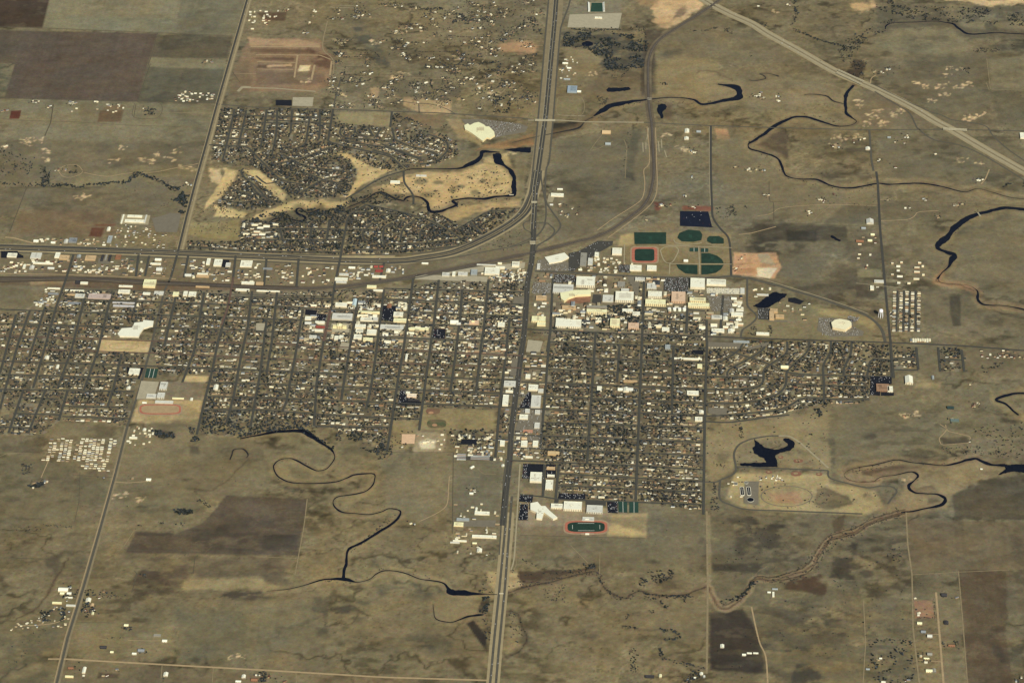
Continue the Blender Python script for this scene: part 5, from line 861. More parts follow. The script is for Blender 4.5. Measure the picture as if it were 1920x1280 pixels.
BLD = """23,479,18,9,7,W,white warehouse on a black lot at the left edge beside the highway
68,480,20,12,7,S,pale square warehouse second from the left edge under the highway
108,479,9,11,6,W,white shed left of the tan yard under the highway
121,483,18,9,5,T,tan roofed sheds in the yard under the highway
81,494,38,4,5,W,long thin white shed in the far west strip
46,500,5,9,6,W,west wing of the white building in the far west strip
60,502,8,8,6,S,east block of the white building in the far west strip
96,503,12,5,5,S,grey white shed near the west railway crossing
137,451,15,10,7,B,blue grey shop with a shadowed side north of the highway
124,453,7,8,5,S,small pale shop beside the blue grey shop
206,449,8,14,5,L,pale blue roofed shed beside the tents of the sales yard
204,430,6,8,5,W,white shed above the pale blue roofed shed
68,452,9,6,5,W,white barn at the end of the dirt pad near the highway
100,455,8,5,5,W,white shop in the dusty yard north of the highway
192,484,4,13,5,D,left dark narrow storage block in the west strip
206,484,4,13,5,D,right dark narrow storage block in the west strip
199,483,4,11,4,G,grey storage block between two dark ones
170,484,20,10,5,T,tan dusty sheds west of the dark storage blocks
148,481,7,6,5,L,pale blue roofed office right of the crossing road
222,482,10,9,5,N,red brown roofed sheds right of the dark storage blocks
230,411,3,18,5,W,white left wing of the storage yard in the northwest
253,406,28,5,5,W,white rear range of the storage yard in the northwest
252,415,36,6,5,W,white curved front range of the storage yard in the northwest
273,411,3,16,5,S,right wing of the storage yard in the northwest
281,532,23,16,12,C,large cream corrugated warehouse beside the railway
236,537,26,4,5,W,white long shed left of the cream warehouse
299,505,11,8,6,S,grey white shop in the strip above the cream warehouse
297,487,12,6,6,W,white shop under the highway west of the road junction
292,495,20,4,5,W,thin white shed under the highway west of the road junction
391,491,7,13,6,W,tall narrow white shed in the middle of the west strip
382,493,4,5,8,W,small white silo left of the narrow white shed
409,493,15,14,8,W,white block left of the small black lot
428,497,9,9,7,S,pale block right of the small black lot
462,495,22,13,6,W,white truck shop complex in the middle of the west strip
380,518,24,5,5,T,tan long shed north of the railway
380,514,20,4,5,W,white rear shed north of the railway
353,516,12,6,5,S,grey shed by the railway crossing
465,531,24,6,6,W,long white shed south of the railway crossing
487,532,14,6,6,T,tan shed right of the long white shed by the railway
455,544,26,5,5,W,white row beside the rails at the brick street
503,546,44,3,4,W,very long thin white roof by the rails
380,538,26,3,5,T,long narrow tan roof beside the rails
101,541,24,3,4,W,upper white storage roof near the west crossing
100,551,20,4,5,B,steel blue storage roof near the west crossing
140,545,36,3,4,W,upper long white roof right of the west crossing
142,553,34,3,4,T,lower long tan roof right of the west crossing
150,555,18,8,6,S,grey white shop right of the west crossing
187,556,42,10,5,180/160/150,broad mauve grey lumber shed
140,569,24,5,5,B,dark steel roofed range in the west grid
232,568,42,3,4,180/178/180,upper long silvery storage roof in the west grid
232,574,40,4,4,180/178/180,lower long silvery storage roof in the west grid
233,547,22,8,6,W,white shop above the long silvery roofs
275,551,14,6,6,W,white shop on the little black lot south of the rails
298,550,18,8,5,S,pale shop right of the little black lot
330,552,11,9,7,C,cream hall south of the railway yard
348,551,8,10,7,W,left white hall south of the railway yard
361,552,14,10,7,W,right white hall south of the railway yard
158,531,14,5,6,W,white shed with a dark side beside the rails at the west crossing
146,529,8,8,8,D,dark shed beside the rails at the west crossing
252,697,20,13,7,W,white clinic on the black lot by the dark west road
307,724,14,16,9,S,grey roofed gymnasium of the west school
302,742,14,12,9,S,barrel roofed hall of the west school
284,743,18,9,6,S,pale classroom wing left of the barrel roofed hall
308,754,34,6,5,S,long pale classroom row above the red oval track
271,755,8,4,4,W,white field house above the left end of the red oval track
334,747,22,3,4,C,cream hut row right of the barrel roofed hall
359,749,5,6,4,W,white hut near the school's east fence
405,727,8,11,8,W,white church east of the school's road
108,688,5,8,6,W,white hall among the far west houses
88,671,8,7,5,W,white hall in the upper far west houses
241,728,7,6,5,W,small white hall left of the dark west road
250,821,15,4,5,W,long white shed below the western school land
271,806,6,6,5,W,white shed east of the road below the school
665,568,7,15,10,180/200/205,pale blue roofed church with a long nave
640,572,22,9,8,W,white hall left of the pale blue roofed church
642,594,38,13,8,S,pale civic block north of the courthouse square
692,586,40,5,8,C,cream row of shops one street above the square
688,599,24,8,8,W,white shop block east of the civic block
703,599,12,8,8,S,silvery shop at the end of the white block
747,590,18,10,8,W,white store beside the black downtown lot
750,601,24,8,7,C,cream store under the white store downtown
676,612,20,8,8,W,upper white shop row east of the square
674,621,14,9,8,W,middle white shop row east of the square
697,623,18,11,8,W,bright white store in the downtown core
671,632,15,10,8,W,lower white shop row east of the square
690,637,18,8,8,C,cream store in the downtown core
735,614,44,10,7,S,broad grey white market roof downtown
785,617,38,6,6,C,long cream office right of the market roof
852,604,15,9,7,W,white church right of the centre downtown
860,607,8,6,7,S,pale annex beside the white church
889,605,18,8,6,P,pinkish hall in the east downtown
940,609,13,10,8,W,pale hall one block left of the avenue
887,604,6,4,12,C,cream tower block in the east downtown
578,597,12,8,7,W,white office left of the small black downtown lot
600,605,18,6,6,W,upper white long shop west of the square
600,613,18,4,6,R,red roofed long shop west of the square
598,620,16,5,6,W,lower white shop west of the red roof
578,606,12,6,6,S,grey white shop left of the red roof
631,634,8,9,7,W,left of two white shops under the square
640,633,8,9,7,W,right of two white shops under the square
587,632,14,7,6,S,grey white shop in the lower downtown
730,574,8,8,5,N,brown roofed house on the black downtown lot
640,524,24,7,6,W,white shops right of the rail crossing road
640,529,20,5,5,S,pale shop row by the rail crossing road
711,519,26,5,5,W,long white shed north of the rails
697,538,18,6,6,C,cream shed by the curving rails
709,545,18,4,5,W,white shed under the cream rail shed
705,500,7,5,4,R,upper left red storage roof by the highway
715,500,7,5,4,R,upper middle red storage roof by the highway
711,508,14,5,4,R,lower red storage roof by the highway
728,508,8,7,4,W,white storage roof beside the red roofs
660,502,12,5,5,W,white motel beneath the highway
502,504,18,4,4,B,grey blue roof beneath the highway
797,494,12,4,5,W,white diner between highway and railway
645,515,18,5,5,S,silver shop on the rail crossing road
836,515,14,8,6,S,white grey siding shed beside the rails
868,514,18,8,6,S,long grey siding shed beside the rails
851,514,6,9,6,W,white gabled siding shed beside the rails
889,511,12,12,8,L,blue striped white mill beside the rails
923,509,28,15,10,W,large white plant beside the railway bend
938,502,18,5,7,W,pale extension of the large white plant
967,496,14,11,9,W,white cube warehouse left of the avenue bridge
912,497,36,3,4,S,thin pale roof along the railway bend
1010,500,6,12,5,S,narrow pale block on the avenue near the bridge
741,342,18,6,6,W,white clubhouse in the golf course
790,330,20,4,4,S,thin pale roof beside the golf course club
1045,366,24,7,6,W,long white hall east of the freeway
1050,355,10,4,5,W,white shed behind the long white hall
1034,384,6,4,4,S,small pale shed under the long white hall
1094,487,12,26,6,G,long grey roofed workshop left of the campus fields
1107,491,9,14,6,S,silver roofed workshop beside the long grey one
1119,478,8,10,7,W,white shop behind the workshops
1157,472,18,14,10,W,white gymnasium alone above the ring road
1192,503,22,12,8,W,left white dormitory above the ring road
1222,503,18,11,8,W,right white dormitory above the ring road
1286,489,8,6,5,W,small white pavilion on the playing grounds
1098,529,35,21,14,W,large cream white campus hall with a roof well
1056,542,38,18,9,S,pale faceted campus hall above the crescent
1171,557,34,21,14,W,tall white campus block left of the campus street
1172,545,15,8,10,S,pale upper wing behind the tall white campus block
1228,553,26,14,14,W,upper white campus block right of the campus street
1229,568,38,13,14,C,lower cream campus block right of the campus street
1165,534,14,12,9,G,grey roofed campus block under the ring road
1200,524,18,8,8,S,pale campus block by the ring road street corner
1222,537,18,12,8,S,pale campus block above the upper white block
1272,558,26,22,13,P,pink roofed campus building with a broken outline
1308,563,30,10,12,C,cream rear range of the court shaped campus building
1310,573,40,10,12,C,cream front range of the court shaped campus building
1308,532,27,21,13,W,large white hall at the ring road's inner bend
1343,530,36,13,10,W,long white arena annex at the ring road
1119,577,38,8,16,G,grey hipped roof block of the old columned hall
1119,585,38,10,15,C,columned cream front of the old campus hall
1066,607,48,17,11,W,broad white campus library on the south campus street
1050,600,16,8,9,S,pale wing behind the broad white library
1010,599,26,12,10,C,cream campus hall nearest the avenue
1015,608,16,8,8,C,cream lower wing of the hall nearest the avenue
1153,606,18,18,13,C,cream block with trees on the south campus
1188,612,20,13,11,P,pinkish white block at the campus street corner
1177,583,20,8,9,W,white block under the tall campus block
1193,589,14,9,9,W,lower white block at the campus street
1067,577,26,8,7,T,tan flat block left of the columned hall
1015,559,20,9,7,T,tan roofed building in the avenue lots
1140,560,20,14,6,S,pale terrace beside the tall white block
1382,590,22,9,8,W,white church east of the campus
1372,584,8,10,9,S,pale tower wing of the white church east of the campus
1376,560,10,6,6,W,white shop near the ring road curve
1344,595,20,8,7,S,grey white row east of the campus domes
1346,620,24,8,7,W,white apartment range by the long east street
1370,621,10,8,6,W,white annex by the long east street
1392,546,8,12,6,S,pale building at the east end of the big car park
1360,598,8,8,5,W,small white hall east of the grey row
1451,583,14,9,9,T,tan dormitory wing beside the dark pond
1447,592,9,18,9,T,tan dormitory left wing beside the dark pond
1462,594,16,8,9,T,tan dormitory front wing beside the dark pond
1430,553,22,4,5,S,pale low range above the dark pond
1430,626,24,6,6,W,cream lodge south of the winding campus road
1385,600,10,5,5,W,white shop beside the winding campus road
1252,651,10,10,8,L,pale blue and white hall south of the campus
1248,618,14,9,7,W,white block on the long east street
1390,641,30,5,4,L,long pale blue roof south of the long east street
1631,416,13,10,7,S,grey white barn with a metal side near the straight road
1619,428,8,5,5,L,pale blue shed below the grey white barn
1636,440,7,5,5,C,small cream barn near the straight road
1612,452,14,5,5,N,red brown barn near the straight road
1631,451,8,5,5,C,cream shed right of the red brown barn
1635,540,7,9,6,W,white barn beside the trailer park road
1648,528,18,6,5,S,long roofed sheds north of the trailer park road
1917,255,9,12,7,W,white warehouse at the right edge near the highway
1627,279,8,6,5,W,white barn at the top pasture road
1667,258,6,4,5,L,pale blue farmhouse in the top pasture
1288,246,8,8,5,W,left pale house in the railway pasture
1310,247,8,5,5,L,bluish roofed house in the railway pasture
1287,260,8,6,5,W,lower pale house in the railway pasture
1137,248,16,8,5,T,tan barn east of the freeway marsh
1140,270,10,6,5,L,pale grey barn below the tan barn
1073,168,18,14,8,140/156/170,blue grey warehouse east of the freeway
1086,172,7,5,5,W,white annex of the blue grey warehouse
1060,119,10,4,5,W,white barn in the freeway yard
1067,128,8,4,5,W,lower white barn in the freeway yard
1063,149,12,4,5,L,dull blue barn in the freeway yard
1122,34,14,4,5,W,white ticket building below the stadium
1655,727,24,15,8,150/116/88,brown roofed school on the black lot
1669,730,10,12,8,W,white gymnasium joined to the brown roofed school
1704,713,14,16,9,W,white church east of the brown roofed school
1749,708,4,8,5,L,thin pale silo shed east of the white church
1782,764,12,6,6,40/60/60,dark green roofed barn in the east pasture
1790,788,16,6,5,96/112/108,teal roofed farmhouse in the east pasture
1471,688,14,7,6,C,cream chapel among the crescent streets
956,720,22,12,7,S,grey white supermarket left of the avenue
955,734,14,5,6,W,white restaurant left of the avenue
948,751,11,22,9,W,tall narrow white store left of the avenue
1000,727,18,12,8,W,pale stepped store right of the avenue
1014,733,10,8,7,S,silver store behind the pale stepped store
1005,753,18,24,9,S,large silver roofed market right of the avenue
989,771,9,9,7,S,pale shop under the large silver market
1008,773,10,9,7,S,silver shop under the large silver market
982,782,16,10,7,W,white arcaded shop on the avenue
1007,798,10,12,7,S,tall pale shop east of the avenue
990,808,18,5,5,176/126/98,orange roofed shop east of the avenue
983,832,12,12,8,W,left white square store above the cross street
1004,832,10,12,8,W,right white square store above the cross street
983,822,10,6,6,T,tan shop above the white square stores
1038,850,22,8,9,196/168/120,golden roofed chapel on the small black lot
992,857,14,4,5,W,long white roof beside the lower avenue
1005,895,22,20,10,W,big white store on the black lot
1033,878,16,6,7,T,tan motel range right of the big white store
1033,892,14,5,7,W,white motel range right of the big white store
1030,909,14,19,8,W,tall white warehouse below the motel ranges
1074,949,34,18,11,W,white gymnasium of the south school
1115,955,30,16,9,S,grey white field house of the south school
1044,949,22,10,8,W,white link building of the south school
1103,973,22,8,4,S,pale terrace above the oval green field
772,742,18,8,8,230/205/180,pinkish white elementary school on a black lot
765,737,8,6,9,W,white tower wing of the elementary school
776,750,22,4,5,D,dark front range of the elementary school
1299,737,22,9,6,W,white court shaped motel in the east grid
1275,735,12,4,5,L,slanting pale blue roof in the east grid
1181,730,12,8,6,S,left silver church in the east grid
1163,730,9,7,6,W,white manse in the east grid
1174,731,10,9,6,W,white chapel in the east grid
1124,729,9,10,6,W,pale hall in the east grid
1310,786,14,9,7,W,white hall beside the east edge road
1315,773,8,7,6,W,white house shaped hall at the east edge road
1182,715,26,5,5,180/150/108,orange tan long roof in the east grid
1290,673,52,4,5,W,long white rowhouse roof in the east grid
1312,687,9,9,6,C,cream block near the east edge road
990,706,9,9,6,W,white house block right of the avenue
762,671,4,13,9,W,narrow white church in the middle grid
942,831,9,11,7,W,white block left of the avenue bend
904,962,28,7,5,W,L shaped white barn front west of the lower avenue
893,955,4,8,5,W,side wing of the white barn west of the lower avenue
868,974,24,6,5,L,pale blue machine shed west of the lower avenue
860,983,18,8,5,C,cream shed under the pale blue machine shed
908,1006,46,6,6,W,long white motel west of the lower avenue
862,1014,26,3,4,W,long low white row below the motel
853,1017,18,3,4,S,lower pale row below the motel
899,1032,9,8,5,W,white shop at the foot of the motel row
890,1018,8,4,4,C,cream hut among the motel yards
885,876,8,5,5,W,slanted white barn near the lower avenue
943,873,5,5,5,W,small white office beside the lower avenue
884,925,7,5,5,W,white trailer house in the lower avenue paddock
119,1105,18,9,7,W,large white barn beside the west road in the south
117,1112,8,6,5,C,cream house under the large white barn
130,1112,8,6,5,W,white farmhouse right of the large white barn
132,1120,8,3,4,W,white trailer under the farmhouse
107,1130,18,4,4,C,cream poultry shed on the far left farm
133,1135,18,4,4,S,grey poultry shed by the west road
166,1125,9,8,5,W,white farmhouse right of the west road
173,1134,6,6,5,T,tan farmhouse right of the west road
174,1150,4,6,5,C,small cream cottage right of the west road
237,1172,8,6,6,C,cream roofed estate house with dark trees
309,1201,9,6,5,W,pale estate barn at the end of the white drive
295,1191,14,5,5,G,grey estate house above the pale barn
194,1213,12,6,6,D,dark roofed estate house on a brown lot
210,1222,6,5,5,C,small cream barn beside the dark roofed estate house
265,1219,12,7,6,B,blue grey estate house on a tan lot
252,1225,8,5,5,W,small white barn beside the blue grey estate house
158,1256,6,12,5,W,tall narrow white barn in the lower left corner
130,1268,16,3,5,C,cream shed in the lower left corner
133,1252,10,5,5,N,brown house in the lower left corner
311,1264,8,8,5,W,white farmhouse on the southern lane
457,1268,7,7,5,W,white square farmhouse near the dirt road
447,1277,10,5,5,W,white barn beside the square farmhouse
477,1274,12,7,5,N,red brown farmhouse near the dirt road
279,899,9,6,5,W,white farmhouse at the end of the pale drive
1453,1104,10,4,4,L,teal and white trailer on the creek farm
1442,1110,6,4,4,W,left white trailer on the creek farm
1450,1114,4,10,4,W,two white trailers end to end on the creek farm
1354,1211,7,7,4,W,paired white trailers on the dark burned field
1395,1227,7,5,5,W,white barn on the dark burned field
1405,1224,9,3,4,W,left white trailer right of the white barn
1417,1224,9,3,4,W,right white trailer right of the white barn
1218,1268,17,6,5,D,dark roofed farmhouse at the bottom edge
1238,1267,5,7,6,C,round cream tank house at the bottom edge
1315,1263,6,6,5,W,white farmhouse with trees at the bottom edge
1303,1270,4,4,4,W,small white hut at the bottom edge
1320,1268,4,5,4,S,pale hut under the white farmhouse
1770,1115,10,7,6,D,dark roofed new house at the head of the pale lane
1724,1168,9,6,5,C,cream roofed new house west of the pale lane
1731,1184,9,6,5,B,blue grey roofed new house west of the pale lane
1743,1192,9,7,5,S,dark and white roofed new house west of the pale lane
1774,1167,8,7,5,D,dark square new house east of the pale lane
1784,1210,12,5,5,N,brown house with a ring of trees east of the pale lane
1743,1226,9,7,6,G,grey roofed new house with circular drive
1737,1234,10,4,5,C,cream long garage below the grey roofed house
1742,1257,12,7,5,C,cream roofed new house low on the pale lane
1751,1257,7,8,5,G,grey garage of the cream roofed house
1651,1234,5,4,4,W,white trailer among the southern brush
1627,1254,7,4,4,L,pale blue trailer on the southern track
1656,1278,8,4,4,W,white trailer at the bottom edge brush
1840,879,4,3,3,W,white gauge hut beside the south east river""".split('\n')
BP = {}
for ln in BLD:
    a = ln.split(',', 6); col = a[5] if '/' not in a[5] else tuple(int(v) for v in a[5].split('/'))
    x, y, w_, d_, h_ = (float(v) for v in a[:5]); lb = a[6]
    small = w_ <= 12 and d_ <= 8 and h_ <= 6
    nm = 'house' if 'house' in lb or 'cottage' in lb else 'trailer' if 'trailer' in lb else 'barn' if 'barn' in lb else 'shed' if 'shed' in lb else 'church' if 'church' in lb or 'chapel' in lb else 'building'
    BP[lb] = building(x, y, w_, d_, h_, col, lb, cat=nm if nm != 'building' else 'building', name={'house': 'farmhouse'}.get(nm, nm), gable=small or nm in ('church', 'barn') and w_ < 20, win=(('campus' in lb or 'school' in lb or 'motel' in lb) and h_ >= 8 or small),
                      rot=45 if 'slanted' in lb else (-35 if 'slanting' in lb else None))
# the old hall's columns
for lb, r in BP.items():
    if lb.startswith('columned'):
        Y = min(v.co.y for v in r.children[0].data.vertices); X = max(v.co.x for v in r.children[0].data.vertices)
        for k in range(10):
            b = MB(); b.cyl(-X*.5+k*X/9, Y-2, 0, 13, .8, .7, 8); obj('column', b.me('column', [M((235, 225, 195), 'col')], False), r)
# irregular buildings
z3 = lambda s, ox, oy: ' '.join('%.1f,%.1f' % (ox+float(q.split(',')[0])/3.764, oy+float(q.split(',')[1])/3.764) for q in s.split())
polyb(z3("830,1150 860,1112 935,1106 950,1072 1010,1066 1012,1052 1085,1060 1080,1092 1015,1110 990,1145 980,1170 845,1166", 0, 320), 8, 'W', 'large white stepped school between the west streets', units=6)
polyb(z3("1470,885 1495,872 1510,884 1540,868 1572,862 1610,880 1622,893 1645,893 1680,928 1686,955 1652,975 1630,970 1600,995 1560,966 1520,937 1475,912", 480, 0), 9, (232, 218, 172), 'very large cream superstore north of the golf course', units=8)
polyb(z3("520,1070 545,1052 580,1045 645,1056 662,1070 664,1090 618,1122 530,1104", 1420, 320), 14, (228, 214, 176), 'cream eight sided events arena inside the east lots', units=4)
polyb(z3("230,610 370,578 402,610 352,636 262,652", 960, 320), 8, 'W', 'white wedge shaped plant under the railway right of the avenue', units=4)
polyb(z3("340,862 440,842 556,840 556,872 450,878 400,896 368,918 345,900", 960, 320), 12, 'C', 'cream crescent shaped campus building round a brown lawn', units=4)
polyb(z3("130,1140 180,1130 205,1160 235,1160 262,1190 320,1240 290,1252 225,1205 212,1250 172,1245 175,1205 130,1185", 960, 640), 9, 'W', 'star shaped white high school with slanting wings', units=5)
polyb("1026,814 1026,814", 1, 'W', '') if False else None
lot(z3("380,935 400,905 450,885 556,878 552,930 480,938", 960, 320), M((150, 104, 76), 'lawn', second=(120, 84, 60), sscale=.05), 1.2, 'lawn', 'brown lawn inside the crescent shaped building')
lot(z3("1030,655 1125,655 1118,722 1026,722", 480, 640), M((206, 168, 130), 'slab'), 1.2, 'yard', 'pink bare yard south of the town park')
lot("1036,568 1042,568 1042,574 1036,574", m_conc, 1.2, 'plaza')
# courthouse on its square
o = building(637, 612, 9, 10, 16, 'C', 'cream cross shaped courthouse in its tan square', 'courthouse', name='courthouse', units=0, win=True)
for q in ((-22, 0, 9, 7), (22, 0, 9, 7)):
    b = MB(); b.box(q[0]-q[2], -q[3], 0, q[0]+q[2], q[3], 12); obj('wing', b.me('wing', [M((226, 208, 150), 'wing')], False), o)
b = MB(); b.box(-4, -4, 16.1, 4, 4, 21); b.cyl(0, 0, 21, 26, 5, .3, 4); obj('cupola', b.me('cupola', [M((215, 200, 160), 'cup')], False), o)
# white domes on campus
for k, x in enumerate((1255, 1264.5, 1274, 1283)):
    o, g = thing_at('dome_tank', x, 582, '%s of the four white cylinders in a row on the east campus' % ('first', 'second', 'third', 'last')[k], 'tank')
    b = MB(); b.cyl(0, 0, 0, 12, 8, 8, 16, cap=False); obj('tank_wall', b.me('tank_wall', [M(PALW['W'], 'wall')], False), o)
    b = MB(); b.cyl(0, 0, 12, 14, 8.2, .5, 16); obj('tank_roof', b.me('tank_roof', [M((225, 222, 210), 'tr')], False), o)
# water tower
o, g = thing_at('water_tower', 1651, 594.5, 'white legged water tower beside the trailer park road', 'water tower')
mw = mat('white_tank_paint', (240, 238, 225), amp=.04, rough=.5)
b = MB(); prof = [(2, 26), (7, 28), (9.5, 31.5), (9.5, 37), (7.5, 41), (3, 43), (.4, 43.5)]
for (r0, z0), (r1, z1) in zip(prof[:-1], prof[1:]): b.cyl(0, 0, z0, z1, r0, r1, 20, cap=(z1 == 43.5))
obj('tank', b.me('tank', [mw], False), o)
for k in range(6):
    a = k*math.pi/3+.3; b = MB(); v = []
    for z, r in ((0, 11.5), (31, 8.8)):
        for q in range(6): v.append((r*math.cos(a)+.9*math.cos(q*math.pi/3), r*math.sin(a)+.9*math.sin(q*math.pi/3), z))
    b.add(v, [(i, (i+1) % 6, 6+(i+1) % 6, 6+i) for i in range(6)]); obj('leg', b.me('leg', [mw], False), o)
b = MB(); b.cyl(0, 0, 0, 27, 1.6, 1.6, 10); obj('riser_pipe', b.me('riser_pipe', [mw], False), o)
# water works
for k, (x, y, rx, ry) in enumerate([(1379, 907, 4.5, 2.4), (1399, 905, 4, 2), (1407, 937, 7, 3)]):
    o, g = thing_at('settling_tank', x, y, ['left round grey settling tank of the water works', 'upper round grey settling tank of the water works', 'dark round settling tank at the foot of the water works'][k], 'settling tank')
    r = rx/sx(y); b = MB(); b.cyl(0, 0, 0, 3, r, r, 24, cap=False); b.cyl(0, 0, 0, 3.01, r-1.2, r-1.2, 24, cap=False)
    for i in range(24):
        a0, a1 = i*math.pi/12, (i+1)*math.pi/12
        b.add([(r*math.cos(a0), r*math.sin(a0), 3), (r*math.cos(a1), r*math.sin(a1), 3), ((r-1.2)*math.cos(a1), (r-1.2)*math.sin(a1), 3), ((r-1.2)*math.cos(a0), (r-1.2)*math.sin(a0), 3)], [(0, 1, 2, 3)])
    obj('rim', b.me('rim', [M((180, 175, 160), 'rim')], False), o); b = MB(); b.cyl(0, 0, 1.8, 2.2, r-1.3, r-1.3, 24); obj('water', b.me('water', [m_water if k == 2 else M((110, 108, 98), 'tw')], False), o)
for k, x in enumerate((1391.5, 1404)):
    o, g = thing_at('oxidation_ditch', x, 921, '%s dark long basin with white rim at the water works' % ('left', 'right')[k], 'basin')
    p = oval(0, 0, 9, 30, .35, 28); b = MB(); b.prism(p, 0, 2.5); obj('rim', b.me('rim', [M((220, 212, 190), 'rim2')], False), o)
    b = MB(); b.prism(p*[.78, .9], 2, 2.9); obj('water', b.me('water', [m_water], False), o); b = MB(); b.box(-1, -22, 2.9, 1, 22, 3.3); obj('divider', b.me('divider', [M((180, 175, 160), 'rim')], False), o)
# bridges
def bridge(line, width, label, h=6.5, m=m_conc, piers=3):
    p = pts(line); g = P(p[:, 0], p[:, 1]+.34*h*0); c = (g[0]+g[1])/2; d = g[1]-g[0]; L = np.hypot(*d); rz = math.atan2(d[1], d[0])
    o = empty('bridge', (c[0], c[1], 0), rz); tag(o, label, 'bridge')
    b = MB(); b.box(-L/2, -width/2, h-1.2, L/2, width/2, h, bottom=True); obj('deck', b.me('deck', [m], False), o)
    for s in (-1, 1):
        b = MB(); b.box(-L/2, s*width/2-.3, h+.02, L/2, s*width/2+.3, h+1.0); obj('parapet', b.me('parapet', [M((205, 198, 175), 'par')], False), o)
    for k in range(piers):
        x = -L/2+(k+1)*L/(piers+1); b = MB(); b.box(x-.8, -width/2+1, 0, x+.8, width/2-1, h-1.25); obj('pier', b.me('pier', [m], False), o)
bridge("1003,227.5 1041,228", 14, 'pale overpass carrying the cross road over the freeway')
bridge("1768,243.5 1813,246", 14, 'pale overpass over the diagonal highway')
bridge("1571,133 1619,155", 11, 'far span of the twin highway bridge over the wooded creek'); bridge("1568,138 1615,160", 11, 'near span of the twin highway bridge over the wooded creek')
bridge("1213,186 1222,187", 12, 'railway bridge over the north lake stream', 3, m_bal, 2); bridge("996,381 1007,381", 10, 'small overpass at the freeway split'); bridge("993,457 1004,457", 22, 'avenue bridge over the highway', 6.5, m_conc, 2)
bridge("1833,399 1838,406", 6, 'small pale bridge over the wide east river', 3, m_conc, 1); bridge("944,1113 936,1113", 4, 'culvert headwall under the southern highway', 2.5, m_conc, 1)
bridge("963,366 955,366", 4, 'little weir on the golf canal', 2, m_conc, 1)
# ================================================================ HOUSES
ROOFS = [((216, 206, 172), .10), ((156, 142, 108), .12), ((116, 102, 76), .18), ((94, 82, 62), .20), ((70, 64, 54), .18), ((62, 64, 66), .13), ((122, 126, 128), .05), ((104, 68, 52), .02), ((140, 104, 70), .02)]
RC = np.array([lin(c) for c, _ in ROOFS]); RP = np.array([p for _, p in ROOFS]); RP /= RP.sum()
RN = ['white', 'pale tan', 'tan', 'brown', 'dark brown', 'dark grey', 'blue grey', 'brick red', 'orange tan']
WALLC = np.array([lin(c) for c in [(246, 236, 204), (222, 204, 160), (184, 150, 112), (236, 230, 208), (156, 118, 86)]])
HS = []  # x, y, angle, L, W, h, rh, roofcolour, wallcolour, kind
taken = {}
def free(x, y, r):
    i, j = int(x//16), int(y//16)
    for a in (-1, 0, 1):
        for b in (-1, 0, 1):
            for (u, v, s) in taken.get((i+a, j+b), ()):
                if (u-x)**2+(v-y)**2 < (r+s)**2: return False
    taken.setdefault((i, j), []).append((x, y, r)); return True
def blocked(x, y, r):
    a = np.array([0, r, -r, 0, 0]); b = np.array([0, 0, 0, r, -r])
    return test(BLK, x+a, y+b).any()
def add_house(x, y, ang, L, W, h=3.0, rc=None, kind=0):
    if not free(x, y, min(L, W)*.5): return
    HS.append((x, y, ang, L, W, h, W*.5*rng.uniform(.3, .5), int(rng.choice(9, p=RP)) if rc is None else rc, int(rng.integers(0, 5)), kind))
for g in st_hs:
    gg = resample(g, 4); d = np.r_[0, np.cumsum(np.hypot(*(gg[1:]-gg[:-1]).T))]
    s = 12
    while s < d[-1]-8:
        k = min(len(gg)-2, int(np.searchsorted(d, s))); t = gg[k+1]-gg[k]; t = t/np.hypot(*t); nr = np.array([-t[1], t[0]])
        gap = .07+.5*float(np.clip((fbm(np.array(gg[k][0]/130), np.array(gg[k][1]/130), 201, 3)-.56)*7, 0, 1))
        for sd in (-1, 1):
            if rng.random() < gap: continue
            q = gg[k]+nr*sd*rng.uniform(20, 25)+t*rng.uniform(-2, 2)
            if test(RES, q[0], q[1]) and not blocked(q[0], q[1], 7):
                a = math.atan2(t[1], t[0])+(math.pi/2 if rng.random() < .22 else 0)
                add_house(q[0], q[1], a, rng.uniform(13, 19), rng.uniform(8.5, 11), 3.5)
            if rng.random() < .38:
                q = gg[k]+nr*sd*rng.uniform(38, 46)+t*rng.uniform(-7, 7)
                if test(RES, q[0], q[1]) and not blocked(q[0], q[1], 4): add_house(q[0], q[1], math.atan2(t[1], t[0])+(math.pi/2 if rng.random() < .4 else 0), rng.uniform(6, 10), rng.uniform(5, 7), 2.6, kind=1)
        s += rng.uniform(17, 23)
# extra sheds and cottages in yard gaps
c = rng.uniform(0, 1, (60000, 2))*[NX*CELL, NY*CELL]+[GX0, GY0]
c = c[test(RES, c[:, 0], c[:, 1])][:1500]
for x, y in c:
    if not blocked(x, y, 6): add_house(x, y, TH+(math.pi/2 if rng.random() < .5 else 0), rng.uniform(7, 15), rng.uniform(6, 10), 2.8, kind=1)
def scatter_b(s, n, L, W, h, rcs, kind=2, ang=None, chk=5):
    if n > 60 and n < 130: n = int(n*.62); rcs = list(rcs)+[2, 3, 4, 5]
    p = pts(s); g = P(p[:, 0], p[:, 1]); lo, hi = g.min(0), g.max(0); k = 0; tr = 0
    while k < n and tr < n*30:
        tr += 1; q = rng.uniform(lo, hi)
        if not inside(g, np.array([q[0]]), np.array([q[1]]))[0] or blocked(q[0], q[1], chk): continue
        m = len(HS); add_house(q[0], q[1], TH+(math.pi/2 if rng.random() < .4 else 0) if ang is None else ang+rng.uniform(-.5, .5), rng.uniform(*L), rng.uniform(*W), rng.uniform(*h), int(rng.choice(rcs)), kind)
        k += len(HS) > m
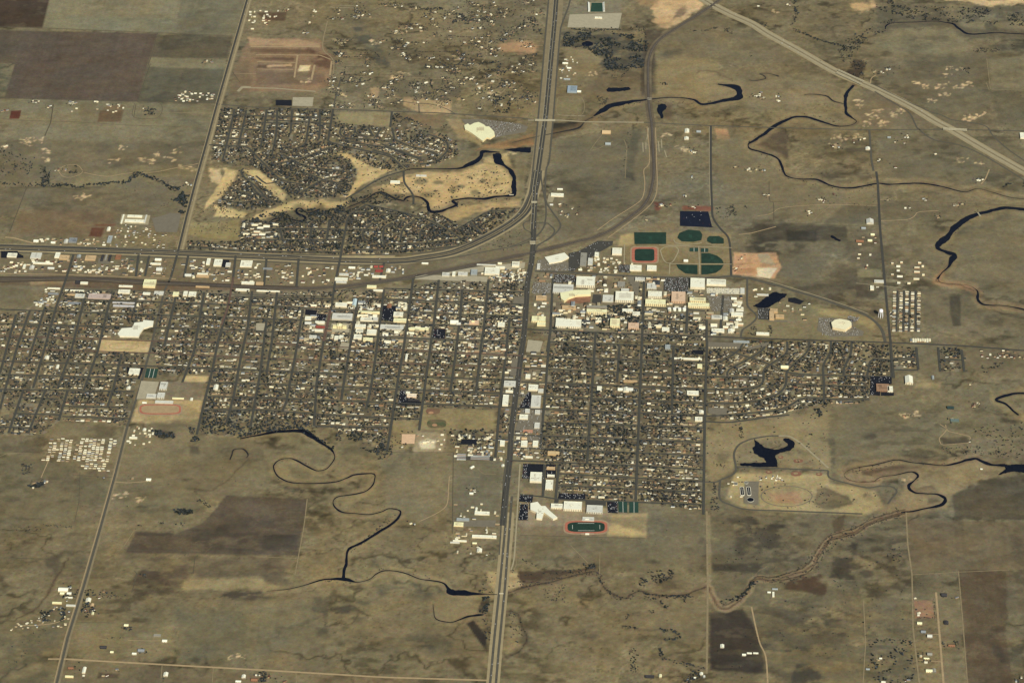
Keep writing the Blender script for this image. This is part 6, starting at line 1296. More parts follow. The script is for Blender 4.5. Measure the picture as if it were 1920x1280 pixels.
# commercial and industrial strips
scatter_b("1003,523 1325,530 1322,618 1003,612", 34, (18, 38), (10, 20), (6, 11), [0, 0, 1, 1, 2, 6, 3, 5], 4, chk=9); scatter_b("560,575 780,560 770,645 560,640", 40, (18, 34), (12, 20), (6, 9), [0, 0, 0, 1, 2, 6], 4, chk=8); scatter_b("1325,530 1400,555 1385,638 1325,630", 14, (18, 34), (12, 18), (6, 9), [0, 0, 1, 6], 4, chk=8)
scatter_b("0,486 130,487 125,512 0,510", 34, (8, 22), (6, 12), (3, 5), [0, 0, 1, 5, 7]); scatter_b("130,486 330,488 322,518 125,514", 110, (7, 22), (6, 12), (3, 5), [0, 0, 1, 5, 6, 7]); scatter_b("345,486 500,488 495,532 340,522", 90, (8, 20), (7, 12), (3, 5), [0, 0, 1, 6, 5]); scatter_b("500,488 640,498 630,532 495,532", 70, (8, 20), (6, 12), (3, 5), [0, 0, 1, 7, 4])
scatter_b("640,500 760,500 760,512 640,528", 28, (8, 20), (6, 12), (3, 5), [0, 0, 1, 6]); scatter_b("85,540 310,548 308,575 60,575", 90, (8, 22), (6, 12), (3, 5), [0, 0, 1, 5, 6]); scatter_b("310,550 600,556 600,575 308,570", 70, (8, 18), (6, 12), (3, 5), [0, 0, 1, 5, 8])
scatter_b("545,575 990,545 985,640 940,665 545,650", 230, (9, 26), (8, 16), (4, 8), [0, 1, 1, 2, 3, 5, 5, 6, 4]); scatter_b("1003,512 1325,524 1400,555 1385,638 1030,640 1003,600", 150, (9, 24), (8, 14), (4, 8), [0, 1, 3, 2, 2, 6, 5]); scatter_b("940,660 1025,660 1010,865 950,860", 110, (9, 24), (8, 16), (4, 6), [0, 0, 1, 1, 5, 8])
scatter_b("60,448 220,450 220,466 55,460", 26, (7, 18), (6, 10), (3, 5), [0, 1, 2, 5]); scatter_b("215,424 290,405 320,410 310,466 215,462", 95, (6, 12), (5, 8), (2.6, 4), [0, 0, 1, 6, 5]); scatter_b("860,498 985,490 985,530 790,520", 46, (8, 20), (7, 12), (4, 6), [0, 0, 1, 6])
scatter_b("1085,478 1190,490 1190,512 1085,512", 36, (8, 18), (7, 12), (3, 6), [0, 1, 5]); scatter_b("1605,440 1655,440 1655,540 1610,540", 10, (8, 16), (6, 10), (3, 4), [0, 1, 7]); scatter_b("847,940 935,940 930,1040 848,1038", 24, (7, 18), (5, 9), (3, 4), [0, 0, 1, 6]); scatter_b("860,815 945,815 945,862 852,862", 50, (9, 22), (6, 11), (3, 5), [0, 0, 1, 5, 6])
scatter_b("784,812 860,812 850,843 735,843", 12, (8, 16), (6, 10), (3, 4), [0, 1]); scatter_b("1360,885 1430,900 1425,950 1365,935", 6, (7, 12), (6, 8), (3, 4), [0, 1]); scatter_b("1425,890 1460,892 1470,902 1425,900", 14, (6, 10), (4, 6), (3, 3.5), [0, 6]); scatter_b("60,1160 130,1120 135,1175 60,1180", 30, (5, 11), (3, 6), (2.6, 3), [0, 0, 1, 6]); scatter_b("20,1168 60,1160 60,1180 20,1182", 12, (5, 9), (3, 5), (2.6, 3), [0, 1])
scatter_b("240,800 292,802 290,838 238,838", 18, (6, 16), (5, 9), (3, 4), [0, 0, 1]); scatter_b("1020,740 1020,740 1020,741", 0, (1, 2), (1, 2), (1, 2), [0]); scatter_b("1040,105 1090,110 1085,150 1040,150", 16, (6, 16), (5, 9), (3, 4), [0, 1, 6]); scatter_b("130,205 240,197 235,212 130,215", 8, (7, 12), (6, 9), (3, 4), [0, 1])
scatter_b("330,170 405,175 400,192 325,190", 34, (8, 14), (7, 11), (3, 4), [0, 0, 1, 4, 7]); scatter_b("480,85 480,85 480,86", 0, (1, 2), (1, 2), (1, 2), [0]); scatter_b("455,22 530,20 520,45 450,60", 26, (7, 16), (6, 10), (3, 4), [0, 0, 7, 1])
scatter_b("1405,545 1440,540 1470,548 1410,558", 5, (9, 16), (7, 10), (4, 5), [0, 1]); scatter_b("1440,565 1530,560 1510,600 1440,605", 10, (9, 16), (7, 10), (4, 5), [1, 4]); scatter_b("1580,640 1640,640 1640,660 1580,660", 3, (9, 16), (7, 10), (4, 5), [1, 4]); scatter_b("1840,655 1930,655 1930,675 1840,672", 22, (9, 14), (7, 10), (3, 4), [0, 4, 7, 3])
# mobile homes: white boxes in rows
MHN = len(HS)
for s, st in [("95,822 110,823 95,866 80,864", 9), ("110,822 140,823 130,864 104,864", 10), ("148,822 160,823 150,866 138,864", 9), ("155,822 175,823 165,868 154,864", 10), ("178,822 200,824 190,866 170,864", 10), ("206,822 218,824 205,868 192,866", 9), ("155,866 200,868 200,882 155,878", 12), ("188,878 215,880 212,886 186,884", 11)]:
    p = pts(s); g = P(p[:, 0], p[:, 1]); lo, hi = g.min(0), g.max(0); y = lo[1]
    while y < hi[1]:
        x = lo[0]+rng.uniform(0, 4)
        while x < hi[0]:
            if inside(g, np.array([x]), np.array([y]))[0] and rng.random() < .9 and not blocked(x, y, 3): add_house(x, y, TH-.0+rng.normal(0, .04), rng.uniform(11, 15), rng.uniform(4, 5.5), 3, int(rng.choice([0, 0, 0, 6, 1, 2, 5])), 3)
            x += 18
        y += st+3
# apartments and trailer rows by the straight road
for y in np.arange(548, 621, 3.3):
    for x in (1676.6, 1689, 1700, 1710.6, 1722.5):
        if rng.random() < .08: continue
        g = P(x+(y-585)*-.02, y+rng.uniform(-.4, .4)); add_house(g[0], g[1], TH, rng.uniform(12, 16.5), rng.uniform(6, 8.5), 3, int(rng.choice([0, 0, 1, 1, 2, 3, 8, 6])), 3)
for x, y, w_ in [(1684, 500, 18), (1684, 508, 14), (1687, 519, 26), (1719, 503, 24), (1719, 511, 26), (1718, 524, 26), (1673, 495, 10), (1730, 500, 10), (1673, 516, 12), (1731, 516, 12), (1724, 494, 14), (1690, 493, 12), (1704, 532, 14), (1685, 531, 14)]:
    g = P(x, y); add_house(g[0], g[1], TH, w_, 9, 6, 0, 4)
for k in range(9):
    g = P(1708+k*4.4, 638.5); add_house(g[0], g[1], TH+math.pi/2, 22, 8, 4, 0 if k else 6, 4)
for k in range(10):
    g = P(1330+k*5.5, 652); add_house(g[0], g[1], TH, 8, 6, 3, 1, 4)
for x, y in [(457, 424), (470, 421), (463, 430), (478, 423), (488, 428), (482, 436), (486, 444), (462, 440), (470, 436), (517, 436), (517, 442), (518, 422), (500, 425), (492, 440), (455, 434), (478, 442)]:
    g = P(x, y); add_house(g[0], g[1], TH+(math.pi/2 if x in (455, 457, 517) else 0), 30, 12, 6, 0, 4)
# storage rows south of the town park
for y in (852, 855, 858, 861):
    for x in (865, 900):
        g = P(x, y); add_house(g[0], g[1], TH, 38 if x == 865 else 80, 7, 3, 6, 4)
# rural homesteads of the north
for x, y in RUR:
    for q in range(int(rng.integers(1, 3))):
        g = P(x+rng.normal(0, 4), y+rng.normal(0, 2))
        if not blocked(g[0], g[1], 6): add_house(g[0], g[1], rng.uniform(0, 3), rng.uniform(8, 17), rng.uniform(7, 11), 4, int(rng.choice([0, 1, 2, 3, 4, 4, 5])), 5)
FARM = [(8, 208, 2), (12, 208, 1), (62, 190, 3), (68, 192, 3), (132, 193, 4), (138, 195, 3), (180, 191, 2), (205, 197, 3), (225, 198, 2), (92, 201, 2), (388, 117, 4), (398, 117, 3), (270, 205, 3), (110, 320, 2), (120, 318, 3), (10, 275, 3), (355, 345, 3), (352, 342, 2), (538, 20, 4), (586, 30, 3), (580, 45, 3), (572, 62, 3), (590, 20, 3), (640, 35, 3), (1110, 340, 0), (1296, 333, 2), (1300, 388, 3), (1285, 368, 2), (1405, 318, 3), (1420, 318, 3), (1380, 314, 2), (1432, 320, 3), (1435, 366, 2), (1440, 368, 2), (1538, 374, 4), (1545, 377, 3), (1515, 396, 2), (1520, 400, 2),
        (1560, 366, 1), (1665, 375, 2), (1733, 375, 3), (1802, 383, 3), (1792, 386, 3), (1701, 390, 2), (1758, 405, 3), (1838, 337, 3), (1832, 338, 2), (1295, 283, 3), (1300, 286, 4), (1418, 180, 6), (1430, 184, 5), (1425, 178, 4), (1460, 182, 3), (1457, 188, 2), (1640, 135, 3), (1655, 137, 3), (1665, 132, 2), (1482, 10, 2), (1420, 12, 2), (1575, 275, 3), (1600, 265, 3), (1615, 262, 2), (1700, 257, 3), (1680, 266, 2), (1693, 268, 2), (1648, 302, 2), (1562, 275, 2), (1675, 312, 1), (1752, 291, 1), (1250, 30, 0), (248, 895, 1), (193, 898, 2), (68, 905, 4), (85, 903, 3), (60, 912, 2),
        (1834, 757, 3), (1828, 760, 3), (1783, 788, 3), (1817, 828, 1), (1715, 778, 1), (1700, 780, 1), (890, 920, 3), (880, 918, 2), (1050, 385, 2), (1080, 400, 3), (1065, 405, 4), (1050, 400, 3), (1078, 390, 2), (1820, 720, 1), (915, 1040, 2), (895, 1025, 4), (1650, 1237, 2), (1642, 1250, 2), (1700, 1275, 2), (1715, 1248, 1), (1793, 1120, 1), (1719, 1122, 1), (1723, 1150, 2), (1905, 1277, 3), (1912, 1270, 2), (1062, 1272, 0), (176, 1142, 3), (185, 1118, 2), (192, 1108, 1), (160, 1145, 2), (128, 1102, 2), (122, 1118, 3), (140, 1250, 2), (155, 1265, 2), (220, 1254, 1), (195, 1265, 2), (308, 1270, 2), (485, 1265, 3), (503, 1268, 3), (530, 1276, 2), (1295, 1275, 2), (1735, 1240, 1), (1726, 1230, 1), (1765, 1120, 2), (740, 978, 0), (772, 982, 2), (1380, 505, 4), (1390, 484, 3), (1258, 384, 2), (1240, 386, 3), (1212, 412, 1), (1150, 450, 0)]
for x, y, n in FARM:
    for q in range(n):
        g = P(x+rng.normal(0, 2.2), y+rng.normal(0, 1.2))
        if not blocked(g[0], g[1], 4): add_house(g[0], g[1], rng.choice([TH, TH+1.57, .5]), rng.uniform(7, 16), rng.uniform(6, 10), 3.2, int(rng.choice([0, 0, 1, 2, 7, 6])), 6)

H = np.array(HS); print('houses', len(H))
def house_geo(Hs):
    n = len(Hs); x, y, a, L, W, h, rh = Hs[:, :7].T; X = L/2; Y = W/2
    hip = np.where(hsh(x, y, 7) < .45, .45, 0.0)*Y
    z0 = np.zeros(n); e = .5
    lv = [(-X, -Y, z0), (X, -Y, z0), (X, Y, z0), (-X, Y, z0), (-X, -Y, h), (X, -Y, h), (X, Y, h), (-X, Y, h),
          (-X-e, -Y-e, h-.1), (X+e, -Y-e, h-.1), (X+e, Y+e, h-.1), (-X-e, Y+e, h-.1), (-X-e+hip*2, z0, h+rh), (X+e-hip*2, z0, h+rh)]
    V = np.zeros((n, 14, 3)); c, s = np.cos(a), np.sin(a)
    for i, (u, v, z) in enumerate(lv): V[:, i, 0] = u*c-v*s+x; V[:, i, 1] = u*s+v*c+y; V[:, i, 2] = z
    b = (np.arange(n)*14)[:, None]
    q = np.array([(0, 1, 5, 4), (1, 2, 6, 5), (2, 3, 7, 6), (3, 0, 4, 7), (8, 9, 13, 12), (10, 11, 12, 13)]); t = np.array([(9, 10, 13), (11, 8, 12)])
    Fq = (b[:, :, None]+q[None]).reshape(-1, 4); Ft = (b[:, :, None]+t[None]).reshape(-1, 3)
    rc = RC[Hs[:, 7].astype(int)]*(.85+.3*hsh(x, y, 3))[:, None]; wc = WALLC[Hs[:, 8].astype(int)]*(.85+.25*hsh(x, y, 4))[:, None]
    Cq = np.stack([wc, wc, wc, wc, rc, rc], 1).reshape(-1, 3); gab = (hip < .1)[:, None]
    Ct = np.repeat(np.where(gab, wc, rc), 2, 0)
    return V.reshape(-1, 3), [Ft, Fq], np.vstack([Ct, Cq])
hqx, hqy = Q(H[:, 0], H[:, 1])
infr = (hqx > 0) & (hqx < 1920) & (hqy > 0) & (hqy < 1280)
order = np.argsort(-(hqy+8*(H[:, 3]*H[:, 4] > 110))*infr)
near = order[:300]; rest = np.setdiff1d(np.arange(len(H)), near)
V, Fc, Cc = house_geo(H[rest])
o = obj('houses', mesh('houses', V, Fc, [m_paint], Cc)); tag(o, 'dense mass of small pale and brown roofed houses and sheds filling the town', 'houses', kind='stuff')
# prototypes with wall and roof parts, one per roof colour and size step
proto = {}
LMK = [(1005, 895, 'the big white store'), (1030, 909, 'the tall white warehouse'), (1102, 980, 'the oval green field'), (1022, 955, 'the star shaped school'), (1074, 949, 'the white gymnasium'), (1178, 951, 'the green tennis courts'), (1038, 850, 'the golden chapel'), (1319, 903, 'the park road junction'), (1319, 955, 'the east edge road end'),
 (1047, 910, 'the motel lot corner'), (1102, 866, 'the foot of the centre street'), (1194, 873, 'the upper street crossing'), (1192, 925, 'the lower street crossing'), (1260, 900, 'the lower east rows'), (1140, 910, 'the middle of the last rows'), (1430, 850, 'the star shaped lake'), (1398, 921, 'the water works'), (1475, 930, 'the oval of worn track'), (1550, 880, 'the end of the park road'),
 (990, 832, 'the white square stores'), (800, 835, 'the white earth mounds'), (765, 825, 'the pink bare yard'), (880, 828, 'the black lot by the avenue'), (885, 857, 'the silvery storage rows'), (904, 962, 'the L shaped barn'), (908, 1006, 'the long white motel'), (885, 876, 'the slanted white barn'), (819, 794, 'the green baseball outfield'), (600, 845, 'the river bend'), (540, 807, 'the river head'), (660, 801, 'the last row above the river'), (726, 835, 'the wooded street end'), (400, 800, 'the grove at the river head'),
 (300, 767, 'the red oval track'), (250, 821, 'the long white shed'), (180, 788, 'the last western street'), (40, 800, 'the southwest grid corner'), (110, 845, 'the left trailer rows'), (150, 845, 'the middle trailer rows'), (195, 845, 'the right trailer rows'), (165, 878, 'the lowest trailer row'), (68, 908, 'the wooded farm'), (347, 963, 'the round dark grove'), (278, 900, 'the pale drive farm'), (119, 1105, 'the large white barn'), (107, 1130, 'the poultry shed'), (168, 1130, 'the roadside farm'), (100, 1155, 'the tree covered scrap yard'),
 (237, 1172, 'the cream estate house'), (194, 1213, 'the dark estate house'), (265, 1220, 'the blue grey estate house'), (309, 1200, 'the pale estate barn'), (158, 1257, 'the tall narrow barn'), (311, 1264, 'the southern lane farm'), (470, 1270, 'the red brown farmhouse'), (500, 1108, 'the dark field strip'), (645, 1085, 'the creek junction'), (720, 1000, 'the straight river reach'), (850, 1112, 'the black creek pond'), (862, 1155, 'the ditch pond'), (935, 1113, 'the highway creek crossing'), (970, 1185, 'the dry loop'),
 (1030, 1115, 'the scattered scrub patch'), (1112, 1062, 'the round creek scrub'), (1150, 1115, 'the dry creek bend'), (1235, 1080, 'the wooded creek island'), (1270, 1118, 'the straight dry creek'), (1210, 1175, 'the looping gully'), (1262, 1190, 'the gully tip'), (1240, 1225, 'the gully foot'), (1188, 1238, 'the small square thicket'), (1240, 1268, 'the round tank house'), (1310, 1268, 'the bottom edge farm'), (1350, 1130, 'the section road creek'), (1395, 1100, 'the creek hairpin'), (1450, 1108, 'the creek farm'), (1400, 1225, 'the burned field barn'),
 (1500, 1200, 'the lower right scrub'), (1560, 1040, 'the riverside scrub'), (1650, 1215, 'the brush lane trailers'), (1650, 1260, 'the bottom brush'), (1730, 1140, 'the orange fenced lot'), (1770, 1116, 'the lane head house'), (1743, 1230, 'the circular drive house'), (1784, 1210, 'the tree ringed house'), (1745, 1257, 'the lowest lane house'), (1700, 900, 'the brown river island'), (1820, 850, 'the riverside tree line'), (1880, 830, 'the right edge trees'), (1905, 1275, 'the bottom right corner'), (1760, 985, 'the brown river field'), (1650, 940, 'the park road loop')]
def where(px, py):
    d = [((a-px)**2+(1.8*(b-py))**2, a, b, n) for a, b, n in LMK]; q, a, b, n = min(d); q = math.sqrt(q)
    dx, dy = px-a, 1.8*(py-b)
    w_ = 'right of' if dx > 0 else 'left of'; v_ = 'below' if dy > 0 else 'above'
    if q < 9: return 'at '+n
    k = abs(dy)/max(1e-6, abs(dx)); s_ = v_ if k > 2.4 else w_ if k < .42 else v_+' and '+w_
    return ('close ' if q < 26 else '' if q < 60 else 'far ')+s_+' '+n
def place_of(px, py, kind):
    if kind == 3 and px < 240: return 'in the white mobile home park left of the west road', 'mobile homes in the park left of the west road', 'mobile home'
    if py > 1050:
        if px < 330: return 'on the small farms beside the south end of the west road', 'farm outbuildings by the west road', 'house'
        if px < 700: return 'on the dirt road at the bottom edge', 'farm outbuildings on the bottom dirt road', 'house'
        if px < 1400: return 'on the farms right of the southern highway', 'farm outbuildings south of the creek', 'house'
        return 'around the new lots in the lower right', 'outbuildings in the lower right lots', 'house'
    if px > 1325: return 'beside the park and the water works', 'park and water works huts', 'hut'
    if px > 1040: return 'in the southern rows of the grid right of the avenue', 'houses in the southern rows right of the avenue', 'house'
    if px > 940: return 'on the lower avenue frontage', 'small buildings on the lower avenue', 'house'
    if px > 845: return 'in the yards left of the lower avenue', 'small buildings left of the lower avenue', 'shed'
    if px > 560: return 'in the southern rows above the winding river', 'houses in the southern rows above the river', 'house'
    if px > 370: return 'in the rows left of the river head', 'houses left of the river head', 'house'
    if px > 236: return 'below the school with the red oval track', 'buildings below the west school', 'shed'
    return 'in the southwest corner of the town grid', 'houses in the southwest corner of the grid', 'house'
for i in near:
    r = H[i].copy(); key = (int(r[7]), int(r[8]), int(r[3]//3), int(r[4]//3), int(r[5]))
    nmk = 'mobile_home' if r[9] == 3 else ('shed' if r[9] == 1 else 'house')
    root = empty(nmk, (r[0], r[1], 0), r[2])
    if key not in proto:
        q = r.copy(); q[0] = q[1] = q[2] = 0; v, f, c = house_geo(q[None])
        wme = mesh('wall', v[:8], [f[1][:4]], [m_paint], c[2:6]); hipd = c[0]
        rme = mesh('roof', v[8:], [f[0]-8, f[1][4:]-8], [m_paint], np.vstack([c[:2], c[6:8]]))
        proto[key] = (obj('wall', wme, root), obj('roof', rme, root))
    else:
        for s_ in proto[key]: d_ = s_.copy(); COL.objects.link(d_); d_.parent = root
    pl, grp, cat = place_of(hqx[i], hqy[i], r[9]); cat = {'mobile_home': 'mobile home', 'shed': 'shed', 'house': 'house'}[nmk]
    ln_ = 'long ' if r[3] > 16 else ''
    tag(root, '%s%s roofed %s %s' % (ln_, RN[int(r[7])], cat, where(hqx[i], hqy[i])), cat, '%s, %s' % (cat, grp))

# ================================================================ TREES
TC = np.array([lin(c) for c in [(58, 60, 58), (68, 66, 60), (40, 46, 44), (78, 74, 66), (54, 60, 66), (32, 38, 34), (84, 74, 62)]])
VARC = True
TR = []   # x, y, radius, height, colour
def tr_add(x, y, r, c=None):
    n = len(x); c = rng.integers(0, 7, n) if c is None else rng.choice(c, n)
    for k in range(n): TR.append((x[k], y[k], r[k], r[k]*rng.uniform(1.5, 2.1), c[k]))
c = rng.uniform(0, 1, (900000, 2))*[NX*CELL, NY*CELL]+[GX0, GY0]
px, py = Q(c[:, 0], c[:, 1])
ok = test(RES, c[:, 0], c[:, 1]) & ~test(BLK, c[:, 0], c[:, 1])
dens = .22+.9*(fbm(c[:, 0]/90, c[:, 1]/90, 71, 3)-.42)
dens = np.where((px < 660) & (py < 420) & (px > 470) & (py > 270), dens+.35, dens)       # leafy old subdivision
dens = np.where((px > 500) & (px < 900) & (py > 385) & (py < 480), dens+.28, dens)
dens = np.where((px > 620) & (py < 310) & (py > 230), dens-.05, dens); dens = np.where((px > 375) & (px < 600) & (py > 740) & (py < 815), dens+.18, dens)
dens = np.where((px > 1010) & (px < 1180) & (py > 700) & (py < 850), dens+.1, dens); dens = np.where((px > 1660) & (py < 640), dens-.2, dens); dens = np.where((px > 1040) & (py > 880), dens-.06, dens)
ok &= rng.random(len(c)) < dens*.80
s = c[ok]; print('yard trees', len(s)); tr_add(s[:, 0], s[:, 1], rng.uniform(2.8, 6.6, len(s)))
def grove(sp, n, r=(2.5, 5), cc=None, chk=True):
    p = pts(sp); g = P(p[:, 0], p[:, 1]); lo, hi = g.min(0), g.max(0)
    q = rng.uniform(lo, hi, (n*4, 2)); q = q[inside(g, q[:, 0], q[:, 1])]
    cl = fbm(q[:, 0]/45, q[:, 1]/45, 91, 3); q = q[(cl > .44)][:n]
    if chk: q = q[~test(BLK, q[:, 0], q[:, 1])]
    tr_add(q[:, 0], q[:, 1], rng.uniform(*r, len(q)), cc)
def row(sp, n, spread=3, r=(2, 4.5), cc=None, curve=True):
    p = pts(sp); p = smooth(p) if curve else p; g = resample(P(p[:, 0], p[:, 1]), 3); k = rng.integers(0, len(g), n)
    q = g[k]+rng.normal(0, spread, (n, 2)); q = q[~test(BLK, q[:, 0], q[:, 1])]; tr_add(q[:, 0], q[:, 1], rng.uniform(*r, len(q)), cc)
DKc = [0, 2, 4, 5]; BRc = [1, 3, 6, 0]
for sp, n, r in [("1055,52 1215,50 1212,75 1060,62", 90, (2, 4)), ("1060,62 1115,62 1180,66 1215,80 1212,128 1140,132 1120,108 1100,92 1056,88", 1000, (3, 6)), ("1130,120 1180,130 1178,155 1150,150", 60, (2, 4)), ("1120,180 1145,178 1140,200 1120,200", 40, (2, 4)), ("970,25 1005,35 1020,68 1000,60", 60, (3, 5)),
    ("1640,10 1900,18 1920,30 1920,50 1800,44 1720,40 1650,20", 420, (2.5, 5)), ("1665,0 1680,0 1680,15 1662,14", 40, (3, 5)), ("1610,60 1650,45 1680,36 1670,55 1620,80 1605,100 1570,95 1575,80", 160, (2.5, 5)), ("1420,44 1460,48 1450,56 1430,52", 30, (2, 4)), ("1570,90 1600,95 1595,130 1575,110", 50, (2, 5)), ("1600,112 1626,112 1620,158 1590,150", 60, (2, 5)), ("1633,125 1690,125 1680,140 1633,140", 45, (2, 4)), ("1850,85 1920,82 1860,100 1820,98", 60, (2, 4)), ("1885,345 1925,340 1920,352 1880,352", 60, (2.5, 5)),
    ("318,350 346,350 345,378 314,378 322,365", 120, (3, 6)), ("335,365 358,368 350,403 335,402", 120, (3, 6)), ("75,310 95,320 92,350 78,350", 80, (3, 5)), ("0,280 80,300 75,325 0,335", 90, (2, 5)), ("240,325 262,325 258,340 245,342", 40, (3, 5)), ("268,204 292,204 290,218 272,218", 40, (3, 6)), ("118,315 145,312 145,325 118,327", 50, (3, 5)), ("365,395 400,402 460,412 560,420 560,408 470,412 400,404", 120, (2.5, 5)), ("480,403 560,396 640,386 640,400 560,410 500,420 470,418", 420, (3, 6)),
    ("650,352 700,360 760,370 770,378 700,385 660,380", 150, (3, 5.5)), ("455,465 640,455 640,470 500,478 450,475", 160, (3, 6)), ("700,455 730,450 860,462 700,470", 60, (3, 5)), ("1120,575 1210,572 1205,620 1110,615 1020,620 1100,600", 700, (3, 6)), ("1185,520 1210,522 1205,600 1190,590", 60, (2.5, 5)), ("1040,585 1100,590 1090,600 1040,600", 60, (2.5, 5)), ("1405,610 1450,612 1445,632 1400,628", 40, (2.5, 5)), ("1520,735 1550,756 1552,775 1538,785 1528,770", 70, (3, 6)), ("1375,650 1430,640 1400,660 1380,662", 10, (2, 4)),
    ("282,808 330,808 328,822 300,823", 90, (3, 6)), ("355,800 378,802 375,830 358,832", 60, (3, 6)), ("380,785 500,790 560,805 480,812 430,820 385,812", 140, (3, 6)), ("650,815 715,825 725,845 700,850 660,835", 110, (2.5, 5)), ("700,840 740,842 730,862 710,862", 50, (2.5, 5)), ("632,800 645,800 640,842 630,840", 50, (2.5, 5)), ("925,765 938,770 934,808 918,808", 40, (2.5, 4)), ("845,820 870,825 862,845 845,840", 30, (2.5, 5)), ("585,790 600,792 592,815 580,812", 20, (2, 4)),
    ("52,905 82,905 84,914 52,914", 70, (3, 6)), ("40,870 62,870 60,895 45,900", 40, (2.5, 5)), ("75,1145 125,1140 120,1165 80,1165", 110, (2.5, 5)), ("128,1100 150,1100 145,1125 118,1120", 40, (2.5, 5)), ("158,1105 180,1108 180,1160 150,1155", 90, (2.5, 5)), ("185,1110 240,1112 230,1122 190,1122", 30, (2, 4)), ("470,1262 500,1258 500,1278 470,1280", 50, (3, 5)), ("1095,1058 1118,1058 1115,1070 1098,1070", 40, (3, 5)), ("1215,1072 1262,1070 1268,1090 1225,1095", 50, (3, 6)), ("1200,1085 1215,1085 1214,1100 1200,1100", 20, (3, 5)), ("1025,1095 1062,1095 1060,1130 1015,1130", 40, (2, 3.5)), ("1180,1215 1198,1215 1196,1260 1180,1262", 50, (2, 4)), ("1285,1255 1325,1258 1315,1280 1285,1280", 50, (2.5, 5)),
    ("1625,1200 1712,1200 1712,1280 1640,1280", 110, (2.5, 5)), ("1764,1205 1800,1200 1800,1218 1768,1218", 22, (2, 4)), ("905,1118 920,1120 912,1155 898,1152", 70, (2.5, 5)), ("900,1160 935,1160 930,1200 915,1210", 40, (2, 4.5)), ("895,1105 940,1100 940,1116 900,1116", 40, (2.5, 4)), ("955,1150 975,1150 990,1190 960,1215", 30, (2, 4)), ("905,1062 965,1062 960,1100 905,1098", 26, (2, 3.5)), ("1760,840 1870,835 1890,858 1760,850", 60, (2, 3.5)), ("1820,805 1920,790 1920,860 1880,855", 80, (2, 4)), ("1865,678 1880,680 1890,700 1860,698", 20, (2, 4)), ("1840,685 1865,690 1855,700 1838,698", 20, (2, 4)),
    ("1340,390 1400,385 1400,410 1345,412", 36, (2, 4)), ("1405,386 1405,386 1404,387", 1, (2, 3)), ("1370,385 1402,388 1400,406 1368,404", 40, (2.5, 4)), ("360,415 448,414 445,448 365,440", 40, (2, 3.5)), ("710,345 960,310 960,375 800,400", 260, (2, 4.5)), ("650,290 745,305 740,340 670,345", 60, (2, 4)), ("480,375 655,372 655,392 480,410", 70, (2, 4.5)), ("385,395 450,318 470,318 420,395", 60, (2, 4.5)), ("450,312 545,372 530,380 500,345", 50, (2, 4)), ("395,385 470,395 470,412 395,410", 50, (2, 4)), ("885,455 985,428 980,470 900,475", 50, (2, 3.5)), ("1460,340 1640,300 1640,400 1500,400", 30, (2, 3.5)), ("860,215 1000,228 990,245 880,235", 40, (1.5, 2.5)), ("925,175 960,180 955,215 925,212", 90, (3, 5)), ("875,10 990,10 980,70 870,60", 50, (3, 5)),
    ("1810,125 1822,128 1808,155 1795,150", 20, (2, 4)), ("520,895 560,888 575,900 525,903", 6, (2, 3)), ("0,1290 100,1180 60,1180 0,1220", 40, (1.5, 3)), ("1330,1180 1440,1180 1440,1280 1330,1280", 20, (1.5, 3)), ("1440,1090 1690,1010 1700,1200 1450,1260", 90, (1.5, 3.5)), ("1340,970 1480,970 1450,1080 1340,1070", 60, (1.5, 3.5)), ("1680,1000 1692,1010 1690,1060 1660,1040", 30, (2, 4)), ("240,870 400,850 380,1000 230,1000", 20, (1.5, 3)), ("820,80 1010,90 1000,200 760,180", 120, (2, 4)), ("1480,760 1560,750 1545,790 1480,785", 14, (2, 4)), ("1860,170 1920,170 1920,240 1870,240", 10, (1.5, 3)), ("1765,1060 1700,1072 1700,1110 1765,1110", 8, (1.5, 3)), ("250,345 300,370 340,400 300,410 180,390", 20, (1.5, 3))]:
    grove(sp, n, r, DKc if n > 60 else None)
for x, y in RUR:
    g = P(x, y); n = int(rng.integers(5, 26)); q = g+rng.normal(0, 16, (n, 2))*rng.uniform(.5, 1.5, 2); q = q[~test(BLK, q[:, 0], q[:, 1])]; tr_add(q[:, 0], q[:, 1], rng.uniform(1.8, 4, len(q)), [0, 1, 3, 4, 2])
for x, y, n in FARM:
    g = P(x, y); q = g+rng.normal(0, 14, (n*2, 2)); q = q[~test(BLK, q[:, 0], q[:, 1])]; tr_add(q[:, 0], q[:, 1], rng.uniform(2, 4, len(q)))
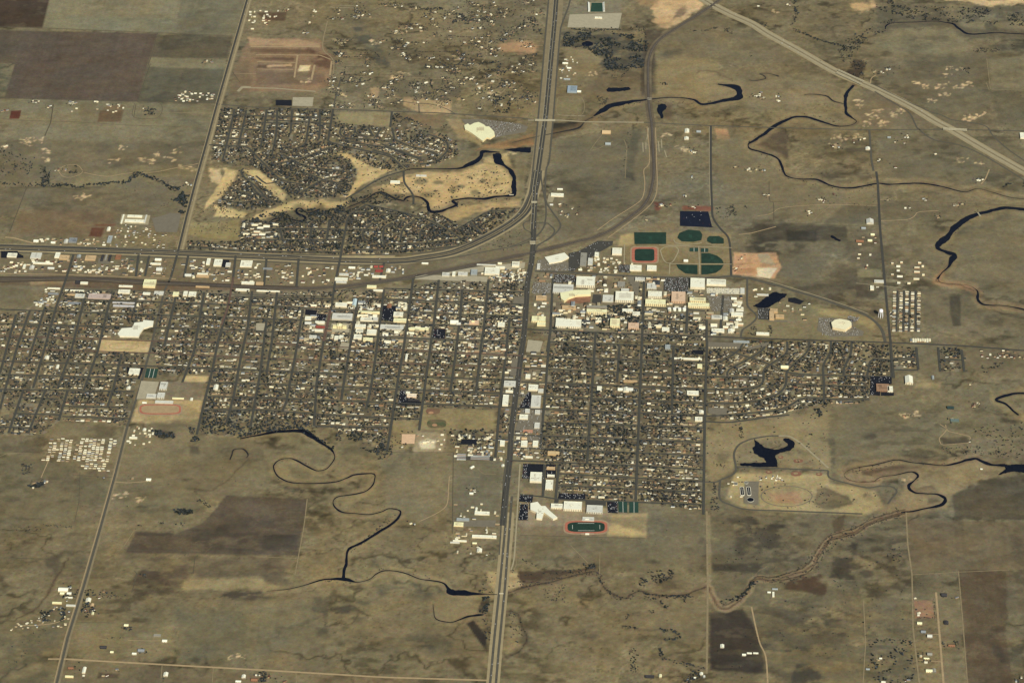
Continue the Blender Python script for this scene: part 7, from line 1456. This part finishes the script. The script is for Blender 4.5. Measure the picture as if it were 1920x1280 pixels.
for sp, n, s_, r in [("95,350 120,348 150,353 160,350 175,347 200,345 240,342 252,330 262,325 275,332 300,340 315,350 330,360", 230, 6, (3, 6)), ("640,396 655,380 700,366 720,357", 90, 6, (3, 5)), ("450,820 505,810 560,804 590,820 622,842", 260, 6, (3, 5.5)), ("1412,45 1480,84 1560,128", 60, 14, (2, 4)), ("1485,55 1535,75 1570,85 1600,90", 110, 5, (2.5, 4.5)), ("1490,0 1492,30 1484,50", 50, 7, (2.5, 5)), ("1070,55 1100,58 1165,56", 80, 2, (2.5, 4)),
    ("1415,1090 1400,1108 1385,1125", 60, 5, (3, 5)), ("1345,1130 1365,1128 1380,1118", 20, 6, (3, 5)), ("1205,1113 1250,1118 1300,1118", 60, 5, (2.5, 4.5)), ("1210,1120 1235,1126 1250,1140", 30, 4, (2.5, 4.5)), ("1218,1145 1225,1150", 10, 4, (2, 4)), ("1284,1120 1284,1130", 12, 3, (2.5, 4)), ("1174,1162 1178,1152", 12, 4, (2, 4)), ("1170,1175 1195,1178", 26, 4, (2, 4)), ("1240,1180 1268,1186 1274,1196 1243,1200", 50, 4, (2.5, 4)), ("1238,1215 1240,1232", 24, 4, (2.5, 4.5)), ("1245,1235 1285,1245 1320,1252", 40, 5, (2, 4)), ("972,1080 1050,1074 1090,1066", 30, 5, (2, 4)), ("970,1090 1010,1092", 12, 3, (2, 3)), ("975,1048 1005,1062", 12, 6, (2, 3)),
    ("1600,1000 1560,1015 1540,1040 1515,1070", 40, 10, (2, 4)), ("1690,955 1640,968 1606,990 1561,1003 1536,1027 1512,1058 1480,1076 1446,1082 1414,1084", 110, 7, (1.5, 3.2)), ("1697,965 1640,983 1608,1003 1565,1017 1550,1035 1522,1068 1490,1086 1420,1092", 90, 7, (1.5, 3.2)), ("960,1104 1010,1094 1080,1076 1119,1075 1128,1092 1142,1112 1172,1122 1199,1108", 130, 9, (1.6, 3.4)), ("1585,890 1640,877 1700,864 1760,869 1800,860", 50, 8, (1.5, 3)), ("520,868 560,862 600,884", 14, 6, (1.5, 3)), ("600,1088 660,1092 720,1068 800,1084 835,1096", 40, 6, (1.5, 3)), ("650,1040 700,1000 745,965", 40, 5, (1.5, 3)), ("1405,268 1440,245 1484,218 1520,216 1570,232", 50, 9, (1.5, 3.2)), ("1430,290 1470,325 1500,340 1590,357 1650,348", 50, 9, (1.5, 3.2)), ("1755,465 1780,440 1835,400 1900,388", 40, 10, (1.5, 3.2)), ("1120,222 1150,205 1215,192 1300,192 1385,188", 50, 9, (1.5, 3)), ("520,1020 530,1010", 0, 1, (1, 2)), ("725,975 700,1000 680,1012", 24, 4, (2, 3.5)), ("570,872 590,880", 10, 4, (2, 3.5)), ("470,962 500,965", 0, 1, (1, 2)), ("80,985 130,988 135,992", 24, 5, (2, 3.5)), ("30,990 75,995", 16, 8, (2, 4)), ("1765,845 1870,850", 40, 6, (1.5, 2.5)), ("335,960 358,960", 60, 9, (4, 7)), ("330,980 345,984", 8, 8, (2.5, 4)), ("300,982 310,980", 5, 5, (2.5, 4)), ("375,938 395,952", 14, 5, (2.5, 4)), ("375,936 385,940", 6, 5, (2, 4)), ("258,984 262,986", 4, 4, (3, 4)), ("235,1176 244,1180", 26, 6, (3, 5)), ("192,1212 198,1216", 8, 6, (3, 5)), ("262,1220 272,1222", 10, 6, (2, 4)), ("196,1196 235,1196", 7, 1.5, (2, 3)), ("268,1078 273,1080", 12, 5, (3, 5)),
    ("1720,1158 1752,1158", 26, 1.5, (1.5, 2.2)), ("1752,1130 1752,1158", 20, 1.2, (1.5, 2.2)), ("1722,1222 1723,1240 1745,1239", 30, 1, (2, 3)), ("1630,1198 1710,1202", 20, 4, (2, 3)), ("1120,1005 1125,1006", 0, 1, (1, 2)), ("1290,60 1325,58 1345,52", 30, 6, (2, 4)), ("1360,55 1375,65", 20, 8, (2, 4)), ("1240,155 1250,160", 12, 7, (3, 5)), ("1405,100 1412,110", 6, 5, (2, 3.5)), ("1180,250 1175,290 1165,330", 16, 4, (2, 4)), ("830,240 836,235", 8, 5, (3, 4)), ("895,215 905,230", 0, 1, (1, 2)), ("1238,1260 1240,1270", 0, 1, (1, 2)), ("980,1060 960,1068", 0, 1, (1, 2)), ("0,345 60,348 100,350", 50, 8, (2.5, 5)), ("1390,820 1388,800 1385,795", 30, 4, (2.5, 4.5)), ("1395,790 1375,785", 10, 6, (2.5, 4)), ("1335,870 1360,874", 14, 5, (2, 3)), ("700,455 640,452", 10, 6, (3, 5)), ("440,520 630,528", 20, 6, (2, 4)), ("1000,625 1200,628", 70, 4, (2.5, 4)), ("1110,572 1128,600", 24, 6, (2.5, 4.5)),
    ("618,93 690,95 712,110 684,108 640,106 618,93", 90, 1.5, (2, 3)), ("780,98 848,98", 24, 1.5, (2, 3)), ("778,95 786,113", 16, 1.5, (2, 3)), ("842,68 880,70", 30, 1.5, (2, 3)), ("868,82 905,86", 30, 1.5, (2, 3)), ("846,103 870,104", 20, 1.5, (2, 3)), ("870,106 862,120 840,127 825,130", 60, 2, (2, 3.5)), ("817,113 835,124", 30, 2, (2, 3.5)), ("648,125 648,140 680,142", 34, 1.5, (2, 3)), ("788,133 787,143", 10, 1.5, (2, 3)), ("648,145 640,153 660,155", 30, 1.5, (2, 3.5)), ("677,146 676,155 695,150", 40, 3, (2.5, 4)), ("683,203 685,194 700,196 702,204", 30, 1, (2, 3)), ("809,150 808,160 815,168 830,170", 40, 2, (2.5, 4)), ("848,28 865,28 870,38 850,40", 60, 6, (2.5, 4.5)), ("790,18 830,18", 60, 6, (2.5, 4.5)), ("900,120 935,118 930,130 905,132", 60, 5, (2.5, 4.5)), ("940,135 975,135 970,142", 40, 5, (2.5, 4)), ("885,125 855,122", 30, 4, (2.5, 4))]:
    if n: row(sp, n, s_, r, DKc if n > 40 else None)
c = rng.uniform(0, 1, (5000, 2))*[NX*CELL, NY*CELL]+[GX0, GY0]; c = c[~test(RES, c[:, 0], c[:, 1]) & ~test(BLK, c[:, 0], c[:, 1])]; tr_add(c[:, 0], c[:, 1], rng.uniform(.7, 2.2, len(c)), [0, 1, 3])
for lot_ in ["1003,512 1200,518 1200,545 1003,545", "1120,555 1400,540 1385,632 1200,625 1100,600", "560,575 985,560 980,650 560,650", "945,665 1018,668 1010,860 950,860", "780,765 930,768 925,808 785,806", "735,790 780,790 770,842 730,842", "1326,790 1556,772 1556,878 1326,905", "1380,886 1640,920 1650,955 1400,955", "1340,900 1350,960 1330,955"]:
    grove(lot_, 160 if '560' in lot_[:4] else 60, (2, 4))
T = np.array(TR); TN = ['dark grey', 'grey brown', 'dark green', 'brown grey', 'blue grey', 'deep green', 'tan brown']; print('trees', len(T))
# crowns: clumps of small leafy tufts around a trunk
ph = (1+5**.5)/2
ico = np.array([(-1, ph, 0), (1, ph, 0), (-1, -ph, 0), (1, -ph, 0), (0, -1, ph), (0, 1, ph), (0, -1, -ph), (0, 1, -ph), (ph, 0, -1), (ph, 0, 1), (-ph, 0, -1), (-ph, 0, 1)])/math.hypot(1, ph)
icf = np.array([(0, 11, 5), (0, 5, 1), (0, 1, 7), (0, 7, 10), (0, 10, 11), (1, 5, 9), (5, 11, 4), (11, 10, 2), (10, 7, 6), (7, 1, 8), (3, 9, 4), (3, 4, 2), (3, 2, 6), (3, 6, 8), (3, 8, 9), (4, 9, 5), (2, 4, 11), (6, 2, 10), (8, 6, 7), (9, 8, 1)])
def crowns(Ts, lumps=3):
    n = len(Ts); Vs = []; Fs = []; Cs = []; off = 0
    for k in range(lumps):
        sc = Ts[:, 2]*rng.uniform(.45, .75, n); d = rng.uniform(-1, 1, (n, 3))*Ts[:, 2:3]*[.5, .5, .35]
        v = ico[None]*rng.uniform(.65, 1.25, (n, 12, 1))*sc[:, None, None]*np.array([1, 1, .85])
        v = v+d[:, None]; v[..., 0] += Ts[:, 0:1]; v[..., 1] += Ts[:, 1:2]; v[..., 2] += Ts[:, 3:4]*.62
        v[..., 2] = np.maximum(v[..., 2], .3)
        Vs.append(v.reshape(-1, 3)); Fs.append((icf[None]+(np.arange(n)*12)[:, None, None]).reshape(-1, 3)+off); off += n*12
        Cs.append(np.repeat(TC[Ts[:, 4].astype(int)]*rng.uniform(.7, 1.25, (n, 1)), 20, 0)*rng.uniform(.8, 1.2, (n*20, 1)))
    return np.vstack(Vs), [np.vstack(Fs)], np.vstack(Cs)
tx, ty = Q(T[:, 0], T[:, 1]); inf = (tx > 0) & (tx < 1920) & (ty > 2) & (ty < 1275)
score = np.where(inf, T[:, 2]*sx(640)*(1+(ty-640)/4200), 0); score = np.where(inf & (ty > 860), score+1, score)
on = np.argsort(-score)[:300]; rest = np.setdiff1d(np.arange(len(T)), on)
V, Fc, Cc = crowns(T[rest], 3)
o = obj('trees', mesh('trees', V, Fc, [m_leaf], Cc)); tag(o, 'thousands of small dark bare winter trees among houses and along streams', 'trees', kind='stuff')
tp = []
for k in range(12):
    c_ = k % 7; n = 10; r = 4.0
    base = np.zeros((26, 5)); a = rng.uniform(0, 6.28, 26); rr = r*np.sqrt(rng.uniform(0, 1, 26))*.75
    base[:, 0] = rr*np.cos(a); base[:, 1] = rr*np.sin(a); base[:, 2] = rng.uniform(.9, 1.7, 26); base[:, 3] = rng.uniform(4, 10.5, 26)-rr*.4; base[:, 4] = c_
    v, f, c = crowns(base, 1); cm = mesh('crown', v, f, [m_leaf], c)
    b = MB(); b.cyl(0, 0, 0, 4.5, .45, .25, 7)
    for q in range(5):
        an = q*1.26+k; x1, y1 = 2.2*math.cos(an), 2.2*math.sin(an); vv = []
        for (x, y, z, w0) in ((0, 0, 3+.2*q, .2), (x1, y1, 6, .08)):
            for u in range(3): vv.append((x+w0*math.cos(u*2.1), y+w0*math.sin(u*2.1), z))
        b.add(vv, [(i, (i+1) % 3, 3+(i+1) % 3, 3+i) for i in range(3)])
    tp.append((cm, b.me('trunk', [m_bark], False), c_))
TN = ['dark grey', 'grey brown', 'dark green', 'brown grey', 'blue grey', 'deep green', 'tan brown']
used = {}
for i in on:
    t_ = T[i]; cand = [k for k in range(12) if tp[k][2] == int(t_[4])]; k = cand[int(rng.integers(len(cand)))]
    root = empty('tree', (t_[0], t_[1], 0), rng.uniform(0, 6)); f = t_[2]/4.0; root.scale = (f, f, f)
    if k in used:
        for s_ in used[k]: d_ = s_.copy(); COL.objects.link(d_); d_.parent = root
    else: used[k] = (obj('trunk', tp[k][1], root), obj('crown', tp[k][0], root))
    x, y = tx[i], ty[i]
    z = ('in the grove by the west road' if y > 1050 and x < 400 else 'along the south creek' if y > 1050 and x < 960 else 'along the dry creek bends' if y > 1050 and x < 1420 else 'in the lower right brush' if y > 1050 else
         'on the west pasture' if x < 450 and y > 800 else 'beside the winding town river' if x < 850 and y > 780 else 'near the lower avenue' if x < 1040 and y > 780 else 'in the southern yards right of the avenue' if x < 1325 and y > 780 else 'around the park lake and ball fields' if x < 1700 and y > 780 else 'by the south east river' if y > 780 else
         'in the northwest streets and golf course' if x < 1000 and y < 480 else 'in the river woods east of the freeway' if x < 1400 and y < 480 else 'on the north east hills' if y < 480 else 'in the western town streets' if x < 600 else 'in the central town streets' if x < 1000 else 'around the campus and eastern streets' if x < 1420 else 'by the crescent streets')
    tag(root, '%s%s tree %s' % ('large ' if t_[2] > 4.6 else 'small ' if t_[2] < 3.3 else '', TN[int(t_[4])], where(x, y)), 'tree', 'trees '+z)

# ================================================================ AIR
bx_ = MB(); bx_.box(-70000, -75000, -1, 70000, 75000, CZ+60, bottom=True)
hz = obj('haze', bx_.me('haze', [], False)); tag(hz, 'thin pale air over the whole town', kind='stuff')
hm = bpy.data.materials.new('thin_air'); hm.use_nodes = True; hn = hm.node_tree; hn.nodes.clear()
pv = hn.nodes.new('ShaderNodeVolumePrincipled'); pv.inputs['Color'].default_value = (.86, .92, 1, 1); pv.inputs['Density'].default_value = 1.6e-6; pv.inputs['Anisotropy'].default_value = .2
mo = hn.nodes.new('ShaderNodeOutputMaterial'); hn.links.new(pv.outputs[0], mo.inputs['Volume']); hz.data.materials.append(hm)
# ================================================================ CARS
CC = [(232, 230, 222), (205, 205, 205), (40, 42, 48), (120, 50, 44), (60, 74, 96), (150, 140, 120)]
CN = ['white', 'silver', 'black', 'red', 'blue', 'tan']
def car_mb(c):
    b = MB(); cl = lin(c); gl = lin((30, 34, 42))
    b.box(-.9, -2.3, .35, .9, 2.3, .85, cl)
    v = [(-.85, -1.7, .85), (.85, -1.7, .85), (.85, 1.3, .85), (-.85, 1.3, .85), (-.7, -1.2, 1.45), (.7, -1.2, 1.45), (.7, .7, 1.45), (-.7, .7, 1.45)]
    b.add(v, [(0, 1, 5, 4), (1, 2, 6, 5), (2, 3, 7, 6), (3, 0, 4, 7)], gl); b.add(v, [(4, 5, 6, 7)], cl)
    for x in (-.92, .92):
        for y in (-1.45, 1.4): b.box(x-.1, y-.33, 0, x+.1, y+.33, .66, lin((25, 25, 25)))
    return b
cars = []
LOTS = [("981,869 989,869 988,897 979,897", 46, 'on the black lot round the big white store'), ("988,891 1019,891 1019,898 988,898", 26, 'on the black lot round the big white store'), ("1048,925 1098,926 1097,936 1046,935", 40, 'on the long black lot above the south school'), ("975,926 1000,927 990,975 972,975", 70, 'on the dark lots west of the star shaped school'), ("1138,940 1158,941 1158,962 1140,961", 30, 'on the black lot beside the tennis courts'),
    ("750,732 773,734 768,751 746,757", 30, 'on the black lot of the elementary school'), ("1632,705 1672,707 1672,716 1632,716", 24, 'on the black lot of the brown roofed school'), ("1633,716 1640,716 1638,740 1632,740", 16, 'on the black lot of the brown roofed school'), ("1024,870 1043,871 1042,896 1023,896", 24, 'on the motel lot right of the big white store'),
    ("1245,521 1292,522 1290,550 1244,545", 200, None), ("1325,540 1392,541 1392,552 1325,550", 110, None), ("1040,514 1080,516 1078,530 1038,530", 110, None), ("1000,529 1034,531 1032,551 998,550", 110, None), ("905,226 975,232 985,240 930,258", 190, None), ("1535,596 1560,596 1570,604 1600,612 1618,630 1540,628", 150, None), ("1590,592 1612,596 1604,604 1588,602", 40, None), ("1008,488 1075,500 1075,509 1002,507", 70, None), ("813,616 836,617 834,635 810,634", 36, None), ("592,588 613,590 611,601 572,600", 30, None), ("1160,496 1185,497 1182,512 1160,510", 60, None), ("718,573 744,574 736,603 712,600", 24, None), ("1066,475 1120,455 1148,455 1075,509", 60, None), ("978,768 1016,770 1015,860 966,858", 150, None), ("974,735 996,735 993,765 974,764", 50, None), ("1275,397 1338,397 1338,425 1275,424", 14, None), ("1325,556 1375,556 1372,585 1335,583", 60, None), ("1422,578 1442,578 1442,600 1422,599", 34, None), ("290,500 332,488 320,518 285,515", 20, None)]
taken = {}
for s, n, lb in LOTS:
    p = pts(s); g = P(p[:, 0], p[:, 1]); lo, hi = g.min(0), g.max(0); k = tr = 0
    while k < n and tr < n*40:
        tr += 1; q = rng.uniform(lo, hi); a = q@np.array([math.cos(TH), math.sin(TH)]); b_ = q@np.array([-math.sin(TH), math.cos(TH)])
        a = round(a/3)*3; b_ = round(b_/9)*9; q = np.array([a*math.cos(TH)-b_*math.sin(TH), a*math.sin(TH)+b_*math.cos(TH)])
        if inside(g, np.array([q[0]]), np.array([q[1]]))[0] and free(q[0], q[1], 1.2): cars.append((q[0], q[1], TH, int(rng.choice(6, p=[.42, .2, .16, .08, .08, .06])), lb, 1.5)); k += 1
for line, n, lb, offs in [(FW2, 70, None, (-7, 7)), (MAIN, 60, None, (-7, 7)), ("952,930 947,993 937,1099 926,1205 918,1290", 12, 'driving on the southbound lanes of the lower highway', (-2, 2)), ("960,930 956,980 947,1099 935,1220 929,1290", 12, 'driving on the northbound lanes of the lower highway', (-2, 2)), (HW, 40, None, (-14, 14)), (DH, 16, None, (-13, 13)), (WR, 8, None, (4, 5))]:
    p = pts(line); g = resample(P(p[:, 0], p[:, 1]), 5)
    for k in rng.integers(1, len(g)-1, n):
        t = g[k+1]-g[k]; t /= np.hypot(*t); nr = np.array([-t[1], t[0]]); o_ = rng.choice(offs)*rng.uniform(.7, 1.3); q = g[k]+nr*o_; cars.append((q[0], q[1], math.atan2(t[1], t[0])-math.pi/2, int(rng.choice(6, p=[.5, .2, .1, .08, .06, .06])), lb, 1.6))
LB = {}
for x, y, a, c, lb, z in cars:
    if lb: q = Q(x, y); o_ = LB.get(lb, (1e9, -1e9, 1e9, -1e9)); LB[lb] = (min(o_[0], q[0]), max(o_[1], q[0])+.01, min(o_[2], q[1]), max(o_[3], q[1])+.01)
prc = {}; rc_ = [[], [], [], 0]; nind = 0
for x, y, a, c, lb, z in cars:
    if lb and nind < 300:
        nind += 1
        if c not in prc: prc[c] = obj('car', car_mb(CC[c]).me('car', [m_paint]))
        o = prc[c] if not prc[c].get('label') else prc[c].copy()
        if o is not prc[c]: COL.objects.link(o)
        o.location = (x, y, z); o.rotation_euler = (0, 0, a); cq = Q(x, y); bx = LB[lb]; u = (cq[0]-bx[0])/(bx[1]-bx[0]); v = (cq[1]-bx[2])/(bx[3]-bx[2])
        sp = ['upper', 'middle', 'lower'][min(2, max(0, int(v*3)))]+' '+['left', 'left centre', 'right centre', 'right'][min(3, max(0, int(u*4)))]
        tag(o, '%s car %s, %s' % (CN[c], lb, sp), 'car', 'cars '+lb)
    else:
        rc_[3] += 1
        cl, gl = lin(CC[c]), lin((30, 34, 42)); X = np.array([(-.9, -2.3, .3), (.9, -2.3, .3), (.9, 2.3, .3), (-.9, 2.3, .3), (-.9, -2.3, .9), (.9, -2.3, .9), (.9, 2.3, .9), (-.9, 2.3, .9), (-.7, -1.3, 1.45), (.7, -1.3, 1.45), (.7, .8, 1.45), (-.7, .8, 1.45), (-.85, -1.7, .9), (.85, -1.7, .9), (.85, 1.3, .9), (-.85, 1.3, .9)])
        R = np.array([[math.cos(a), -math.sin(a)], [math.sin(a), math.cos(a)]]); v = X.copy(); v[:, :2] = X[:, :2]@R.T+[x, y]; v[:, 2] += z
        rc_[0].append(v); rc_[1].append(np.array([(4, 5, 6, 7), (0, 1, 5, 4), (1, 2, 6, 5), (2, 3, 7, 6), (3, 0, 4, 7), (8, 9, 10, 11), (12, 13, 9, 8), (13, 14, 10, 9), (14, 15, 11, 10), (15, 12, 8, 11)])+16*(rc_[3]-1)); rc_[2] += [cl]*6+[gl]*4
if rc_[0]:
    o = obj('cars', mesh('cars', np.vstack(rc_[0]), [np.vstack(rc_[1])], [m_paint], np.array(rc_[2]))); tag(o, 'far cars as tiny specks on the car parks and highways', 'cars', kind='stuff')
print('cars', nind, rc_[3])
